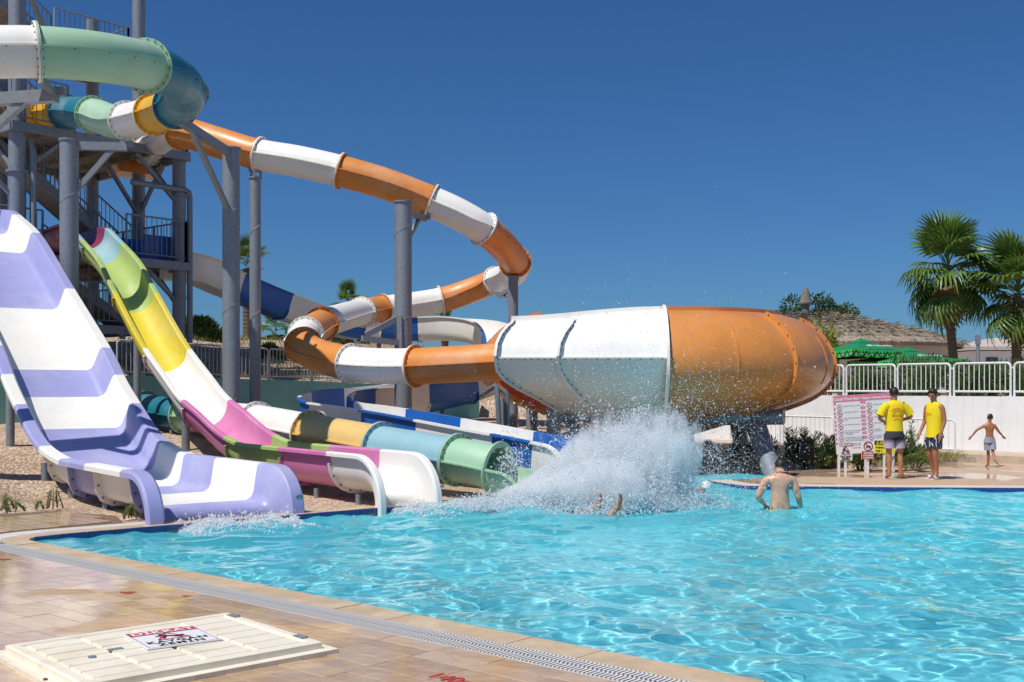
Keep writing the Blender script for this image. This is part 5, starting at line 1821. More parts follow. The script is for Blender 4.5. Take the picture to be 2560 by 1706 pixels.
def palm(label, base, h, n, r_tr, seed, scale=1.0, dead=16, group='fan palms behind the fence', lean=(0, 0)):
    rs = random.Random(seed)
    base = Vector(base)
    root = thing('palm_tree', label, 'palm tree', base, group)
    top = base + Vector((lean[0], lean[1], h))
    pts = [base - Z * .3] + [base.lerp(top, f_) + Vector((.03 * math.sin(7 * f_), 0, 0)) for f_ in (.2, .4, .6, .8, 1.0)]
    tr = MB(); tr.tube(pts, [r_tr * 1.25, r_tr * 1.05, r_tr, r_tr, r_tr * 1.05, r_tr * .9], 14)
    tr.build('trunk', BARK, root)
    rg = MB()
    z = .3
    while z < h - .2:
        q = base.lerp(top, z / h)
        rg.tube([q, q + Z * .05], [r_tr * 1.1, r_tr * 1.03], 12, caps=False); z += .16
    o = rg.build('leaf_scars', BARK, root); o['kind'] = 'stuff'
    for i in range(n):
        el = R(rs.triangular(-68, 84, 22) if i > 5 else rs.uniform(60, 88)); az = i * 2.39996 + rs.uniform(-.2, .2)
        me = FR[0 if el > R(35) else (1 if el > R(0) else 2)]
        o = bpy.data.objects.new('frond', me); COL.objects.link(o); o.parent = root
        o.location = top - base + Z * (rs.uniform(-.1, .25) + .25 * math.sin(el)); s_ = scale * rs.uniform(.85, 1.12); o.scale = (s_, s_, s_)
        o.rotation_euler = (rs.uniform(-.25, .25), -el, az)
    for i in range(dead):
        o = bpy.data.objects.new('dead_frond', FD[i % 2]); COL.objects.link(o); o.parent = root
        o.location = top - base + Z * rs.uniform(-.5, 0); s_ = scale * rs.uniform(.8, 1.1); o.scale = (s_, s_, s_)
        o.rotation_euler = (rs.uniform(-.3, .3), R(rs.uniform(55, 85)), rs.uniform(0, 6.28))
    return root


def at(px_, py_, d): return P(px_, py_, d)


pb_ = P(2388, 1000, 38); pb_.z = 1.5
palm('tall fan palm with shaggy dry skirt right of the thatched roof', pb_, P(0, 690, 38).z - 1.5, 46, .145, 4, 1.06, 26, lean=(-.25, 0))
pb_ = P(2538, 1000, 37); pb_.z = 1.5
palm('fan palm cut by the right frame edge', pb_, P(0, 745, 37).z - 1.5, 44, .15, 9, 1.1, 26, lean=(.1, 0))
for lab, px_, py_, d, sc_, n_ in (('thin fan palm seen between the two tall columns', 617, 672, 46, .6, 22), ('small fan palm low behind the two tall columns', 688, 838, 44, .6, 24), ('fan palm crown peeking over the white loop of the orange tube', 868, 775, 52, .62, 20), ('far fan palm crown peeking over the blue flume', 1112, 815, 60, .6, 16), ('low fan palm just right of the tower corner column', 478, 846, 50, .45, 14)):
    b_ = P(px_, 980, d); b_.z = gz(b_.x, b_.y)
    palm(lab, b_, P(0, py_, d).z - b_.z, n_, .17, px_, sc_, 6)

# --- oleander hedge behind the white fence, one shrub after another
hl_ = ['oleander shrub at the bowl edge behind the white fence', 'oleander shrub below the left parasol behind the white fence', 'tall oleander shrub between the two green parasols', 'oleander shrub behind the fence above the two lifeguards', 'oleander shrub left of the tall palm trunk', 'oleander shrub between the palm trunk and the lamp post', 'oleander shrub right of the lamp post behind the white fence', 'oleander shrub in the far right corner behind the fence']
for i, (px_, top_, wd) in enumerate(((2065, 938, 1.5), (2125, 925, 1.7), (2235, 888, 1.9), (2310, 905, 1.6), (2372, 925, 1.4), (2428, 915, 1.5), (2488, 892, 1.7), (2560, 905, 1.8))):
    t_ = (CX - CX)
    k = (px_ - CX) / F
    tt_ = (30.5 * k - 8.76) / (.687 + .727 * k)
    p = ww0 + WB * tt_ + WN * 1.5; p.z = 1.45
    bush('oleander_shrub', hl_[i], p, wd, P(0, top_, p.y).z - 1.45, 2600, BUSHL, .15, .026, seed=20 + i, group='oleander shrubs behind the white fence', depth=1.2, nblob=12)
# planter below the bowl and along the curb
pl_lab = ['dusty shrub under the bowl, left of its slanted steel leg', 'shrub close behind the slanted steel leg of the bowl', 'tall slender shrub left of the black utility box', 'second slender shrub, touching the black utility box', 'bushy green shrub right of the black utility box', 'shrub hard against the left post of the rules board', 'low shrub below the rules board', 'tall leafy oleander shoot between the two lifeguards', 'green bush between the two lifeguards', 'shrub in deep shade far under the bowl']
for i, (px_, top_, d, w, kind) in enumerate(((1845, 1120, 27.0, .8, 'b'), (1905, 1092, 26.2, .8, 'b'), (1982, 1068, 25.0, .9, 's'), (2012, 1070, 25.6, .9, 's'), (2065, 1086, 24.8, .9, 'b'), (2088, 1088, 25.4, .7, 'b'), (2150, 1140, 24.3, 1.1, 'b'), (2270, 1058, 24.2, .5, 's'), (2288, 1100, 24.8, .8, 'b'), (1745, 1130, 27.5, .9, 'b'))):
    p = P(px_, 1100, d); p.z = gz(p.x, p.y)
    hh = P(0, top_, d).z - p.z
    if kind == 'b':
        bush('planter_shrub', pl_lab[i], p, w, max(hh, .35), 1500, BUSHL if i % 2 else WEEDL, .09, .02, seed=50 + i, group='shrubs in the planter below the bowl', depth=.8, nblob=8)
    else:
        spiky_plant('planter_shrub', pl_lab[i], p, hh, 9, BUSHL, 60 + i, group='shrubs in the planter below the bowl', per=60)
# a small fan palm seedling on the curb between the lifeguards
p = P(2264, 1150, 23.8); p.z = .05
sd_root = thing('palm_seedling', 'small yellowish fan palm seedling by the curb between the lifeguards', 'plant', p)
for i in range(7):
    o = bpy.data.objects.new('frond', FR[i % 2]); COL.objects.link(o); o.parent = sd_root; o.scale = (.36,) * 3
    o.rotation_euler = (0, -R(35 + 8 * (i % 4)), i * .95)
# dry grass strip in the planter
rs = np.random.default_rng(77)
n = 5000
k = rs.uniform(0, 1, n)
pa_ = np.stack([np.interp(k, [0, .35, .6, 1], [6.3, 8.0, 9.2, 10.4]), np.interp(k, [0, .35, .6, 1], [25.2, 25.2, 25.8, 26.9]), np.zeros(n)], 1) + rs.normal(0, .28, (n, 3)) * np.array([1, 1, 0])
pa_[:, 2] = ground_z(pa_[:, 0], pa_[:, 1])
V, Fq = leaf_quads(pa_, rs.normal(0, .5, (n, 3)) + np.array([0, 0, 1]), .16, .012, rs)
g_ = link('dry_grass', npmesh('dry_grass', V, Fq, GRASSL)); g_['kind'] = 'stuff'
# scrub on the bank behind the left fence and on the gravel
n = 9000
pa_ = np.stack([rs.uniform(-13, 2, n), rs.uniform(30, 48, n), np.zeros(n)], 1)
ok_ = inside(edge_poly, pa_[:, 0] - .3, pa_[:, 1] - .5)
pa_ = pa_[ok_]; pa_[:, 2] = ground_z(pa_[:, 0], pa_[:, 1])
V, Fq = leaf_quads(pa_, rs.normal(0, .5, (len(pa_), 3)) + np.array([0, 0, 1]), .22, .03, rs)
g_ = link('bank_scrub', npmesh('bank_scrub', V, Fq, GRASSL)); g_['kind'] = 'stuff'


def conifer(label, base, h, w, seed, n=2600):
    rs = np.random.default_rng(seed); base = Vector(base)
    root = thing('juniper_tree', label, 'tree', base)
    MB().tube([base - Z * .2, base + Z * h * .9], [.12, .02], 8).build('trunk', BARK, root)
    f_ = rs.uniform(0.04, 1, n) ** 1.1
    lob = 1 + .35 * np.sin(f_ * 23 + seed) * rs.uniform(.4, 1, n)
    a = rs.uniform(0, 6.283, n); r = w * (1 - f_) ** .75 * lob * rs.uniform(.3, 1, n) ** .5
    c = np.stack([np.cos(a) * r, np.sin(a) * r, f_ * h], 1)
    V, Fq = leaf_quads(c, np.stack([np.cos(a), np.sin(a), rs.uniform(.3, 1.4, n)], 1), .28, .09, rs)
    o = link('crown', npmesh('crown', V, Fq, BUSHD), root); o['kind'] = 'stuff'


for lab, px_, top_, d, w, s_ in (('dark juniper tree right of the tower corner column', 505, 802, 42, 1.0, 3), ('smaller dark juniper behind the grey fence', 527, 832, 41, .8, 5), ('low dark juniper by the first tall column', 560, 850, 43, .9, 8)):
    b_ = P(px_, 980, d); b_.z = gz(b_.x, b_.y) - .2
    conifer(lab, b_, P(0, top_, d).z - b_.z, w, s_)
for i, (lab, px_, top_, d, w) in enumerate((('dark shrub behind the fence right of the two tall columns', 715, 866, 40, 1.8), ('dark shrub behind the hairpin of the orange tube', 745, 862, 43, 2.0), ('dark tree seen through the hairpin of the orange tube', 870, 842, 46, 2.2), ('dark shrub between the two tall columns', 665, 868, 39, 1.4))):
    b_ = P(px_, 980, d); b_.z = gz(b_.x, b_.y) - .2
    bush('bank_shrub', lab, b_, w, P(0, top_, d).z - b_.z, 1500, TREEL, .16, .06, seed=90 + i, group='dark shrubs on the bank')
# small shrub on the gravel by the grey pipes
p = P(1222, 1085, 25.5); p.z = gz(p.x, p.y)
bush('gravel_shrub', 'dry spindly shrub on the gravel left of the grey water pipes', p, .8, .62, 900, WEEDL, .08, .014, seed=31, upright=1.0)
# weeds beside the lilac slide
wlab = ['tall weed on the gravel beside the first slide leg', 'small green weed at the far left edge of the deck', 'small weed a little right of the far left edge', 'tiny weed halfway to the slide leg', 'leafy weed in the shade under the lilac slide end', 'grey weed tuft at the left frame edge']
for i, (px_, py_, d, h_, ns) in enumerate(((137, 1272, 16.9, .40, 7), (42, 1281, 16.5, .16, 6), (20, 1279, 16.7, .2, 5), (96, 1275, 16.8, .14, 5), (330, 1297, 15.6, .20, 8), (6, 1282, 16.3, .26, 6))):
    p = P(px_, py_, d); p.z = max(gz(p.x, p.y), -.03)
    spiky_plant('weed', wlab[i], p, h_, ns, WEEDL, 200 + i, length=.055, width=.014, group='weeds on the gravel', per=24)

# broad tree behind the thatched roof
b_ = P(2035, 980, 62); b_.z = 1.5
tree = thing('broad_tree', 'round dark green tree behind the thatched roof', 'tree', b_)
MB().tube([b_ - Z * .3, b_ + Vector((.1, 0, 2.0)), b_ + Vector((0, 0, 3.6))], [.3, .24, .12], 10).build('trunk', BARK, tree)
for k in range(5):
    a = k * 1.26
    MB().tube([b_ + Z * 2.0, b_ + Vector((math.cos(a) * .9, math.sin(a) * .9, 3.2)), b_ + Vector((math.cos(a) * 1.7, math.sin(a) * 1.5, 4.0))], [.13, .08, .03], 7).build('limb', BARK, tree)
rs = np.random.default_rng(12)
blobs = [(rs.uniform(-2.1, 2.1), rs.uniform(-1.2, 1.2), 0, rs.uniform(.4, .8)) for _ in range(26)]
blobs = [(x, y, 2.2 + 3.35 * math.sqrt(max(.05, 1 - (x / 2.5) ** 2)) * rs.uniform(.45, .86), r) for x, y, _, r in blobs]
c, u = clump_points(rs, 7000, blobs)
V, Fq = leaf_quads(c, u + np.array([0, 0, .2]), .2, .1, rs)
o = link('crown', npmesh('crown', V, Fq, TREEL), tree); o['kind'] = 'stuff'
# yellow-green thuja between bowl and roof
p = P(2068, 960, 36); p.z = 1.45
spiky_plant('thuja_shrub', 'yellow green thuja right of the orange bowl edge', p, P(0, 800, 36).z - 1.45, 26, YEWL, 301, length=.2, width=.05, lean=.3, per=90)

# ================================================================ THATCHED HOUSE
THATCH = pm('grey_thatch', '#9a8d7d', rough=0.95, var=0.35, scale=7, bump=0.8, bscale=18)
STRAW = leafmat('straw_blade', '#5f564b', '#b3a696', 0.1, 0.9)
HWALL = pm('cream_house_wall', '#d5cfc2', rough=0.9, var=0.05, scale=3)
hc_ = P(2030, 980, 48); hc_.z = 1.4
house = thing('thatched_house', 'round house with grey thatched roof and a cone chimney cap', 'house', hc_)
zr = P(0, 786, 48).z
Rr = 5.8
eave = P(0, 862, 44).z
MB().lathe([(Rr - .75, 1.2), (Rr - .75, eave - .05)], (hc_.x, hc_.y, 0), 36).build('wall', HWALL, house)
MB().lathe([(Rr - .10, eave - .42), (Rr - .02, eave - .42), (Rr - .02, eave - .05), (Rr - .7, eave + .0)], (hc_.x, hc_.y, 0), 40).build('fascia', HWALL, house, angle=30)
prof_r = [(Rr + .22, eave - .08), (Rr + .25, eave + .06)]
for i in range(1, 13):
    f_ = i / 12
    prof_r.append(((Rr + .2) * (1 - f_) + .2 * f_, eave + .06 + (zr - eave - .06) * (f_ ** .8) + .05 * (i % 2)))
roof = MB().lathe(prof_r, (hc_.x, hc_.y, 0), 56).build('roof', THATCH, house, angle=60)
n = 16000
f_ = rs.uniform(0, 1, n) ** .6; f_ = np.floor(f_ * 9) / 9 + rs.uniform(0, .035, n)
a = rs.uniform(math.pi * .95, 2.1 * math.pi, n)
rr = (Rr + .26) * (1 - f_) + .2 * f_
c = np.stack([hc_.x + np.cos(a) * rr, hc_.y + np.sin(a) * rr, eave + .10 + (zr - eave - .06) * np.maximum(f_, 0.0001) ** .8 + .05], 1)
dirs = np.stack([np.cos(a), np.sin(a), np.full(n, -.42)], 1) + rs.normal(0, .3, (n, 3))
V, Fq = leaf_quads(c, dirs, .38, .035, rs)
o = link('straw', npmesh('straw', V, Fq, STRAW, off=WL[roof.name]), roof); o['kind'] = 'stuff'; o.location = (0, 0, 0)
for q_ in (P(2292, 900, 44.2), P(2180, 900, 42.8)):
    MB().box((q_.x, q_.y, (1.2 + eave) / 2), (.34, .34, eave - 1.2)).build('pillar', HWALL, house, smooth=False)
chm = MB().lathe([(.16, 0), (.16, .42), (.3, .44), (.3, .52), (.24, .56), (.12, 1.05), (.10, 1.1), (0.0, 1.1)], (P(2014, 0, 47.5).x, 47.5, P(0, 783, 47.5).z - .05), 18).build('chimney', pm('old_chimney', '#75736a', rough=.9, var=.3, scale=6), house, angle=30)

# far house by the lamp post
fh = P(2475, 940, 70)
fhouse = thing('distant_house', 'distant white house between the palms with a low tiled roof', 'house', (fh.x, fh.y, 1.4))
MB().box((fh.x + 1.2, fh.y + 2, (1.2 + P(0, 878, 70).z) / 2), (4.6, 4, P(0, 878, 70).z - 1.2)).build('wall', WHITEWALL, fhouse, smooth=False)
ze = P(0, 876, 70).z
rf = MB(); q0 = [Vector((fh.x - 1.7, fh.y - .4, ze)), Vector((fh.x + 4.0, fh.y - .4, ze)), Vector((fh.x + 4.0, fh.y + 4.4, ze)), Vector((fh.x - 1.7, fh.y + 4.4, ze))]
q1 = [p + Z * .22 for p in q0]; apx = [Vector((fh.x + .9, fh.y + 2, ze + .85)), Vector((fh.x + 1.6, fh.y + 2, ze + .85))]
rf.add(q0 + q1 + apx, [(3, 2, 1, 0), (0, 1, 5, 4), (1, 2, 6, 5), (2, 3, 7, 6), (3, 0, 4, 7), (4, 5, 9, 8), (5, 6, 9), (6, 7, 8, 9), (7, 4, 8)])
rf.build('roof', pm('pale_roof', '#b9aea6', rough=.8), fhouse, smooth=False)
for i in range(2):
    MB().box((fh.x + .1 + 1.6 * i, fh.y - .02, ze - .9), (.7, .06, .9)).build('window', pm('dark_glass', '#3a4650', rough=.15), fhouse, smooth=False)
# lamp post
lp_ = P(2445, 985, 34); lp_.z = 1.5
lampp = thing('lamp_post', 'grey lamp post behind the white fence between the palms', 'lamp post', lp_)
MB().tube([lp_, lp_ + Z * (P(0, 862, 34).z - 1.5)], .055, 10).build('pole', STEEL, lampp)
MB().tube([lp_, lp_ + Z * .12], [.14, .07], 12).build('base_plate', STEEL, lampp)
MB().box(lp_ + Z * (P(0, 850, 34).z - 1.5), (.12, .14, .28)).build('lamp_head', DSTEEL, lampp, smooth=False)
q = P(1318, 803, 50)
dl = thing('deck_lamp', 'small flat topped lamp peeking over the white bowl panels', 'lamp', (q.x, q.y, 1.4))
MB().lathe([(0, .1), (.34, .06), (.36, .0), (.2, -.02), (0, -.02)], q, 20).build('lamp_head', HWALL, dl)
for sx in (-.18, .18):
    MB().tube([(q.x + sx, q.y, q.z), (q.x + sx * .6, q.y, q.z - .5), (q.x, q.y, 1.2)], .02, 6).build('pole', STEEL, dl)

# ================================================================ PARASOLS
PARG = pm('green_parasol_cloth', '#0d7a4c', rough=.8, var=.06, scale=4, bump=.1, bscale=8)
PARL = pm('light_green_print', '#46c64a', rough=.8, var=.05, scale=8)
PARD = pm('dark_green_print', '#0a4f38', rough=.8, var=.05, scale=8)


def parasol(label, apex, half, drop, rot, txt):
    apex = Vector(apex)
    root = thing('parasol', label, 'parasol', (apex.x, apex.y, 1.5), 'green parasols behind the hedge')
    MB().tube([(apex.x, apex.y, 1.4), (apex.x, apex.y, apex.z)], .03, 10).build('pole', WPAINT, root)
    cs_ = [Vector((math.cos(rot + k * math.pi / 2 + math.pi / 4), math.sin(rot + k * math.pi / 2 + math.pi / 4), 0)) * half * 1.414 for k in range(4)]
    can = MB()
    nn_ = 8
    for k in range(4):
        a, b = cs_[k], cs_[(k + 1) % 4]
        rows = []
        for i in range(5):
            f = i / 4
            rows.append([apex + a.lerp(b, j / nn_) * f - Z * (drop * f + .06 * math.sin(math.pi * f) + .05 * f * math.sin(math.pi * j / nn_)) for j in range(nn_ + 1)])
        for r0_, r1_ in zip(rows[:-1], rows[1:]): can.strip(r0_, r1_)
    canopy = can.build('canopy', PARG, root, angle=25)
    MB().lathe([(.36, -.14), (.34, -.08), (.0, .06)], apex, 4, rot + math.pi / 4, rot + math.pi / 4 + 2 * math.pi).build('vent', PARG, canopy, smooth=False)
    for k in range(4):
        a, b = cs_[k], cs_[(k + 1) % 4]
        top_ = [apex + a.lerp(b, j / 12) - Z * (drop + .05 * math.sin(math.pi * j / 12)) for j in range(13)]
        out = (a + b).normalized() * .008
        bot_ = [p - Z * .2 + out * 1.5 for p in top_]
        va = MB().strip(top_, bot_).build('valance', PARD, root, smooth=False)
        pr, pw2 = MB(), MB()
        for j in range(12):
            p, q_, pd, qd = top_[j] + out, top_[j + 1] + out, bot_[j] + out, bot_[j + 1] + out
            m1, m2_ = (p + q_) / 2, (pd + qd) / 2; ml = (p + pd) / 2; mr2 = (q_ + qd) / 2; cc = (ml + mr2) / 2
            tris = ((p, q_, cc), (ml, cc, pd), (cc, mr2, m2_)) if j % 2 else ((ml, m1, p), (pd, cc, qd), (m1, mr2, q_))
            for t3 in tris: pr.add(t3, [(0, 1, 2)])
            c2 = cc + out * .5
            pw2.add([c2 + (q_ - p) * .1, c2 - (q_ - p) * .1, c2 - Z * .05], [(0, 1, 2)])
        stuff(pr.build('light_print', PARL, va, smooth=False)); stuff(pw2.build('white_print', SIGNW, va, smooth=False))
        MB().bar(apex - Z * .3, apex + a * .98 - Z * (drop + .02), .025).build('rib', WPAINT, root, smooth=False)
    # lettering on the slope that faces the pool
    k = min(range(4), key=lambda k_: (cs_[k_] + cs_[(k_ + 1) % 4]).y)
    a, b = cs_[k], cs_[(k + 1) % 4]
    if a.x > b.x: a, b = b, a
    ax2 = (b - a).normalized(); dn = ((a + b) / 2 - Z * (drop + .05))
    ay2 = (-dn).normalized()
    lt = MB(); nrm2 = ax2.cross(ay2)
    text_into(lt, txt, .2, apex + dn * .80 + nrm2 * .085, ax2, ay2, align='CENTER', bold=.004)
    stuff(lt.build('lettering', SIGNW, canopy, smooth=False))
    return root


parasol('green parasol with triangle pattern valance, nearer the bowl', P(2152, 850, 34.5), 1.12, .33, .35, '#Probuddy')
parasol('green parasol with triangle pattern valance, partly behind the palm trunk', P(2268, 872, 34.0), 1.25, .36, .35, '#Probuddy')
# pale cap of a further parasol pole
q = P(2262, 869, 40)
# black utility box in the planter
q = P(1998, 1146, 24.6)
ub = thing('utility_box', 'black utility box among the planter shrubs below the bowl', 'utility box', (q.x + .16, q.y + .12, 0))
MB().box((q.x + .16, q.y + .12, P(0, 1124, 24.6).z), (.33, .24, .42)).build('cabinet', BLACK, ub, smooth=False)
MB().box((q.x + .16, q.y + .12, P(0, 1103, 24.6).z + .01), (.37, .28, .03)).build('lid', BLACK, ub, smooth=False)
MB().bar((q.x + .16, q.y + .12, -.05), (q.x + .16, q.y + .12, P(0, 1146, 24.6).z + .05), .1).build('post', BLACK, ub, smooth=False)
# ================================================================ PEOPLE
def skin_mesh(name, verts, edges, radii, root_i, mat, levels=2):
    me = bpy.data.meshes.new(name)
    me.from_pydata(verts, edges, [])
    ob = bpy.data.objects.new(name, me); COL.objects.link(ob)
    ob.modifiers.new('s', 'SKIN')
    sv = me.skin_vertices[0].data
    for i, r in enumerate(radii):
        sv[i].radius = r if isinstance(r, tuple) else (r, r)
        sv[i].use_root = (i == root_i)
    ob.modifiers['s'].use_smooth_shade = True
    sb = ob.modifiers.new('b', 'SUBSURF'); sb.levels = levels; sb.render_levels = levels
    dg = bpy.context.evaluated_depsgraph_get()
    m2_ = bpy.data.meshes.new_from_object(ob.evaluated_get(dg))
    bpy.data.objects.remove(ob); bpy.data.meshes.remove(me)
    m2_.materials.clear(); m2_.materials.append(mat)
    m2_.polygons.foreach_set('use_smooth', [True] * len(m2_.polygons))
    return m2_


class Fig:
    def __init__(s): s.v, s.e, s.r, s.ix = [], [], [], {}

    def j(s, name, p, r, parent=None):
        s.ix[name] = len(s.v); s.v.append(tuple(p)); s.r.append(r)
        if parent: s.e.append((s.ix[parent], s.ix[name]))
        return Vector(p)


def ell(c, rx, ry, up=Z, n=18, side=None):
    c = Vector(c); up = Vector(up).normalized()
    s_ = Vector(side) if side else Vector((1, 0, 0))
    s_ = (s_ - up * s_.dot(up)).normalized(); f = up.cross(s_)
    return [c + s_ * rx * math.cos(2 * math.pi * k / n) + f * ry * math.sin(2 * math.pi * k / n) for k in range(n)]


def person(label, loc, H_, turn, J, skin, hair='cap', hair_mat=None, head_turn=0.0, hands=True, bulk=1.0):
    """J: joint positions in body space (x = body's right when it faces +y, y = forward, z up, for a 1.75 m adult)"""
    k = H_ / 1.75
    rot = Matrix.Rotation(turn, 3, 'Z')
    loc = Vector(loc)
    W = lambda p: loc + rot @ (Vector(p) * k)
    root = thing('person', label, 'person', loc)
    f = Fig()
    T_ = lambda n, p, r, par=None: f.j(n, W(p) - loc, (r[0] * k, r[1] * k) if isinstance(r, tuple) else r * k, par)
    g = J.get
    bk = bulk
    T_('pelvis', g('pelvis', (0, 0, .95)), (.125 * bk, .10))
    T_('waist', g('waist', (0, 0, 1.10)), (.115 * bk, .09 * bk), 'pelvis')
    T_('chest', g('chest', (0, 0, 1.28)), (.145 * bk, .105 * bk), 'waist')
    T_('upper', g('upper', (0, 0, 1.41)), (.125 * bk, .085 * bk), 'chest')
    T_('neck', g('neck', (0, 0.0, 1.50)), .052, 'upper')
    hd = Vector(g('head', (0, .02, 1.63)))
    nk = Vector(g('neck', (0, 0, 1.50)))
    hdir = (hd - nk).normalized()
    T_('jaw', hd - hdir * .045, (.062, .07), 'neck')
    T_('skull', hd + hdir * .03, (.078, .092), 'jaw')
    T_('crown', hd + hdir * .085, (.055, .065), 'skull')
    for s_, nm in ((-1, 'l'), (1, 'r')):
        T_('sh' + nm, g('sh' + nm, (s_ * .175, 0, 1.42)), .060 * bk, 'upper')
        T_('el' + nm, g('el' + nm, (s_ * .24, 0, 1.13)), .043 * bk, 'sh' + nm)
        T_('wr' + nm, g('wr' + nm, (s_ * .26, .05, .89)), .029, 'el' + nm)
        wr, el = Vector(g('wr' + nm, (s_ * .26, .05, .89))), Vector(g('el' + nm, (s_ * .24, 0, 1.13)))
        hdn = (wr - el).normalized()
        hd_end = wr + hdn * .075
        T_('ha' + nm, hd_end, (.036, .02), 'wr' + nm)
        if hands:
            sd = hdn.cross(Vector((0, 1, 0.2))).normalized()
            cur = hdn.cross(sd).normalized()
            for q, (off, ln) in enumerate(((-.027, .068), (-.009, .078), (.009, .074), (.027, .056))):
                b_ = hd_end + sd * off + hdn * .025
                T_('f%d%s' % (q, nm), b_, .0095, 'ha' + nm)
                T_('g%d%s' % (q, nm), b_ + hdn * ln * .55 + cur * .008, .0085, 'f%d%s' % (q, nm))
                T_('h%d%s' % (q, nm), b_ + hdn * ln * .9 + cur * .028, .0075, 'g%d%s' % (q, nm))
            T_('t0' + nm, wr + hdn * .035 - sd * .035 * (1), .011, 'ha' + nm)
            T_('t1' + nm, wr + hdn * .075 - sd * .055, .0095, 't0' + nm)
        T_('hip' + nm, g('hip' + nm, (s_ * .09, 0, .90)), .088, 'pelvis')
        T_('kn' + nm, g('kn' + nm, (s_ * .10, .02, .49)), .055, 'hip' + nm)
        kn, an = Vector(g('kn' + nm, (s_ * .10, .02, .49))), Vector(g('an' + nm, (s_ * .11, 0, .085)))
        T_('ca' + nm, kn.lerp(an, .35) + Vector((0, -.015, 0)), .054, 'kn' + nm)
        T_('an' + nm, an, .035, 'ca' + nm)
        ft = Vector(g('ft' + nm, (an.x + s_ * .03, an.y + .13, .028)))
        T_('he' + nm, an + (an - ft).normalized() * Vector((1, 1, 0)).length * .02 + Vector((0, 0, -.05)), .03, 'an' + nm)
        T_('ft' + nm, ft, (.042, .024), 'an' + nm)
        T_('to' + nm, ft + (ft - an).normalized() * Vector((1, 1, 1)).length * .03, (.036, .016), 'ft' + nm)
    me = skin_mesh('body', f.v, f.e, f.r, 0, skin)
    body = link('body', me, root)
    # head details
    ht = Matrix.Rotation(head_turn, 3, 'Z')
    fw = rot @ (ht @ Vector((0, 1, 0))); fw = (fw - (rot @ hdir) * fw.dot(rot @ hdir)).normalized()
    up = (rot @ hdir).normalized(); sd = fw.cross(up)
    hc2 = W(hd)
    hm = hair_mat or HAIR
    hb = MB()
    NN, MM = 20, 10
    rings = []
    for i in range(MM + 1):
        row = []
        for q in range(NN):
            a = 2 * math.pi * q / NN
            # reaches lower at the back and sides than over the forehead
            front = max(0.0, math.cos(a))
            lo_ = 2.05 - 1.18 * front ** .55
            t_ = .02 + (lo_ - .02) * i / MM
            bump = 1 + .05 * math.sin(9 * a + 5 * t_) + .03 * math.sin(17 * a)
            row.append(hc2 + up * k * (.035 + (.112 * math.cos(t_)) * bump) + (fw * math.cos(a) * .106 + sd * math.sin(a) * .088) * k * math.sin(t_) * bump)
        rings.append(row)
    hb.loft(rings)
    hb.build('hair', hm, root, angle=80)
    for s_ in (-1, 1):
        MB().ball(hc2 + sd * s_ * .086 * k - up * .005 * k, .026 * k, 8, 6, (.5, 1, 1.25)).build('ear', skin, root)
        MB().ball(hc2 + sd * s_ * .031 * k + fw * .083 * k + up * .012 * k, .011 * k, 8, 5).build('eye', BLACK, root)
    MB().tube([hc2 + fw * .082 * k + up * .02 * k, hc2 + fw * .108 * k - up * .022 * k, hc2 + fw * .085 * k - up * .03 * k], [.009 * k, .015 * k, .01 * k], 8).build('nose', skin, root)
    MB().tube([hc2 + fw * .079 * k - up * .055 * k - sd * .026 * k, hc2 + fw * .088 * k - up * .06 * k, hc2 + fw * .079 * k - up * .055 * k + sd * .026 * k], .006 * k, 6).build('mouth', pm('lip', '#8a4b3c', rough=.5), root)
    return root, W, k, rot


def cloth_tube(mb, W, k, rot, pts, rads, n=16):
    """sleeve or trouser leg: open tube round the limb"""
    pts = [Vector(p) for p in pts]
    rings = []
    for i, p in enumerate(pts):
        a = pts[max(0, i - 1)]; b = pts[min(len(pts) - 1, i + 1)]
        t = (b - a).normalized()
        r = rads[i] if isinstance(rads[i], tuple) else (rads[i], rads[i])
        rings.append([W(q) for q in ell(p, r[0], r[1], t, n)])
    mb.loft(rings, caps=False)


def wrinkle(o, amt, sc_, seed):
    rs = np.random.default_rng(seed)
    me = o.data; n = len(me.vertices)
    co = np.empty(n * 3, np.float32); me.vertices.foreach_get('co', co); co = co.reshape(-1, 3)
    ph = rs.uniform(0, 6.28, 6); fr = rs.normal(0, sc_, (6, 3))
    d = sum(np.sin(co @ fr[i] + ph[i]) for i in range(6)) / 6
    nr = np.empty(n * 3, np.float32); me.vertices.foreach_get('normal', nr)
    co = co + nr.reshape(-1, 3) * (d * amt)[:, None]
    me.vertices.foreach_set('co', co.ravel().astype(np.float32)); me.update()


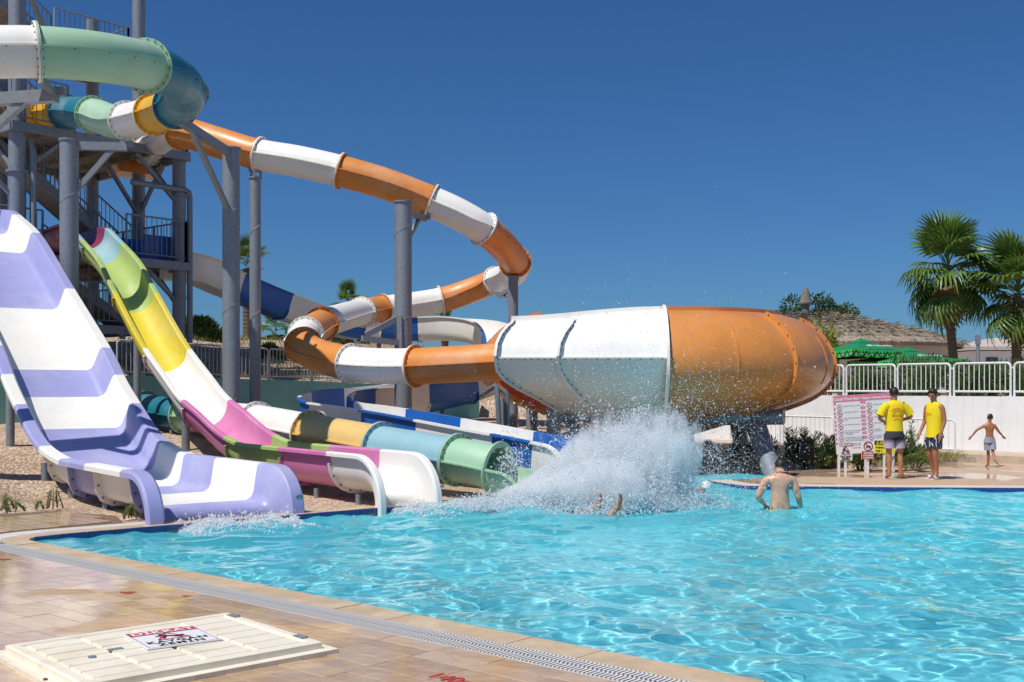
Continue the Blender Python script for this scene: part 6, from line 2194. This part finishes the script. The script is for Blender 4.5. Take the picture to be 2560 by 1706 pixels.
# lifeguard seen from behind, hands held together in front of the belly
loc1 = Vector(G(2236, 1197)); loc1.z = 0
J1 = dict(ell=(0, 0, 0), shl=(-.19, -.01, 1.43), shr=(.19, -.01, 1.43), elr=(.34, -.02, 1.20), ell_=(0, 0, 0), head=(0, .015, 1.645), neck=(0, 0, 1.51),
          hipl=(-.09, 0, .90), hipr=(.09, 0, .90), knl=(-.105, .02, .49), knr=(.115, .02, .49), anl=(-.105, .0, .085), anr=(.115, -.02, .085), ftl=(-.10, .13, .028), ftr=(.23, .03, .028), wrl=(-.13, .17, 1.10), wrr=(.17, .17, 1.13))
J1['ell'] = (-.31, -.02, 1.17)
per1, W1, k1, rot1 = person('lifeguard seen from behind in yellow T-shirt and grey ombre shorts, barefoot', loc1, 1.76, 0.05, J1, SKIN1)
sh = MB()
sh.loft([[W1(q) for q in ell(c, rx, ry)] for c, rx, ry in (((0, 0, .93), .178, .135), ((0, 0, .99), .172, .13), ((0, 0, 1.08), .168, .125), ((0, 0, 1.2), .18, .13), ((0, 0, 1.32), .196, .132), ((0, 0, 1.40), .212, .118), ((0, 0, 1.45), .205, .108), ((0, 0, 1.485), .165, .098), ((0, 0, 1.51), .11, .08), ((0, 0, 1.53), .07, .066))], caps=False)
for s_, sgn in (('l', -1), ('r', 1)):
    a, b = Vector(J1['sh' + s_]), Vector(J1['el' + s_])
    cloth_tube(sh, W1, k1, rot1, [a - Vector((sgn * .05, 0, -.01)), a.lerp(b, .25), a.lerp(b, .62), a.lerp(b, .78)], [.085, .088, .083, .086])
so = sh.build('t_shirt', YSHIRT, per1, angle=70); wrinkle(so, .012, 16, 3); so['kind'] = 'stuff'
del so['kind']
SH_G, t, b = newmat('ombre_short_cloth')
ge = t.nodes.new('ShaderNodeNewGeometry'); sx = t.nodes.new('ShaderNodeSeparateXYZ'); rp = t.nodes.new('ShaderNodeValToRGB')
t.links.new(ge.outputs['Position'], sx.inputs[0])
mr = t.nodes.new('ShaderNodeMapRange'); mr.inputs[1].default_value = .60; mr.inputs[2].default_value = .92
t.links.new(sx.outputs['Z'], mr.inputs[0]); t.links.new(mr.outputs[0], rp.inputs['Fac'])
rp.color_ramp.elements[0].position = .25; rp.color_ramp.elements[1].position = .55
rp.color_ramp.elements[0].color = srgb('#b3a3b3') + (1,); rp.color_ramp.elements[1].color = srgb('#3b383f') + (1,)
t.links.new(rp.outputs['Color'], b.inputs['Base Color']); b.inputs['Roughness'].default_value = .85


def shorts(root, W, k, rot, J, mat, zt=.98, zl=.60, flare=.112, seed=1):
    sb_ = MB()
    sb_.loft([[W(q) for q in ell(c, rx, ry)] for c, rx, ry in (((0, 0, zt), .152, .118), ((0, 0, .93), .168, .128), ((0, -.01, .86), .182, .135), ((0, -.01, .81), .186, .13))], caps=False)
    for s_, sgn in (('l', -1), ('r', 1)):
        a, b_ = Vector(J['hip' + s_]), Vector(J['kn' + s_])
        fz = lambda z: a.lerp(b_, (a.z - z) / (a.z - b_.z))
        cloth_tube(sb_, W, k, rot, [fz(.88), fz(.80), fz(.70), fz(zl)], [.1, .106, .108, flare])
    o = sb_.build('shorts', mat, root, angle=70); wrinkle(o, .010, 18, seed)
    return o


shorts(per1, W1, k1, rot1, J1, SH_G, seed=4)
# red print on the back of the T-shirt, laid on the cloth
lt = MB()
word = 'CANKURTARAN'
for i, ch_ in enumerate(word):
    a = R(52 - 104 * i / (len(word) - 1))
    c = W1((-.115 * math.sin(a), -.135, 1.225 + .125 * math.cos(a)))
    ax2 = (rot1 @ Vector((math.cos(a), .10 * math.sin(a), math.sin(a)))).normalized(); ay2 = (rot1 @ Vector((-math.sin(a), 0.12, math.cos(a)))).normalized()
    text_into(lt, ch_, .046, c - rot1 @ Vector((0, .014, 0)), ax2, ay2, align='CENTER', bold=.002)
text_into(lt, 'LIFEGUARD', .042, W1((0, -.148, 1.21)), rot1 @ Vector((1, 0, 0)), Z, align='CENTER', bold=.002)
stuff(lt.build('shirt_print', pm('red_shirt_print', '#d8421e', rough=.8), so, smooth=False))

# lifeguard facing the camera, looking to the left
loc2 = Vector(G(2336, 1198.5)); loc2.z = 0
tr2 = R(122)
J2 = dict(shl=(-.175, 0, 1.42), shr=(.175, .0, 1.42), ell=(-.235, .0, 1.14), elr=(.24, -.03, 1.14), wrl=(-.23, .10, .92), wrr=(.25, .10, .92), head=(0, .04, 1.635), neck=(0, .01, 1.505),
          hipl=(-.085, 0, .90), hipr=(.085, 0, .90), knl=(-.09, .10, .50), knr=(.09, .05, .50), anl=(-.08, .04, .10), anr=(.08, -.10, .12), ftl=(-.10, .17, .042), ftr=(.12, .03, .04))
per2, W2_, k2, rot2 = person('smiling lifeguard in sleeveless yellow shirt, navy patterned shorts and white slides', loc2, 1.75, tr2, J2, SKIN2, head_turn=.15, hair_mat=pm('dark_brown_hair', '#2b211c', rough=.6, var=.3, scale=40))
sh = MB()
sh.loft([[W2_(q) for q in ell(c, rx, ry)] for c, rx, ry in (((0, .01, .82), .185, .138), ((0, .01, .92), .178, .134), ((0, 0, 1.05), .17, .128), ((0, 0, 1.2), .178, .13), ((0, 0, 1.32), .188, .128), ((0, 0, 1.40), .182, .112), ((0, 0, 1.455), .17, .1), ((0, .0, 1.49), .135, .09), ((0, .005, 1.512), .085, .075))], caps=False)
so2 = sh.build('sleeveless_shirt', YSHIRT, per2, angle=70); wrinkle(so2, .013, 14, 8)
SH_N, t, b = newmat('navy_palm_cloth')
tc = t.nodes.new('ShaderNodeTexCoord'); wv = t.nodes.new('ShaderNodeTexWave'); wv.inputs['Scale'].default_value = 4.5; wv.inputs['Distortion'].default_value = 9; wv.inputs['Detail'].default_value = 3
t.links.new(tc.outputs['Object'], wv.inputs['Vector']); rp = t.nodes.new('ShaderNodeValToRGB'); t.links.new(wv.outputs['Fac'], rp.inputs['Fac'])
rp.color_ramp.elements[0].position = .86; rp.color_ramp.elements[1].position = .93
rp.color_ramp.elements[0].color = srgb('#1b2233') + (1,); rp.color_ramp.elements[1].color = srgb('#aeb6c6') + (1,)
t.links.new(rp.outputs['Color'], b.inputs['Base Color']); b.inputs['Roughness'].default_value = .85
shorts(per2, W2_, k2, rot2, J2, SH_N, zl=.62, flare=.115, seed=6)
lt = MB()
stroke(lt, W2_((.10, .148, 1.27)), rot2 @ Vector((-1, 0, 0)), Z, [(0, 0), (.01, .035), (.035, .03), (.03, .005), (.0, .0), (.05, .005), (.06, .02), (.07, .004), (.085, .02), (.095, .003), (.11, .018), (.12, .003), (.15, .012)], .009, .0)
stuff(lt.build('shirt_print', pm('red_chest_print', '#d8421e', rough=.8), so2, smooth=False))
for s_ in ('l', 'r'):
    an, ft = Vector(J2['an' + s_]), Vector(J2['ft' + s_])
    d = (ft - an); d.z = 0; d.normalize(); d = rot2 @ d; sdv = Vector((-d.y, d.x, 0))
    c = W2_((an.x, an.y, 0)) + d * .065
    slp = MB(); outl_ = []
    for q in range(16):
        a = 2 * math.pi * q / 16
        outl_.append(c + d * .14 * math.cos(a) + sdv * (.05 + .008 * math.cos(a)) * math.sin(a))
    slp.add([p + Z * .003 for p in outl_] + [p + Z * .026 for p in outl_], [tuple(range(16, 32))] + [(i, (i + 1) % 16, 16 + (i + 1) % 16, 16 + i) for i in range(16)])
    sl = slp.build('sandal', WPAINT, per2, angle=40)
    arc_ = [c + d * .06 + sdv * .056 * math.cos(a) + Z * (.02 + .062 * math.sin(a)) for a in np.linspace(0, math.pi, 10)]
    MB().strip([p - d * .045 for p in arc_], [p + d * .045 for p in arc_]).build('strap', WPAINT, sl)

# boy walking away
loc3 = Vector(G(2474, 1168)); loc3.z = 0
J3 = dict(shl=(-.16, 0, 1.38), shr=(.16, 0, 1.38), ell=(-.40, .0, 1.24), elr=(.30, .0, 1.17), wrl=(-.55, .05, 1.03), wrr=(.42, .06, 1.05), head=(.02, .02, 1.63), neck=(0, 0, 1.47), hipl=(-.085, 0, .88), hipr=(.085, 0, .88),
          knl=(-.03, .05, .50), knr=(.09, -.05, .52), anl=(-.03, .06, .085), anr=(.09, -.30, .24), ftl=(-.05, .19, .03), ftr=(.18, -.34, .12), chest=(0, 0, 1.26), upper=(0, 0, 1.37))
per3, W3, k3, rot3 = person('barefoot boy in pale grey shorts walking away by the white wall', loc3, 1.18, -.15, J3, SKIN2, head_turn=-.5)
shorts(per3, W3, k3, rot3, J3, pm('grey_short_cloth', '#8f97a8', rough=.85, var=.06, scale=10), zt=1.0, zl=.58, flare=.125, seed=9)

# man standing in the pool, back to the camera
d4 = 17.0
loc4 = Vector(((1950 - CX) / F * d4, d4, 0))
sub = -.98
J4 = {n_: (p[0], p[1], p[2]) for n_, p in dict(shl=(-.20, .02, 1.385), shr=(.20, .02, 1.385), ell=(-.33, .0, 1.13), elr=(.275, .0, 1.12), wrl=(-.20, .14, 1.0), wrr=(.34, .12, .94), head=(.02, .10, 1.565), neck=(0, .05, 1.47), upper=(0, .02, 1.39)).items()}
per4, W4, k4, rot4 = person('man with bare back standing waist deep in the pool', loc4 + Z * (sub - WZ * 0 - .04), 1.78, -.05, J4, SKIN3, bulk=1.2)
shorts(per4, W4, k4, rot4, dict(hipl=(-.09, 0, .90), hipr=(.09, 0, .90), knl=(-.10, .02, .49), knr=(.10, .02, .49)), pm('lime_short_cloth', '#a9b24a', rough=.85, var=.08, scale=9), zt=.955, seed=12)
# rider diving out of the splash, feet up
d5 = 16.35
loc5 = Vector(((1505 - CX) / F * d5, d5, 0))
diver = thing('person', 'bare feet and shins of a rider going under in the splash', 'person', loc5 + Z * WZ)
f = Fig()
T5 = lambda n, p, r, par=None: f.j(n, p, r, par)
T5('pelvis', (-1.05, .25, -.42), (.12, .10)); T5('chest', (-1.45, .4, -.62), (.14, .11), 'pelvis'); T5('head', (-1.78, .5, -.75), .1, 'chest')
for s_, nm, kx, ky, ax0, fx, fz in ((-1, 'l', -.55, .1, -.06, .0, .30), (1, 'r', -.05, -.12, .22, .27, .33)):
    T5('kn' + nm, (kx, ky, -.22), .058, 'pelvis')
    T5('ca' + nm, (kx * .6 + ax0 * .4, ky, -.06), .055, 'kn' + nm)
    T5('an' + nm, (ax0, ky, .11), .036, 'ca' + nm)
    T5('he' + nm, (ax0 + .07, ky - .01, .10), .033, 'an' + nm)
    T5('ft' + nm, (fx - .01, ky - .03, .22), (.045, .026), 'an' + nm)
    T5('to' + nm, (fx - .03, ky - .04, fz), (.04, .018), 'ft' + nm)
for s_, nm in ((-1, 'l'), (1, 'r')):
    T5('sh' + nm, (-1.5, .4 + s_ * .18, -.6), .055, 'chest'); T5('el' + nm, (-1.75, .4 + s_ * .25, -.7), .042, 'sh' + nm); T5('wr' + nm, (-2.0, .4 + s_ * .15, -.75), .03, 'el' + nm)
link('body', skin_mesh('body', f.v, f.e, f.r, 0, SKIN1), diver)
# swimmer with a white cap at the right edge of the splash
d6 = 19.6
loc6 = Vector(((1762 - CX) / F * d6, d6, WZ))
sw = thing('person', 'swimmer with white cap low in the water at the right edge of the splash', 'person', loc6)
f = Fig()
T5('chest', (-.32, .05, -.06), (.15, .11)); T5('neck', (-.12, .02, .03), .05, 'chest'); T5('jaw', (-.05, 0, .06), .07, 'neck'); T5('skull', (.0, 0, .10), .085, 'jaw')
T5('pelvis', (-.75, .1, -.2), (.13, .1), 'chest'); T5('knl', (-1.1, 0, -.3), .06, 'pelvis'); T5('knr', (-1.1, .2, -.3), .06, 'pelvis')
T5('shl', (-.3, -.17, .0), .055, 'chest'); T5('ell', (-.45, -.35, -.05), .042, 'shl'); T5('wrl', (-.62, -.3, .0), .03, 'ell')
T5('shr', (-.25, .2, -.02), .055, 'chest'); T5('elr', (-.1, .4, -.1), .042, 'shr')
link('body', skin_mesh('body', f.v, f.e, f.r, 0, SKIN2), sw)
MB().lathe([(.0, .115), (.05, .105), (.085, .07), (.1, .02), (.1, -.01)], (loc6.x + .03, loc6.y, loc6.z + .10), 16).build('swim_cap', WPAINT, sw)

# ================================================================ SPLASH AND FOAM
FOAM, t, b = newmat('white_water_drops')
b.inputs['Base Color'].default_value = (.92, .96, .98, 1); b.inputs['Roughness'].default_value = .25
tr = t.nodes.new('ShaderNodeBsdfTranslucent'); tr.inputs['Color'].default_value = (.92, .96, 1, 1)
mx = t.nodes.new('ShaderNodeMixShader'); mx.inputs[0].default_value = .5
t.links.new(b.outputs[0], mx.inputs[1]); t.links.new(tr.outputs[0], mx.inputs[2])
tp = t.nodes.new('ShaderNodeBsdfTransparent'); mx2 = t.nodes.new('ShaderNodeMixShader'); mx2.inputs[0].default_value = .38
t.links.new(mx.outputs[0], mx2.inputs[1]); t.links.new(tp.outputs[0], mx2.inputs[2])
t.links.new(mx2.outputs[0], t.nodes['Material Output'].inputs['Surface'])
OV = np.array([(1, 0, 0), (-1, 0, 0), (0, 1, 0), (0, -1, 0), (0, 0, 1), (0, 0, -1)], float)
OF = np.array([(0, 2, 4), (2, 1, 4), (1, 3, 4), (3, 0, 4), (2, 0, 5), (1, 2, 5), (3, 1, 5), (0, 3, 5)])


def drops(name, C_, rad, flat=None, stretch=None):
    n = len(C_)
    rs = np.random.default_rng(n)
    ang = rs.uniform(0, 6.283, n)
    base = OV[None] * rad[:, None, None] * rs.uniform(.65, 1.4, (n, 1, 3))
    if flat is not None: base = base * np.array([1, 1, flat])
    c, s_ = np.cos(ang), np.sin(ang)
    x = base[..., 0] * c[:, None] - base[..., 1] * s_[:, None]; y = base[..., 0] * s_[:, None] + base[..., 1] * c[:, None]
    V = np.stack([x, y, base[..., 2]], -1) + C_[:, None, :]
    Fc = (OF[None] + 6 * np.arange(n)[:, None, None]).reshape(-1, 3)
    return npmesh(name, V.reshape(-1, 3), Fc, FOAM, smooth=True)


rs = np.random.default_rng(42)
S0 = np.array([1.60, 17.5, WZ])
# jets: threads thrown up and to the right, drops strung along each
cs_, rd = [], []
for j in range(260):
    th = rs.normal(.24, .42); ph = rs.normal(0, .35)
    sp = rs.uniform(2.2, 5.6) * (1 - .28 * abs(th))
    o = S0 + np.array([rs.normal(-.2, .55), rs.normal(0, .35), 0])
    v = np.array([math.sin(th) * sp * .8, math.sin(ph) * sp * .5, math.cos(th) * sp])
    n = int(rs.uniform(80, 260))
    tt_ = rs.uniform(.02, .60, n) ** .9
    p = o + v * tt_[:, None] * 1.05 + np.array([0, 0, -4.9]) * (tt_ ** 2)[:, None] + rs.normal(0, .010 + .11 * tt_[:, None], (n, 3))
    cs_.append(p); rd.append(np.exp(rs.normal(math.log(.0044), .65, n)))
# dense body
n = 42000
a = rs.normal(0, 1, n); hgt = np.abs(rs.normal(0, .46, n))
p = np.stack([S0[0] - .25 + a * (.68 - .12 * hgt) + .42 * hgt, S0[1] + rs.normal(0, .5, n), WZ + hgt * (.95 + .25 * np.sin(a * 7)) * np.exp(-.25 * a * a)], 1)
cs_.append(p); rd.append(np.exp(rs.normal(math.log(.0055), .7, n)))
# low stream of white water from the tube mouth
n = 24000
f_ = rs.uniform(0, 1, n)
p = np.stack([-1.5 + 3.1 * f_ + rs.normal(0, .12, n), 17.1 + .25 * f_ + rs.normal(0, .25, n), WZ + np.abs(rs.normal(0, .04 + .30 * f_ ** 1.8, n))], 1)
cs_.append(p); rd.append(np.exp(rs.normal(math.log(.0058), .7, n)))
# fine far spray, carried to the right
n = 26000
p = np.stack([S0[0] + rs.normal(.75, .95, n), S0[1] + rs.normal(.1, .8, n), WZ + np.abs(rs.normal(0.7, 0.95, n))], 1)
cs_.append(p); rd.append(np.exp(rs.normal(math.log(.0042), .45, n)))
n = 60
p = np.stack([S0[0] + rs.normal(.1, .4, n), S0[1] + rs.normal(0, .5, n), rs.uniform(2.2, 3.9, n)], 1)
cs_.append(p); rd.append(np.exp(rs.normal(math.log(.004), .3, n)))
# spatter in the mouth of the mint tube
n = 900
p = np.stack([-.02 + rs.normal(0, .10, n), 17.75 + rs.normal(0, .12, n), WZ + .9 * rs.uniform(0, 1, n) ** 1.3], 1)
cs_.append(p); rd.append(np.exp(rs.normal(math.log(.008), .5, n)))
# water thrown up round the rider's feet
n = 1600
p = np.stack([loc5.x + rs.normal(-.05, .28, n), loc5.y + rs.normal(0, .16, n), WZ + np.abs(rs.normal(0, .11, n))], 1)
cs_.append(p); rd.append(np.exp(rs.normal(math.log(.006), .6, n)))
C_ = np.concatenate(cs_); rd = np.concatenate(rd)
keep_ = C_[:, 2] > WZ - .01
sp_ = link('splash', drops('splash', C_[keep_], np.clip(rd[keep_], .0025, .022)))
sp_['kind'] = 'stuff'
# the mist of finest drops between them: a closed lumpy body filled with thin white vapour
MIST = bpy.data.materials.new('spray_mist'); MIST.use_nodes = True
t = MIST.node_tree; t.nodes.remove(t.nodes['Principled BSDF'])
pv = t.nodes.new('ShaderNodeVolumePrincipled'); pv.inputs['Color'].default_value = (.97, .985, 1, 1); pv.inputs['Anisotropy'].default_value = .1
ge = t.nodes.new('ShaderNodeNewGeometry')
n1 = t.nodes.new('ShaderNodeTexNoise'); n1.inputs['Scale'].default_value = 4.5; n1.inputs['Detail'].default_value = 6; n1.inputs['Roughness'].default_value = .72
mpv = t.nodes.new('ShaderNodeMapping'); mpv.inputs['Rotation'].default_value = (0, R(-16), 0); mpv.inputs['Scale'].default_value = (1.4, 1.2, .6)
t.links.new(ge.outputs['Position'], mpv.inputs['Vector']); t.links.new(mpv.outputs['Vector'], n1.inputs['Vector'])
sx = t.nodes.new('ShaderNodeSeparateXYZ'); t.links.new(ge.outputs['Position'], sx.inputs[0])
mh = t.nodes.new('ShaderNodeMapRange'); mh.inputs[1].default_value = 0.0; mh.inputs[2].default_value = 1.6; mh.inputs[3].default_value = .64; mh.inputs[4].default_value = .33
t.links.new(sx.outputs['Z'], mh.inputs[0])
ad = t.nodes.new('ShaderNodeMath'); ad.operation = 'ADD'; t.links.new(n1.outputs['Fac'], ad.inputs[0]); t.links.new(mh.outputs[0], ad.inputs[1])
sb_ = t.nodes.new('ShaderNodeMath'); sb_.operation = 'SUBTRACT'; sb_.inputs[1].default_value = .87; sb_.use_clamp = True; t.links.new(ad.outputs[0], sb_.inputs[0])
ml = t.nodes.new('ShaderNodeMath'); ml.operation = 'MULTIPLY'; ml.inputs[1].default_value = 34.0; t.links.new(sb_.outputs[0], ml.inputs[0])
t.links.new(ml.outputs[0], pv.inputs['Density']); t.links.new(pv.outputs[0], t.nodes['Material Output'].inputs['Volume'])
bm = bmesh.new()
bmesh.ops.create_icosphere(bm, subdivisions=4, radius=1.0)
for v in bm.verts:
    c = v.co
    lump = 1 + .16 * math.sin(5 * c.x + 2) * math.sin(4 * c.z + 1) + .12 * math.sin(9 * c.z + 3 * c.x) + .1 * math.sin(11 * c.y + 4 * c.x)
    x, y, z = c * lump
    up_ = max(0.0, z)
    # tall in the middle, a low tail to the left along the stream
    if x < 0: X_ = 2.1 * x
    else: X_ = 1.15 * x
    v.co = Vector((S0[0] + .05 + X_ + .35 * up_, S0[1] + .75 * y, WZ + .02 + (1.5 * up_ * (1.0 if x > -.25 else max(.25, 1.0 + (x + .25) * 1.1))) + min(0.0, z) * .02))
me = bpy.data.meshes.new('spray_mist'); bm.to_mesh(me); bm.free(); me.materials.append(MIST)
ms = link('spray_mist', me); ms['kind'] = 'stuff'
# froth where the slides enter the water
cs_ = []
wd = (wr - wl).normalized(); out_ = -UH
for base, span, reach, n in ((wl + wd * .35, (wr - wl).length - .6, .38, 14000), (hl + wd * .2, .7, .4, 4000)):
    f_ = rs.uniform(0, 1, n); r_ = np.abs(rs.normal(0, reach, n))
    hgt = np.abs(rs.normal(0, .025, n)) * np.exp(-r_ * 1.5) + (rs.uniform(0, 1, n) < .12) * np.abs(rs.normal(0, .09, n)) * np.exp(-r_ * 4)
    p = np.array(base)[None] + np.array(wd)[None] * (f_ * span)[:, None] + np.array(out_)[None] * (r_ - .05)[:, None]
    p[:, 2] = WZ + hgt
    cs_.append(p)
C_ = np.concatenate(cs_)
C_[:, 2] += water_height(C_[:, 0], C_[:, 1])
fr_ = link('slide_froth', drops('slide_froth', C_, np.exp(rs.normal(math.log(.0065), .6, len(C_)))))
fr_['kind'] = 'stuff'
# drifting foam flecks on the surface round the splash
n = 16000
r_ = np.abs(rs.normal(0, 1.5, n)); a = rs.uniform(0, 6.283, n)
p = np.stack([S0[0] - .5 + r_ * np.cos(a) * 1.5, S0[1] - .2 + r_ * np.sin(a) * .55, np.zeros(n)], 1)
nz = np.sin(p[:, 0] * 5 + 3 * np.sin(p[:, 1] * 4)) * np.sin(p[:, 1] * 9 + 2 * np.sin(p[:, 0] * 3))
p = p[(nz > .15) | (r_ < .5)]
p[:, 2] = WZ + water_height(p[:, 0], p[:, 1]) + .003
ok_ = inside(POOL, p[:, 0], p[:, 1])
fm = link('surface_foam', drops('surface_foam', p[ok_], np.exp(rs.normal(math.log(.011), .5, ok_.sum())), flat=.3))
fm['kind'] = 'stuff'
